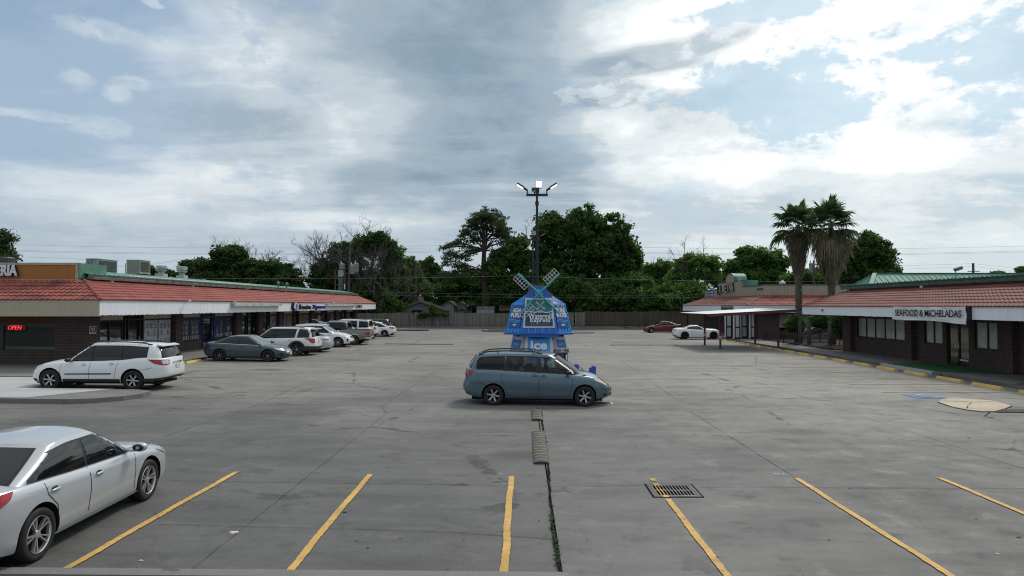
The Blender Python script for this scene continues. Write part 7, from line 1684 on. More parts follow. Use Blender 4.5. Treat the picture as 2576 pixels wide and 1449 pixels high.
    # dispensing bay on the right diagonal
    mb = MB(); d = Vector((1, -1, 0)).normalized(); t = Vector((1, 1, 0)).normalized(); c = Vector((.93, -.93, 0))
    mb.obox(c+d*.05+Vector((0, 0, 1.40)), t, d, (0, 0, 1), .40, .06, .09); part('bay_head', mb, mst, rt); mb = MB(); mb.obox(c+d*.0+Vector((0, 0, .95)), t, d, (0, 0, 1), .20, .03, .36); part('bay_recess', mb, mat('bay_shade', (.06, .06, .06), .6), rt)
    mb = MB(); mb.obox(c+d*.03+t*.30+Vector((0, 0, 1.02)), t, d, (0, 0, 1), .09, .02, .28); part('coin_panel', mb, mnav, rt); mb = MB(); mb.obox(c+d*.055+t*.30+Vector((0, 0, 1.12)), t, d, (0, 0, 1), .035, .01, .10); part('screen', mb, mtxt, rt)
    mb = MB(); mb.obox(c+d*.06+Vector((0, 0, .90)), t, d, (0, 0, 1), .20, .06, .02); part('bottle_shelf', mb, mst, rt)
    pl = MB(); pl.obox(c+d*.115+Vector((0, 0, 1.42)), t, d, (0, 0, 1), .085, .004, .06); q = part('number_plate', pl, mfr, rt); w = text_mb('09', c+d*.122+Vector((0, 0, 1.42)), t, (0, 0, 1), .08, .12, .003, 0, .02); part('letters', w, mat('number_red', (.3, .03, .03), .5), q)
    for s_ in (-1, 1):
        mb = MB(); mb.obox(Vector((s_*.93, -.93, .2)), (1, s_*1, 0), (s_*1, -1, 0), (0, 0, 1), .45, .33, .2) if False else None
kiosk()
mbo = mat('bollard_blue', (.010, .055, .36), .35, coat=.4, var=.1)
for px, py, z, r, l in ((1450.8, 914.5, 1.02, .092, 'tall blue bollard nearest the kiosk'), (1488, 923, 1.02, .095, 'front blue bollard of the outer pair'), (1493.2, 919, 1.08, .092, 'rear blue bollard of the outer pair'), (1457, 933, .62, .11, 'short blue bollard close behind the minivan hood')):
    Y = (CAMH-z)*FPX/(py-HOR); p = at(px, py, Y); mb = MB(); mb.lathe([(r*1.05, 0), (r*1.05, .03), (r, .035), (r, z-.06), (r*.85, z-.02), (r*.45, z), (.001, z+.004)], c=(p.x, Y, 0), n=20)
    top('bollard', mb, mbo, l, 'bollard', 'blue bollards round the kiosk', sharp=40)
# ------------------------------------------------------------------ lot lighting
def lamp_post(px, Y, zbar, sc_, lit, label, base=False):
    p = at(px, 700, Y); rt = thing('street_lamp', label, 'light pole', (p.x, Y, 0), 0, 'four-headed light poles down the middle of the lot'); md = mat('pole_bronze', (.020, .022, .022), .5, .3); ml = mat('lamp_lit', (1, 1, 1), .5, emit=(.95, .98, 1.0), estr=1.6); mu = mat('lamp_unlit', (.30, .30, .26), .3, coat=.5)
    mb = MB(); mb.tube([(0, 0, 0), (0, 0, zbar*.8), (0, 0, zbar+.25)], [.075, .060, .05], 12); mb.lathe([(.05, zbar-.5), (.085, zbar-.48), (.085, zbar-.30), (.05, zbar-.28)], n=12); part('pole', mb, md, rt, sharp=40)
    mb = MB(); mb.box(-.50, .50, -.04, .04, zbar-.05, zbar+.05); part('crossbar', mb, md, rt)
    def head(base, d, up, l_, lab):
        d = Vector(d).normalized(); up = Vector(up); up = (up-d*up.dot(d)).normalized(); s_ = d.cross(up); b = Vector(base); m = MB(); m.obox(b+d*.10, d, s_, up, .10, .045, .04); m.obox(b+d*.37, d, s_, up, .19, .145, .032)
        for k in range(5): m.obox(b+d*(.23+.07*k)+up*.036, d, s_, up, .008, .13, .014)
        m.tube([(b.x, b.y, b.z), (b.x, b.y, zbar+.04)], .03, 8); h = part('lamp_head', m, md, rt)
        g = MB()
        for i in range(4):
            for j in range(4): g.obox(b+d*(.24+.087*i)+s_*(-.102+.068*j)-up*.036, d, s_, up, .036, .027, .005)
        part('led_panel', g, ml if lit else mu, h); m = MB(); m.obox(b+d*.37-up*.033, d, s_, up, .175, .13, .002); part('lens_plate', m, mat('lens_back', (.55, .57, .6), .3) if lit else mu, h)
    head((-.45, 0, zbar+.22), (-.84, 0, .54), (.54, .12, .84), 0, 0); head((.45, 0, zbar+.22), (.84, 0, .54), (-.54, .12, .84), 0, 0)
    # head facing the camera: tilted up so its lights show; and one facing away
    head((.06, .02, zbar+.16), (.06, .30, .95), (0, 1, -.3), 0, 0); head((-.10, .2, zbar+.16), (-.0, .80, .45), (0, -.4, 1), 0, 0)
    if base:
        mb = MB(); mb.lathe([(.55, 3.9), (.56, 4.12), (.52, 4.16), (.2, 4.17)], n=24); mb.lathe([(.30, 4.17), (.30, 4.22), (.1, 4.23)], n=12)
        mb = MB(); mb.lathe([(.40, 0), (.40, 4.18), (.37, 4.24), (.1, 4.25)], n=24); part('concrete_pier', mb, mat('pier_brown', (.10, .075, .06), .9, var=.4, vscale=5), rt, sharp=40)
        mb = MB(); mb.box(-.2, .2, -.2, .2, 4.24, 4.27)
        for a in (-.24, .24):
            for b in (-.2, .2): mb.tube([(a, b, 4.2), (a, b, 4.36)], .02, 6)
        part('base_plate', mb, mat('base_plate', (.18, .17, .16), .6), rt)
lamp_post(1351, 31.2, 8.47, 1, True, 'nearest light pole with lit white heads rising behind the windmill kiosk', True)
lamp_post(1341, 51.5, 8.37, 1, False, 'second light pole with unlit heads just left of the nearest one')
lamp_post(1333, 95.5, 7.75, 1, False, 'farthest light pole showing small against the dark trees')
# ------------------------------------------------------------------ fences
def fence(x0, x1, Y, label, m, seed, h=1.9, broken=()):
    rnd = random.Random(seed); z0 = .38; rt = thing('wooden_fence', label, 'fence', ((x0+x1)/2, Y, z0)); mb = MB(); x = x0; cx = (x0+x1)/2
    while x < x1:
        w = rnd.uniform(.13, .15); hh = h+rnd.uniform(-.05, .05)+.08*math.sin(x*.35); t = rnd.uniform(-.012, .012)
        for a, b, tl in broken:
            if a < x < b: t = tl+rnd.uniform(-.03, .03); hh -= .1
        if rnd.random() > .012: mb.obox((x-cx+w/2+t*hh*.5, rnd.uniform(-.012, .012), hh/2), (1, 0, -t), (0, 1, 0), (t, 0, 1), w/2-.004, .011, hh/2)
        x += w
    part('board_panel', mb, m, rt); mb = MB()
    for z in (.3, 1.0, 1.65): mb.box(x0-cx, x1-cx, .03, .08, z, z+.09)
    part('rail', mb, m, rt); mb = MB()
    n = int((x1-x0)/2.6)
    for i in range(n+1): p = x0-cx+(x1-x0)*i/n; mb = MB(); mb.box(p-.05, p+.05, .08, .18, -.4, h-.1); part('post', mb, m, rt)
    if broken:
        a = at(1045, 805, Y-.3); b = at(1072, 824, Y-.3); mb = MB(); mb.obox((a+b)/2-Vector(rt.location), b-a, (0, 1, 0), (0, 0, 1), (b-a).length/2, .02, .10); part('fallen_board', mb, m, rt)
def mat_boards(name, c0, c1):
    m = bpy.data.materials.new(name); m.use_nodes = True; T = NT(m.node_tree); b = T.n['Principled BSDF']; P = T.coord(); x, y, z = T.sep(P)
    w = T.n.new('ShaderNodeTexWhiteNoise'); w.noise_dimensions = '1D'; T.put(w.inputs['W'], T.m('FLOOR', T.mul(x, 1/.14))); n = T.noise(T.mapping(P, (3, 1, .5)), 2, 7, .7)
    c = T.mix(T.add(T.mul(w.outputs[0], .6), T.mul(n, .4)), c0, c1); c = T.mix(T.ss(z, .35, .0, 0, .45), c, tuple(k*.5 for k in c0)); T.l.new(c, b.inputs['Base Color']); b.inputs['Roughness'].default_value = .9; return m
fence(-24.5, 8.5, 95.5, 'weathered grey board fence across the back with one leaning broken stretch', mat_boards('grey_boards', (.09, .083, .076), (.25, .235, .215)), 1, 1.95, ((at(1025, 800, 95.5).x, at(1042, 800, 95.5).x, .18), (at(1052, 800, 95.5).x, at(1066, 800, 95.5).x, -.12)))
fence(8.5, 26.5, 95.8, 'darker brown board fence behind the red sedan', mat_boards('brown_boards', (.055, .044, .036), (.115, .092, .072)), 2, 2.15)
mb = MB(); c = at(1295, 805, 94.9); mb.box(c.x-.45, c.x+.45, 94.85, 94.95, 1.0, 2.5); mb.box(c.x-.35, c.x-.28, 94.95, 95.05, 0, 2.5); top('fence_notice', mb, mat('panel_white', (.42, .43, .42), .7, var=.2), 'pale louvred board standing at the fence left of the kiosk', 'notice board')
# ------------------------------------------------------------------ houses and yard things behind
def houses():
    ms = mat_stripes('grey_siding', (.15, .16, .148), .19, 'Z', .6, .8, .08, .2); mr = mat('brown_shingle', (.055, .042, .036), .95, var=.3, vscale=2.0, bump=.4, bscale=12); mg = mat('grey_shingle', (.035, .036, .038), .95, var=.3, vscale=2); mt = mat('trim_tan', (.16, .14, .11), .8)
    def house(px0, px1, pxa, ya, ye, Y, dep, m, mroof, label, name='house', shift=3.0, over=.4):
        a, b, c = at(px0, ye, Y), at(px1, ye, Y), at(pxa, ya, Y); rt = thing(name, label, 'house', ((a.x+b.x)/2, Y, 0)); ox = rt.location.x
        mb = MB(); w = [(a.x-ox+over, 0, -.2), (b.x-ox-over, 0, -.2), (b.x-ox-over, 0, a.z), (c.x-ox, 0, c.z-.15), (a.x-ox+over, 0, a.z)]; mb.extrude(w, (0, dep, 0)); part('wall', mb, m, rt, fix=True)
        mb = MB(); A, C, B = Vector((a.x-ox, -.35, a.z-.1)), Vector((c.x-ox, -.35, c.z)), Vector((b.x-ox, -.35, b.z-.1)); d = Vector((shift*0, dep+.7, 0)); t = Vector((0, 0, -.14))
        for p, q in ((A, C), (C, B)): mb.add([p, q, q+d, p+d, p+t, q+t, q+d+t, p+d+t], [(0, 1, 2, 3), (7, 6, 5, 4), (0, 4, 5, 1), (1, 5, 6, 2), (2, 6, 7, 3), (3, 7, 4, 0)])
        part('roof', mb, mroof, rt, fix=True); mb = MB()
        for p, q in ((A, C), (C, B)): mb.obox((p+q)/2+Vector((0, -.03, -.08)), q-p, (0, 1, 0), (0, 0, 1), (q-p).length/2, .03, .08)
        part('gable_trim', mb, mt, rt); return rt, ox
    h, ox = house(989, 1126, 1058.6, 757, 779.5, 98.6, 5, ms, mr, 'low grey sided gable house behind the broken fence')
    mb = MB(); c = at(1050, 785, 98.6); mb.box(c.x-ox-.9, c.x-ox+.9, -.06, -.01, 1.9-.0, 2.75); w = part('window', mb, mt, h); mb = MB(); mb.box(c.x-ox-.75, c.x-ox+.75, -.08, -.06, 1.95, 2.68); part('pane', mb, M_SHOP, w)
    house(1108, 1150, 1130, 756.5, 768, 106, 6, mat('white_siding', (.28, .30, .31), .8), mg, 'grey roofed white house behind the open shed')
    house(1142, 1176, 1160, 758, 768, 108, 6, mat('white_siding'), mg, 'small dark roofed house far behind the shed'); 
    house(1028, 1056, 1052, 746, 764, 106.5, 6, mat('white_siding'), mg, 'dark roofed house with a white gable behind the utility pole')
    # open frame shed
    rt = thing('open_shed', 'open timber frame shed full of junk behind the back fence', 'shed', (at(1166, 790, 99).x, 99, 0)); ox = rt.location.x; mw = mat('old_timber', (.045, .036, .03), .9)
    for px in (1143, 1149, 1184, 1187):
        a = at(px, 770, 99); mb = MB(); mb.box(a.x-ox-.08, a.x-ox+.08, -.1, .1, 0, a.z); part('post', mb, mw, rt)
    a, b = at(1148, 763, 99), at(1188, 768, 99); mb = MB(); mb.obox((a+b)/2-Vector((ox, 99, 0)), b-a, (0, 1, 0), (0, 0, 1), (b-a).length/2, 1.5, .06); part('roof', mb, mg, rt)
    mb = MB()
    for (p0, p1, y0, y1) in ((1150, 1186, 783, 785), (1158, 1160, 768, 790), (1172, 1174, 769, 790), (1160, 1174, 769, 771)): p, q = at(p0, y1, 99), at(p1, y0, 99); mb.box(p.x-ox, q.x-ox, -.2, -.1, p.z, q.z)
    part('inner_frame', mb, mat('pale_timber', (.20, .17, .14), .9), rt); rnd = random.Random(3); mb = MB()
    for k in range(26): p = at(rnd.uniform(1146, 1186), rnd.uniform(780, 792), 99); mb.obox((p.x-ox, rnd.uniform(-.6, .8), p.z), (1, rnd.uniform(-1, 1), rnd.uniform(-.5, .5)), (0, 1, .2), (0, 0, 1), rnd.uniform(.1, .4), rnd.uniform(.05, .3), rnd.uniform(.04, .2))
    part('stored_junk', mb, mat('junk_grey', (.09, .085, .08), .8, var=.5, vscale=4), rt)
    rt = thing('box_trailer', 'pale grey box trailer standing behind the back fence', 'trailer', (at(1220, 790, 98).x, 98, 0)); ox = rt.location.x; a, b = at(1199, 796, 98), at(1242, 773, 98)
    mb = MB(); mb.box(a.x-ox, b.x-ox, 0, 3, .8, b.z); part('box', mb, mat('trailer_white', (.27, .29, .32), .6, var=.15), rt); mb = MB(); mb.box(a.x-ox-.03, b.x-ox+.03, -.03, 3.03, b.z-.35, b.z+.12); part('roof_edge', mb, mat('trailer_grey', (.15, .15, .14), .7, var=.3), rt)
    rt = thing('brown_shed', 'reddish brown roofed shed right of the trailer behind the fence', 'shed', (at(1270, 780, 100).x, 100, 0)); ox = rt.location.x; a, b = at(1255, 781, 100), at(1280, 752, 100)
    mb = MB(); mb.add([(a.x-ox, 0, a.z), (b.x-ox+1, 0, a.z), (b.x-ox+1, 2.2, b.z), (a.x-ox+.1, 2.2, b.z), (a.x-ox, 0, a.z-.12), (b.x-ox+1, 0, a.z-.12)], [(0, 1, 2, 3), (0, 4, 5, 1)]); part('roof', mb, mat('rust_shingle', (.085, .05, .036), .9, var=.3), rt); mb = MB(); mb.box(a.x-ox+.3, b.x-ox+.6, .3, 4, 0, a.z-.1); part('wall', mb, mw, rt)
    a = at(992, 773, 100); mb = MB(); mb.tube([(a.x, 100, 0), (a.x, 100, a.z)], .04, 6); mb.lathe([(.45, .0), (.35, .1), (.001, .16)], c=(0, 0, 0), n=14); mb.v = [(x, y, z) if i < 12 else (a.x-.1+x*.9, 99.9+z, a.z+.1+y) for i, (x, y, z) in enumerate(mb.v)]; top('satellite_dish', mb, mat('dish_grey', (.3, .3, .3), .6), 'small satellite dish beside the grey house', 'dish')
houses()
# ------------------------------------------------------------------ poles and wires
def utility_pole(px, Y, ptop, r, label, cans=0, arms=(), cat='utility pole'):
    a = at(px, ptop, Y); rt = thing('utility_pole', label, cat, (a.x, Y, 0)); h = a.z; mb = MB(); mb.tube([(0, 0, 0), (0, 0, h*.5), (0, 0, h)], [r*1.15, r, r*.8], 10); part('pole', mb, mat('pole_wood', (.085, .075, .065), .9, var=.3, vscale=3), rt, sharp=40)
    for (z, w) in arms: mb = MB(); mb.box(-w, w, -.14, -.04, h-z-.06, h-z+.06); part('crossarm', mb, mat('pole_wood'), rt)
    mc = mat('transformer_grey', (.26, .29, .30), .5, .1, var=.12)
    for i in range(cans):
        x = (-.95, .50, .92)[i] if cans > 1 else -.35; z = h-3.7 if cans > 1 else h-1.0; y = (-.25, -.45, .0)[i] if cans > 1 else 0; zc = z+(.0, -.15, .1)[i]; mb = MB(); r_ = .34 if cans > 1 else .25
        mb.lathe([(r_*.9, zc-.65), (r_, zc-.6), (r_, zc+.5), (r_*1.03, zc+.52), (r_*.9, zc+.62), (.01, zc+.7)], c=(x, y, 0), n=16)
        for k in range(8): t = 2*math.pi*k/8; mb.box(x+r_*1.04*math.cos(t)-.015, x+r_*1.04*math.cos(t)+.015, y+r_*1.04*math.sin(t)-.015, y+r_*1.04*math.sin(t)+.015, zc-.55, zc+.45)
        c = part('transformer', mb, mc, rt, sharp=40); mb = MB(); mb.lathe([(.08, zc+.62), (.10, zc+.75), (.08, zc+.8), (.10, zc+.9), (.03, zc+.98)], c=(x-.12, y, 0), n=8); part('bushing', mb, mat('insulator_white', (.5, .5, .48), .4), c)
    return rt
p1 = utility_pole(876, 93, 608, .17, 'leaning grey utility pole carrying transformers behind the far end of the left shops', 3, ((4.4, 1.0),)); p1.rotation_euler = (0, R(1.2), 0)
utility_pole(1046, 112, 656, .20, 'dark utility pole above the grey gable house', 0, ((7.4, .9),))
utility_pole(2047, 92, 655, .16, 'utility pole with a grey transformer seen between the two palms', 1, ((.6, .7), (6.0, .1)))
utility_pole(2448, 115, 662, .22, 'distant utility pole above the right green roof', 0, ((1.4, 1.0),))
utility_pole(337, 100, 657, .12, 'thin far pole tip rising behind the beige rooftop unit', 0, ())
for px, Y, l in ((2102, 95, 'left mast of a grey equipment rack right of the palms'), (2116, 95, 'right mast of a grey equipment rack right of the palms')):
    a = at(px, 685, Y); mb = MB(); mb.tube([(a.x, Y, 0), (a.x, Y, a.z)], .12, 6); mb.box(a.x-.5, a.x+.5, Y-.05, Y+.05, a.z-.4, a.z-.3); top('mast', mb, mat('mast_grey', (.12, .14, .15), .6), l, 'mast')
# old sign frame
rt = thing('pylon_sign', 'rusty brown pylon sign frame with one pale panel beside the transformer pole', 'sign', (at(856, 700, 89).x, 89, 0)); ox = rt.location.x; mrb = mat('rust_brown', (.055, .03, .026), .8, var=.3)
for px in (843, 867): a = at(px, 677, 89); mb = MB(); mb.box(a.x-ox-.09, a.x-ox+.09, -.1, .1, 0, a.z); part('post', mb, mrb, rt)
for py in (678, 696, 717, 733): a, b = at(843, py, 89), at(867, py, 89); mb = MB(); mb.box(a.x-ox, b.x-ox, -.08, .08, a.z-.07, a.z+.07); part('crossbar', mb, mrb, rt)
a, b = at(851.5, 696, 89), at(864, 680, 89); mb = MB(); mb.box(a.x-ox, b.x-ox, -.12, .1, a.z, b.z); part('pale_panel', mb, mat('pale_green_panel', (.27, .32, .28), .6, var=.2), rt)
mb = MB()
for i in range(6): a, b = at(852+i*2.1, 732, 89), at(853+i*2.1, 698, 89); mb.box(a.x-ox, b.x-ox, -.12, -.05, a.z, b.z)
part('slats', mb, mat('slat_green', (.14, .19, .19), .6), rt); a, b = at(866, 727, 88.8), at(868, 715, 88.8); mb = MB(); mb.box(a.x-ox, b.x-ox, -.3, -.15, a.z, b.z); part('white_tube', mb, MATS['white_metal'], rt)
def wire(pts, label, r=.011, grp='overhead wires'):
    out = []
    for a, b in zip(pts, pts[1:]):
        a, b = Vector(a), Vector(b); L = (b-a).length; sag = L*L*.00010
        for i in range(24): t = i/24; p = a+(b-a)*t; out.append((p.x, p.y, p.z-4*sag*t*(1-t)))
    out.append(tuple(pts[-1])); mb = MB(); mb.tube(out, r, 4); v = np.array(mb.v); c = v.mean(0); mb.v = [tuple(p) for p in v-c]; o = part('overhead_wire', mb, mat('wire_grey', (.20, .20, .20), .8), None); o.location = c; props(o, label, 'wire', grp)
def W(y0, y1, Y, l, x0=-60, x1=2640, ym=None, r=.012): wire([at(x0, y0, Y)]+([at(1288, ym, Y)] if ym else [])+[at(x1, y1, Y)], l, r)
W(612, 617, 112, 'highest thin wire crossing the whole sky', ym=612, r=.013); W(626, 629, 113, 'second wire from the top crossing the whole sky', ym=625, r=.012); W(628.5, 631.5, 113, 'third wire, just below the second one', ym=628, r=.012)
W(688, 703, 93, 'low wire passing in front of the trees and behind the windmill sails', ym=694, r=.018); W(733, 742, 94, 'faint lower wire in front of the tree trunks', 900, 1760, r=.012); W(742, 748, 94, 'lowest faint wire above the back fence', 960, 1760, r=.012)
wire([at(75, 646, 100), at(337, 658, 100), at(455, 688, 100)], 'thin wire falling to the pole tip behind the rooftop unit'); wire([at(75, 660, 100), at(337, 668, 100), at(455, 653, 100)], 'thin wire below the falling one at the left'); wire([at(60, 663, 101), at(330, 671, 101), at(455, 657, 101)], 'lowest thin wire at the left behind the rooftop units')
wire([at(2250, 669, 115), at(2448, 663, 115), at(2600, 680, 115)], 'upper wire meeting the distant right pole'); wire([at(2250, 678, 115), at(2448, 670, 115), at(2600, 688, 115)], 'lower wire meeting the distant right pole')
# ------------------------------------------------------------------ foliage
def mat_leaf(name, c0, c1, c2, trans=.38):
    m = bpy.data.materials.new(name); m.use_nodes = True; MATS[name] = m; T = NT(m.node_tree); b = T.n['Principled BSDF']; P = T.coord()
    g = T.n.new('ShaderNodeNewGeometry'); r = g.outputs['Random Per Island']; n = T.noise(P, .45, 4, .6)
    c = T.mix(r, c0, c1); c = T.mix(T.ss(n, .45, .7, 0, .7), c, c2); T.l.new(c, b.inputs['Base Color']); b.inputs['Roughness'].default_value = .7; b.inputs['Specular IOR Level'].default_value = .2
    tl = T.n.new('ShaderNodeBsdfTranslucent'); T.l.new(T.mix(1.0, c, (1.5, 1.9, .9), 'MULTIPLY'), tl.inputs[0]); mx = T.n.new('ShaderNodeMixShader'); mx.inputs[0].default_value = trans; T.l.new(b.outputs[0], mx.inputs[1]); T.l.new(tl.outputs[0], mx.inputs[2]); T.l.new(mx.outputs[0], T.n['Material Output'].inputs[0])
    return m
LF_DARK = mat_leaf('leaf_dark', (.030, .062, .020), (.060, .108, .032), (.080, .138, .040)); LF_MID = mat_leaf('leaf_mid', (.042, .088, .024), (.080, .148, .040), (.110, .188, .050))
LF_LITE = mat_leaf('leaf_light', (.060, .120, .030), (.105, .180, .045), (.135, .215, .05)); LF_PINE = mat_leaf('leaf_pine', (.035, .058, .026), (.062, .088, .036), (.070, .098, .04), .2)
LF_IVY = mat_leaf('leaf_ivy', (.022, .046, .016), (.044, .078, .026), (.066, .104, .034)); M_BARK = mat('bark', (.060, .050, .042), .95, var=.35, vscale=3); M_BARE = mat('bare_twig', (.105, .095, .088), .95, var=.2)
def leaves(name, centers, radii, per, size, m, parent, seed, ox=Vector((0, 0, 0)), flat=.6, elong=1.5):
    r = np.random.default_rng(seed); C = np.repeat(np.array(centers), per, 0); RR = np.repeat(np.array(radii), per, 0); n = len(C)
    d = r.normal(size=(n, 3)); d /= np.linalg.norm(d, axis=1, keepdims=True); rad = r.random(n)[:, None]**.45
    p = C+d*rad*RR*np.array([1, 1, flat]); p -= np.array(ox)
    nrm = d*.6+r.normal(size=(n, 3))*.7+np.array([0, 0, .5]); nrm /= np.linalg.norm(nrm, axis=1, keepdims=True)
    t = np.cross(nrm, r.normal(size=(n, 3))); t /= np.linalg.norm(t, axis=1, keepdims=True)+1e-9; b = np.cross(nrm, t)
    s = size*r.uniform(.55, 1.35, (n, 1)); L = t*s*elong*.5; Wd = b*s*.5; bend = nrm*s*.12
    V = np.stack([p-L, p-L*.05+Wd-bend, p+L, p-L*.05-Wd-bend], 1).reshape(-1, 3); F = np.arange(4*n).reshape(-1, 4)
    return obj(name, grid_mesh(name, V, F, m), parent)
def limb(mb, p, q, r0, r1, rnd, n=6, wob=.06, sides=6):
    p, q = Vector(p), Vector(q); L = (q-p).length; pts = []; rr = []
    for i in range(n+1):
        t = i/n; w = math.sin(t*math.pi)*L*wob; pts.append(p+(q-p)*t+Vector((rnd.uniform(-w, w), rnd.uniform(-w, w), rnd.uniform(-w, w)*.5+L*.06*math.sin(t*math.pi)))); rr.append(r0+(r1-r0)*t)
    mb.tube(pts, rr, sides, cap=False); return pts
def twigs(mb, p, d, L, r, depth, rnd, up=.15, spread=.7, cnt=(2, 4)):
    p = Vector(p); d = Vector(d).normalized(); n = 4; pts = [p]; q = p
    for i in range(n): d = (d+Vector((rnd.gauss(0, .13), rnd.gauss(0, .13), rnd.gauss(0, .1)+up*.12))).normalized(); q = q+d*L/n; pts.append(q)
    mb.tube(pts, [r*(1-.5*i/n) for i in range(n+1)], 3 if depth < 3 else 5, cap=False)
    if depth > 0:
        for k in range(rnd.randint(*cnt)):
            i = rnd.randint(1, n); e = (d+Vector((rnd.gauss(0, spread), rnd.gauss(0, spread), rnd.gauss(0, spread*.7)+up))).normalized(); twigs(mb, pts[i], e, L*rnd.uniform(.5, .75), r*.55, depth-1, rnd, up, spread, cnt)
def tree(label, Y, blobs, m, base_px, name='broadleaf_tree', clump=1.15, dens=1.0, per=70, leaf=.36, r0=.35, dy=.75, seed=1, cat='tree', group=None, inner=.35, z0=.2, rag=.22, trunk_top=None, flat=.7, bare=0, twig_m=None):
    """blobs: crown masses (px, py, half width px, half height px)"""
    rnd = random.Random(seed); k = Y/FPX; b = at(base_px, 800, Y); rt = thing(name, label, cat, (b.x, Y, z0), 0, group); ox = Vector(rt.location); cs = []; rs = []; mids = []
    for (px, py, rx, ry) in blobs:
        c = at(px, py, Y); ax, az, ay = rx*k, ry*k, max(rx, ry)*k*dy; mids.append((c, ax, ay, az)); vol = (ax*az*ay)**(2/3.)
        n = max(5, int(9.5*dens*vol/(clump**2)*.9))
        for i in range(n):
            d = Vector((rnd.gauss(0, 1), rnd.gauss(0, 1), rnd.gauss(0, 1))).normalized(); q = rnd.uniform(inner, 1)**.6*(1+rnd.uniform(-rag, rag)) if rnd.random() > .25 else rnd.uniform(.9, 1+rag)
            if d.y > .5 and rnd.random() < .5: d.y = -d.y
            cs.append((c.x+d.x*q*(ax-clump*.4), Y+d.y*q*ay, c.z+d.z*q*(az-clump*.35))); rs.append((clump*rnd.uniform(.55, 1.2),)*3)
    leaves('crown', cs, rs, per, leaf, m, rt, seed, ox, flat)
    mb = MB(); top_ = max(mids, key=lambda q: q[0].z); tt = Vector((top_[0].x*.5+b.x*.5, Y, z0+(top_[0].z-z0)*.55)); pts = limb(mb, (b.x, Y, z0), tt, r0, r0*.55, rnd, 6, .02, 8)
    for (c, ax, ay, az) in mids:
        s = pts[rnd.randint(2, 5)] if c.z > tt.z*.5 else pts[2]; e = limb(mb, s, (c.x, Y+rnd.uniform(-.3, .3)*ay, c.z), r0*.45, r0*.14, rnd, 6, .07, 5)
        for j in range(6): q = rnd.choice(cs); 
        for j in range(7):
            a = e[rnd.randint(2, 6)]; t = Vector((c.x+rnd.uniform(-1, 1)*ax*.9, Y+rnd.uniform(-1, .3)*ay, c.z+rnd.uniform(-.6, .95)*az)); limb(mb, a, t, r0*.14, r0*.04, rnd, 4, .08, 4)
    mb.v = [(x-ox.x, y-ox.y, z-ox.z) for x, y, z in mb.v]; part('trunk', mb, M_BARK, rt, smooth=True)
    if bare:
        mb = MB()
        for j in range(bare):
            c, ax, ay, az = rnd.choice(mids); s = Vector((c.x+rnd.uniform(-.7, .7)*ax, Y-ay*rnd.uniform(.2, .9), c.z+rnd.uniform(-.5, .5)*az))-ox; twigs(mb, s, (rnd.gauss(0, .6), -.3, 1), rnd.uniform(1.2, 2.4), .05, 3, rnd)
        part('dead_branches', mb, M_BARE, rt)
    return rt
def bare_tree(label, Y, px, ptop, pbase, seed, n=7, L=None, r=.16, spread=.6, dir_=(0, 0, 1), wide=1.0, depth=4, name='bare_tree'):
    rnd = random.Random(seed); a, b = at(px, ptop, Y), at(px, pbase, Y); h = a.z-b.z; rt = thing(name, label, 'tree', (b.x, Y, .2)); mb = MB(); o = Vector((0, 0, 0)); z = b.z-.2
    limb(mb, (0, 0, 0), (0, 0, z+.3*h), r*1.5, r, rnd, 6, .02, 6)
    for i in range(n):
        t = 2*math.pi*i/n; twigs(mb, (0, 0, z+h*rnd.uniform(.05, .35)), (math.cos(t)*wide*rnd.uniform(.5, 1), math.sin(t)*.6, rnd.uniform(.7, 1.4)), h*.46, r*.6, depth, rnd, .18, spread, (2, 4))
    part('branches', mb, M_BARE, rt); return rt
NEARB = 'trees beyond the back fence'
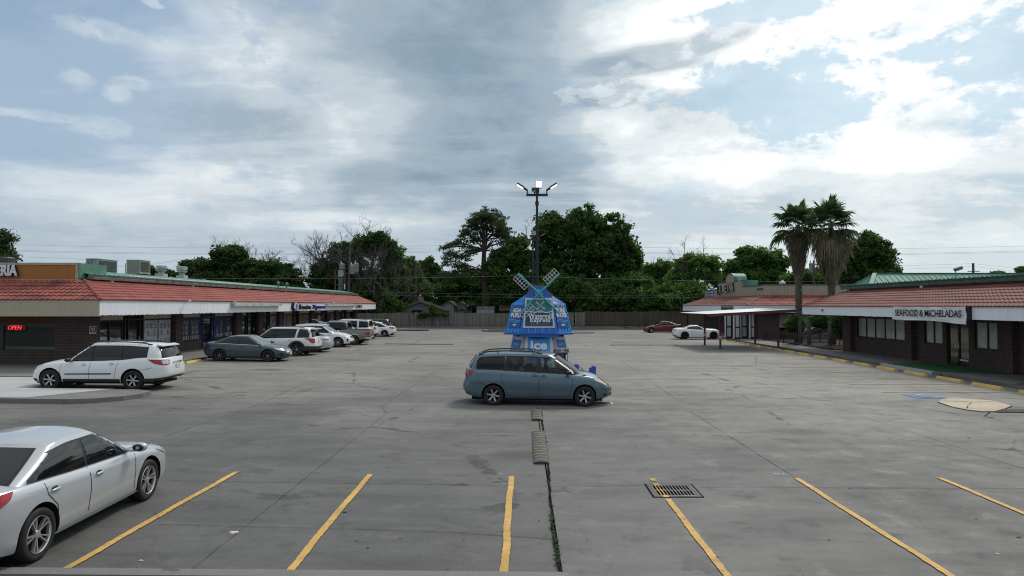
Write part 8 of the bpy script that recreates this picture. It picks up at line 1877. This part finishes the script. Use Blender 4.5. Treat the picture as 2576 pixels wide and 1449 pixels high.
def all_trees():
    tree('dark pine showing above the far left parapet', 62, [(14, 600, 24, 20), (0, 625, 20, 24), (34, 644, 17, 18), (12, 650, 20, 14)], LF_PINE, 5, 'pine_tree', .8, 1.5, 90, .17, .25, seed=11, z0=0)
    tree('small dark round tree peeking out behind the rooftop exhaust fans', 96, [(376, 682, 18, 16), (420, 690, 20, 12), (360, 690, 12, 14), (440, 694, 12, 8)], LF_DARK, 380, seed=12, per=80, clump=.8, dens=1.5, leaf=.28)
    tree('dense dark oak with a pointed crown behind the left shops, left of a pair', 98, [(575, 655, 48, 34), (510, 680, 48, 32), (620, 690, 50, 40), (560, 715, 90, 40), (482, 672, 24, 18), (588, 634, 26, 16)], LF_IVY, 570, seed=13, dens=2.0, clump=1.0, leaf=.30, r0=.4)
    tree('dense dark oak behind the left shops, right of a pair', 97, [(690, 680, 42, 26), (665, 700, 40, 36), (720, 705, 42, 30), (690, 725, 80, 36), (745, 722, 22, 18)], LF_IVY, 690, seed=14, dens=2.0, clump=1.0, leaf=.30, r0=.35)
    bare_tree('bare grey tree arching over the dark oaks, left one', 102, 585, 596, 690, 5, 9, wide=1.7, r=.14); bare_tree('bare grey tree between the dark oaks', 102, 668, 618, 700, 6, 8, wide=1.5, r=.13); bare_tree('low bare tree leaning left of the tall dark oak', 102, 725, 650, 720, 8, 6, wide=1.0, r=.10); bare_tree('spindly bare tree left of the vine covered tree', 100, 790, 640, 740, 9, 8, wide=1.4, r=.11)
    tree('tall half dead tree with dark leafy top above the utility pole', 101, [(955, 605, 42, 28), (985, 640, 36, 34), (925, 620, 34, 28), (880, 660, 56, 50), (985, 690, 36, 44), (860, 720, 80, 50), (945, 730, 80, 54), (1000, 740, 40, 50), (830, 690, 40, 44)], LF_DARK, 930, seed=15, dens=1.15, clump=1.0, leaf=.32, bare=46, r0=.5)
    bare_tree('bare grey crown left of the half dead tree', 100, 842, 600, 740, 21, 12, wide=1.2, r=.20, depth=5); bare_tree('bare grey thicket in front of the half dead tree', 98, 975, 640, 800, 22, 12, wide=1.3, r=.16, depth=5); bare_tree('bare grey branches filling the gap above the far shop corner', 98, 915, 610, 760, 23, 11, wide=1.1, r=.16, depth=5)
    tree('small dark tree filling the corner behind the last shop', 97.5, [(930, 775, 34, 30), (965, 760, 34, 34), (905, 745, 30, 26), (985, 775, 26, 22)], LF_MID, 940, 'broadleaf_tree', seed=16, dens=1.6, clump=.9, leaf=.28)
    tree('slim dark tree between the half dead tree and the far cypress', 114, [(1036, 668, 18, 24), (1040, 700, 24, 30), (1030, 730, 24, 24)], LF_MID, 1040, seed=17, dens=1.5, clump=.9, leaf=.30)
    tree('far feathery tree with upright tips left of the big pine', 135, [(1080, 668, 12, 22), (1062, 672, 9, 18), (1098, 682, 11, 20), (1085, 700, 30, 22), (1070, 720, 22, 22)], LF_DARK, 1080, seed=18, dens=1.8, clump=.9, leaf=.34)
    tree('small bright green tree behind the grey gable house', 114, [(1070, 722, 20, 16), (1072, 742, 17, 16)], LF_LITE, 1070, seed=19, dens=1.8, clump=.8, leaf=.26, r0=.12)
    pine()
    tree('leafy tree between the big pine and the light poles', 105, [(1310, 610, 24, 18), (1290, 640, 44, 34), (1330, 660, 40, 40), (1285, 690, 56, 44), (1340, 700, 40, 40), (1248, 660, 26, 30)], LF_MID, 1300, seed=31, dens=1.3, clump=1.1, leaf=.34, bare=10)
    tree('huge dark spreading oak right of the light poles, tallest of the row', 104, [(1480, 556, 50, 38), (1392, 566, 46, 36), (1540, 575, 44, 34), (1440, 585, 60, 50), (1370, 610, 40, 44), (1510, 620, 66, 54), (1575, 622, 40, 44), (1450, 660, 90, 60), (1385, 690, 60, 60), (1560, 680, 50, 54), (1590, 655, 26, 34)], LF_DARK, 1470, 'oak_tree', seed=32, dens=1.0, clump=1.25, per=80, leaf=.36, r0=.75, rag=.30)
    tree('mid green bushy tree filling the foot of the huge oak, left', 100, [(1420, 730, 70, 48), (1480, 750, 70, 46), (1385, 765, 50, 40)], LF_MID, 1440, seed=33, dens=1.5, clump=1.0, leaf=.32); tree('mid green bushy tree filling the foot of the huge oak, right', 101, [(1560, 735, 66, 50), (1600, 765, 60, 40), (1525, 765, 50, 36), (1620, 720, 30, 30)], LF_MID, 1570, seed=34, dens=1.5, clump=1.0, leaf=.32)
    tree('loose olive tree right of the huge oak', 110, [(1655, 675, 40, 24), (1630, 700, 34, 34), (1675, 705, 34, 30), (1650, 740, 60, 40)], LF_LITE, 1650, seed=35, dens=1.0, clump=1.0, leaf=.30, bare=6)
    tree('pale green spreading tree with bare tips above the gable wall', 104, [(1745, 655, 44, 22), (1790, 665, 30, 24), (1715, 672, 30, 24), (1740, 700, 60, 34), (1800, 700, 26, 26)], LF_LITE, 1760, seed=36, dens=.95, clump=1.0, leaf=.28, bare=14, r0=.4)
    tree('dark shrubby mass behind the red sedan, left', 98.5, [(1660, 755, 60, 40), (1690, 775, 50, 34), (1625, 780, 40, 30)], LF_MID, 1660, 'shrubby_tree', seed=37, dens=1.5, clump=1.0, leaf=.30); tree('dark shrubby mass behind the red sedan, right', 99, [(1735, 750, 50, 38), (1770, 770, 40, 34), (1715, 785, 40, 26)], LF_MID, 1735, 'shrubby_tree', seed=38, dens=1.5, clump=1.0, leaf=.30)
    tree('dark green oak behind the hall roof, left of the palms', 106, [(1900, 648, 42, 26), (1860, 670, 40, 24), (1945, 665, 44, 34), (1900, 700, 80, 30), (1840, 695, 30, 22), (1880, 635, 24, 15)], LF_MID, 1900, seed=39, dens=1.4, clump=1.0, leaf=.32)
    tree('green bushes showing between the palm trunks behind the hall', 100, [(2030, 700, 50, 22), (2075, 695, 40, 26), (1985, 705, 30, 18)], LF_MID, 2030, 'shrubby_tree', seed=40, dens=1.7, clump=.9, leaf=.28)
    tree('tall dark tree with ragged right edge behind the right palm', 90, [(2190, 625, 38, 36), (2150, 650, 40, 44), (2215, 650, 36, 34), (2180, 685, 60, 34), (2240, 678, 22, 16), (2130, 690, 40, 30), (2178, 598, 14, 16)], LF_DARK, 2170, seed=41, dens=1.4, clump=.9, leaf=.26, rag=.32)
    tree('tiny far tree at the right edge of the picture', 140, [(2572, 680, 16, 9), (2580, 686, 20, 8)], LF_MID, 2575, seed=42, dens=2, clump=.8, leaf=.3); tree('low far treetop above the right green roof', 150, [(2508, 688, 14, 5)], LF_MID, 2508, seed=43, dens=2, clump=.6, leaf=.3)
    tree('green bushy tree left of the kiosk behind the trailer', 117, [(1180, 720, 60, 44), (1230, 730, 50, 44), (1130, 735, 40, 34), (1180, 760, 80, 30)], LF_MID, 1190, seed=44, dens=1.4, clump=1.0, leaf=.32); tree('bright green low tree between trailer and grey house', 116, [(1160, 706, 30, 18), (1120, 730, 26, 20)], LF_MID, 1150, seed=45, dens=1.5, clump=.9, leaf=.28)
    tree('dark undergrowth tree behind the kiosk, left', 103, [(1290, 745, 50, 44), (1265, 770, 40, 30), (1330, 760, 40, 40)], LF_DARK, 1290, 'shrubby_tree', seed=46, dens=1.5, clump=1.0, leaf=.3); 
    # climbing vine over the fence
    tree('tangled green vine climbing over the back fence', 95.2, [(1088, 779, 8, 13), (1075, 790, 20, 4), (1102, 789, 18, 4), (1062, 796, 12, 5), (1118, 791, 10, 4)], LF_MID, 1088, 'climbing_vine', seed=47, dens=2.0, clump=.35, per=60, leaf=.16, r0=.04, cat='vine', dy=.3, z0=.4)
    # distant wood closing every gap
    rnd = random.Random(77); cs = []; rs = []
    for k in range(620): x = rnd.uniform(-75, 75); y = rnd.uniform(128, 150); cs.append((x, y, rnd.uniform(.5, 6.2+1.6*math.sin(x*.13)+.8*math.sin(x*.41)))); rs.append((2.2,)*3)
    o = leaves('distant_wood', cs, rs, 55, .75, LF_IVY, None, 5); props(o, 'dark far wood filling the gaps behind the back trees', 'wood', kind='stuff')
    rnd = random.Random(78); cs = []; rs = []
    for k in range(300): x = rnd.uniform(-22, 30); y = rnd.uniform(98, 101); cs.append((x, y, rnd.uniform(.3, 2.6+.7*math.sin(x*.5)))) ; rs.append((1.1,)*3)
    cs2 = [(c, r) for c, r in zip(cs, rs) if not (-20.5 < c[0] < -2.5)]
    o = leaves('undergrowth', [c for c, _ in cs2], [r for _, r in cs2], 60, .34, LF_DARK, None, 6); props(o, 'dark undergrowth along the back fence', 'undergrowth', kind='stuff')
def pine():
    Y = 105; rnd = random.Random(3); b = at(1222, 800, Y); rt = thing('pine_tree', 'tall pine with an open domed crown and low spreading left limbs', 'tree', (b.x, Y, .2)); ox = Vector(rt.location); mb = MB(); P = lambda px, py, dy=0.0: at(px, py, Y)+Vector((0, dy, 0))
    tk = [P(1222, 800), P(1221, 740), P(1216, 680), P(1218, 630), P(1216, 590), P(1214, 560)]; mb.tube(tk, [.55, .48, .40, .33, .24, .12], 8, cap=False); cs = []; rs = []
    tips = []
    for k in range(46):      # dome: branches fan from the trunk to an upper shell
        a = math.pi*(.02+.96*k/45); rx, ry = 58*rnd.uniform(.75, 1.02), 88*rnd.uniform(.8, 1.0); px = 1222-rx*math.cos(a)+2; py = 618-ry*math.sin(a)**.9; s = tk[3]+(tk[5]-tk[3])*rnd.random()**1.2; t = P(px, py, rnd.uniform(-3.2, 3.2)*(.4+math.sin(a)*.6)); e = limb(mb, s, t, .11, .03, rnd, 6, .06, 4); tips.append(t)
        for j in range(4): q = e[rnd.randint(3, 6)]; u = q+Vector((rnd.uniform(-1, 1), rnd.uniform(-1, 1), rnd.uniform(.1, 1)))*1.0; limb(mb, q, u, .04, .015, rnd, 3, .1, 3); cs.append(tuple(u)); rs.append((.55, .55, .28))
        for j in range(3): cs.append((t.x+rnd.gauss(0, .5), t.y+rnd.gauss(0, .6), t.z+rnd.gauss(0, .25))); rs.append((.62, .62, .30))
    for (px, py, sp, n) in ((1120, 622, 14, 7), (1150, 614, 18, 9), (1180, 632, 16, 6), (1135, 640, 14, 7), (1165, 650, 18, 8), (1130, 655, 10, 5), (1160, 670, 24, 10), (1190, 680, 24, 10), (1255, 640, 18, 7), (1272, 610, 12, 6), (1268, 590, 8, 5), (1245, 668, 20, 9), (1120, 690, 22, 10), (1150, 700, 30, 12), (1270, 690, 18, 9), (1105, 700, 12, 6), (1205, 700, 30, 12)):
        s = tk[3] if py < 660 else tk[2]; t = P(px, py, rnd.uniform(-2, 1)); e = limb(mb, s, t, .14, .04, rnd, 6, .05, 5)
        for j in range(n*2): q = Vector((t.x+rnd.uniform(-1, 1)*sp*Y/FPX, t.y+rnd.uniform(-1.3, 1.3), t.z+rnd.gauss(0, .35))); limb(mb, e[rnd.randint(3, 6)], q, .04, .015, rnd, 3, .1, 3); cs.append(tuple(q)); rs.append((.8, .8, .32))
    mb.v = [tuple(Vector(v)-ox) for v in mb.v]; part('trunk', mb, M_BARK, rt, smooth=True); leaves('crown', cs, rs, 24, .16, LF_PINE, rt, 4, ox, 1.0, 2.6)
all_trees()
# ------------------------------------------------------------------ fan palms
def palm(px, Y, zskirt, zcrown, ztop, rcrown, rskirt, label, seed, lean=0):
    rnd = random.Random(seed); b = at(px, 860, Y); rt = thing('fan_palm', label, 'palm tree', (b.x, Y, .15)); mgreen = mat_leaf('palm_green', (.032, .056, .028), (.055, .085, .044), (.065, .098, .05)) if 'palm_green' not in MATS else MATS['palm_green']; mdry = mat_leaf('palm_dry', (.15, .12, .094), (.27, .22, .178), (.19, .155, .125)) if 'palm_dry' not in MATS else MATS['palm_dry']
    mbk = mat('palm_trunk', (.12, .105, .092), .95, var=.4, vscale=5, bump=.5, bscale=20); mb = MB(); z = [0, 1.4, 1.9, zskirt+1, zcrown]; mb.tube([(lean*t_, 0, t_) for t_ in z], [.33, .30, .22, .20, .19], 14); part('trunk', mb, mbk, rt, smooth=True)
    # old leaf bases: spiral of upward pointing scales
    V = []; F = []; k = 0; zc = 2.0 if False else 1.7
    while zc < zskirt+.7:
        a = k*2.399; r = .22; c, s = math.cos(a), math.sin(a); o = len(V); L = rnd.uniform(.20, .34); out = rnd.uniform(.10, .17); w = .085; x0 = lean*zc
        for (dz, dr, ww) in ((0, 0, w), (L*.6, out*.55, w*.8), (L, out, w*.3)):
            for sg in (-1, 1): V.append((x0+(r+dr)*c-sg*ww*s, (r+dr)*s+sg*ww*c, zc+dz))
        V += [(x0+(r-.02)*c, (r-.02)*s, zc+L*.55)]; F += [(o, o+1, o+3, o+2), (o+2, o+3, o+5, o+4)]; k += 1; zc += .0235
    obj('leaf_scars', grid_mesh('leaf_scars', V, F, mat('palm_boot', (.17, .152, .135), .9, var=.4, vscale=8)), rt)
    def fan(V, F, base, d, Ls, R_, nseg, droop, split=.55):
        """petiole from base along d, then a pleated fan blade whose tips hang"""
        base = Vector(base); d = Vector(d).normalized(); s = d.cross(Vector((0, 0, 1))); s = s.normalized() if s.length > .05 else Vector((1, 0, 0)); u = s.cross(d).normalized(); pts = []
        hub = base+d*Ls+Vector((0, 0, -Ls*Ls*.05)); o = len(V); w = .018
        V += [tuple(base-s*w), tuple(base+s*w), tuple(hub+s*w), tuple(hub-s*w)]; F.append((o, o+1, o+2, o+3)); dd = (d+Vector((0, 0, -.12))).normalized()
        for i in range(nseg):
            a = math.pi*(-.86+1.72*(i+.5)/nseg)/1.25; da = math.pi*1.72/nseg/2/1.25*1.05; L = R_*(1-.25*abs(a)/1.6)*rnd.uniform(.85, 1.1); dirn = lambda t: (dd*math.cos(t)+s*math.sin(t)).normalized()
            p0 = hub; m = L*split; pl = dirn(a-da)*m+u*.03; pr = dirn(a+da)*m-u*.03; g = droop*m*m*.45; c = hub+dirn(a)*m+Vector((0, 0, -g)); e = hub+dirn(a)*L*(1-.22*droop)+Vector((0, 0, -droop*L*L*.75*rnd.uniform(.8, 1.4))); o = len(V)
            V += [tuple(p0), tuple(p0+pl+Vector((0, 0, -g))), tuple(c+u*.02), tuple(p0+pr+Vector((0, 0, -g))), tuple(e), tuple(e+s*.01)]; F += [(o, o+1, o+2, o+2), (o, o+2, o+3, o+3), (o+1, o+4, o+2, o+2), (o+2, o+5, o+3, o+3)]
    def tri_mesh(n, V, F, m):
        F3 = [f[:3] if f[2] == f[3] else f for f in F]; me = bpy.data.meshes.new(n); me.from_pydata(V, [], F3); me.materials.append(m); me.update(); return obj(n, me, rt)
    V = []; F = []; cr = (lean*zcrown, 0, zcrown)
    for k in range(38):
        t = k/38; a = k*2.399; el = R(80-98*t)+rnd.gauss(0, .10); d = (math.cos(a)*math.cos(el), math.sin(a)*math.cos(el), math.sin(el)); fan(V, F, (cr[0], cr[1], cr[2]-.4*t), d, rcrown*rnd.uniform(.30, .55), rcrown*rnd.uniform(.46, .60), 19, .16+.30*t)
    tri_mesh('green_fronds', V, F, mgreen); V = []; F = []
    n = 130
    for k in range(n):
        t = k/n; a = k*2.399; zb = zcrown-.25-(zcrown-zskirt-1.1)*t; rr = (.2, .2); el = R(-28-50*t**.6)+rnd.gauss(0, .13); d = (math.cos(a)*math.cos(el), math.sin(a)*math.cos(el), math.sin(el)); fan(V, F, (lean*zb+.1*math.cos(a), .1*math.sin(a), zb), d, rskirt*rnd.uniform(.5, .8)*(1-.62*t), (.35+rskirt*.38)*rnd.uniform(.8, 1.2)*(1-.30*t), 15, .8, .45)
    # straw hanging straight down
    for k in range(2600):
        a = rnd.random()*6.283; t = rnd.random(); zt = zskirt+.4+(zcrown-zskirt-1.0)*t; rr = (rskirt*(.16+.84*(t**.8))+.12)*rnd.uniform(.3, 1.0); L = rnd.uniform(.35, .9); x, y = lean*zt+rr*math.cos(a), rr*math.sin(a); w = rnd.uniform(.010, .028); b2 = rnd.random()*6.28; o = len(V); ex, ey = rnd.gauss(0, .07)-.10*math.cos(a), rnd.gauss(0, .07)-.10*math.sin(a)
        V += [(x-w*math.cos(b2), y-w*math.sin(b2), zt), (x+w*math.cos(b2), y+w*math.sin(b2), zt), (x+ex, y+ey, zt-L)]; F.append((o, o+1, o+2, o+2))
    tri_mesh('dry_skirt', V, F, mdry)
    return rt
palm(2010, 58.0, 5.6, 10.1, 12, 2.75, 1.15, 'left fan palm with a narrow hanging skirt of dry fronds', 5)
palm(2093, 55.0, 5.3, 9.9, 12, 2.75, 2.0, 'right fan palm with a broad ragged skirt of dry fronds', 9)
for (px, py, Y, rx, rz, l, sd) in ((1998, 815, 57.2, 24, 22, 'dark shrub at the foot of the left palm', 51), (2062, 806, 59, 28, 20, 'feathery shrub between the palm trunks', 52), (2112, 820, 54.0, 15, 30, 'dark shrub against the end wall of the restaurant', 53)):
    tree(l, Y, [(px, py, rx, rz), (px+rx*.4, py+8, rx*.7, rz*.7)], LF_MID if sd != 53 else LF_DARK, px, 'shrub', seed=sd, dens=3.5, clump=.32, per=46, leaf=.10, r0=.05, cat='shrub', z0=.2, dy=.6)
# ------------------------------------------------------------------ people
def person(label, loc, rz, shirt, seat_h=.48, lean=.12, hair='short', arms=((.38, .12), (.38, -.12)), armz=.30, skin=(.10, .055, .035), pants=(.03, .035, .05)):
    """seated figure, facing +X, origin on the floor under the hips"""
    rt = thing('person', label, 'person', loc, rz); s = seat_h; J = []; E = []; RR = []
    def j(p, r): J.append(Vector(p)); RR.append(r); return len(J)-1
    hip = j((0, 0, s+.10), (.165, .13)); wst = j((.0-lean*.3, 0, s+.28), (.145, .11)); chs = j((-lean*.6, 0, s+.44), (.175, .12)); nb = j((-lean*.75, 0, s+.56), (.075, .07)); nk = j((-lean*.7, 0, s+.63), (.055, .055))
    E += [(hip, wst), (wst, chs), (chs, nb), (nb, nk)]; hd = j((-lean*.6+.02, 0, s+.72), (.085, .095)); ht = j((-lean*.6+.015, 0, s+.80), (.075, .085)); E += [(nk, hd), (hd, ht)]
    for sg in (1, -1):
        sh = j((-lean*.7, sg*.19, s+.51), (.058, .058)); el = j((.10, sg*.25, s+.28), (.042, .042)); a = arms[0 if sg > 0 else 1]; wr = j((a[0]-.02, a[1]*1.0, s+armz), (.026, .028)); hn = j((a[0]+.06, a[1]*.95, s+armz+.02), (.036, .022)); E += [(chs, sh), (sh, el), (el, wr), (wr, hn)]
        for f in range(4): t = j((a[0]+.12+.01*(f in (1, 2)), a[1]*.9+(f-1.5)*.018, s+armz+.0), (.009, .009)); t2 = j((a[0]+.135, a[1]*.9+(f-1.5)*.017, s+armz-.03), (.008, .008)); E += [(hn, t), (t, t2)]
        t = j((a[0]+.07, a[1]*.9-sg*.04, s+armz+.02), (.010, .010)); E += [(hn, t)]
        kn = j((.44, sg*.12, s+.12), (.068, .068)); an = j((.46, sg*.12, .10), (.045, .045)); to = j((.62, sg*.13, .05), (.045, .035)); E += [(hip, kn), (kn, an), (an, to)]
    me = bpy.data.meshes.new('body'); me.from_pydata(J, E, []); o = bpy.data.objects.new('t', me); COL.objects.link(o); md = o.modifiers.new('s', 'SKIN'); md.use_smooth_shade = True
    for i, v in enumerate(me.skin_vertices[0].data): v.radius = RR[i]; v.use_root = (i == 0)
    o.modifiers.new('u', 'SUBSURF').levels = 2
    dg = bpy.context.evaluated_depsgraph_get(); dg.update(); r = bpy.data.meshes.new_from_object(o.evaluated_get(dg)); bpy.data.objects.remove(o)
    ms = mat('skin_%d' % int(skin[0]*1000), skin, .6); mc = mat('shirt_%d' % int(shirt[0]*1000), shirt, .85); mp = mat('trousers', pants, .9); r.materials.clear()
    for m in (ms, mc, mp): r.materials.append(m)
    for p in r.polygons:
        c = p.center; p.material_index = 0 if (c.z > s+.575) else (2 if c.z < s+.16 and c.x > -.4 and not (c.x > .3 and abs(c.z-(s+armz)) < .05) else (0 if c.x > .20 else 1))
    r.name = 'body'; obj('body', r, rt); hx = -lean*.6+.02; mb = MB()
    mb.ell((hx-.012, 0, s+.765), .102, .088, .10, 16, 10)
    if hair == 'long': mb.ell((hx-.055, 0, s+.66), .065, .10, .16, 14, 9)
    mb.v = [(x if not (x > hx+.055 and z < s+.80) else hx+.055, y, z) for x, y, z in mb.v]; part('hair', mb, mat('hair_black', (.008, .007, .007), .7), rt, smooth=True)
    mb = MB(); mb.ell((hx+.105, 0, s+.715), .016, .014, .018, 8, 5)
    for sg in (1, -1): mb.ell((hx, sg*.088, s+.72), .018, .012, .028, 8, 5)
    part('nose_and_ears', mb, ms, rt, smooth=True); mb = MB()
    for sg in (1, -1): mb.ell((hx+.088, sg*.032, s+.738), .008, .013, .007, 8, 5)
    part('eyes', mb, mat('eye_dark', (.02, .015, .012), .3), rt, smooth=True); mb = MB(); mb.ell((hx+.092, 0, s+.675), .008, .025, .006, 8, 5); part('mouth', mb, mat('lip', (.12, .04, .035), .5), rt, smooth=True)
    return rt
vm = bpy.data.objects['blue_minivan'].matrix_basis.copy()
def invan(x, y, rz=0): p = vm @ Vector((x, y, .0)); return p, bpy.data.objects['blue_minivan'].rotation_euler.z+rz
def at_van(x, y, z, label, **k): p, rz = invan(x, y); p.z += z; return person(label, p, rz, **k)
at_van(.38, .42, .22, 'person in a grey top at the steering wheel of the blue minivan', shirt=(.05, .055, .06), seat_h=.50, arms=((.50, .16), (.50, -.14)), armz=.36, lean=.10)
at_van(-.50, -.42, .20, 'person in a pale top sitting behind the middle window of the blue minivan', shirt=(.33, .34, .36), seat_h=.50, hair='long', lean=.06)
person('person in a dark top sitting by a shop door past the slate blue sedan', (-20.55, 54.2, zg(-20.5)+.13), R(-15), shirt=(.012, .012, .014), seat_h=.47, lean=.02, armz=.22, skin=(.22, .12, .085))
mb = MB(); mb.box(-20.85, -20.35, 53.95, 54.45, .84, .88)
for a in (-20.82, -20.38):
    for b in (53.98, 54.42): mb.box(a-.015, a+.015, b-.015, b+.015, .40, .84)
mb.box(-20.87, -20.84, 53.95, 54.45, .88, 1.25); mb.v = [(x, y, z) for x, y, z in mb.v]; top('chair', mb, M_BLACK, 'dark chair under the seated person on the left walkway', 'chair')
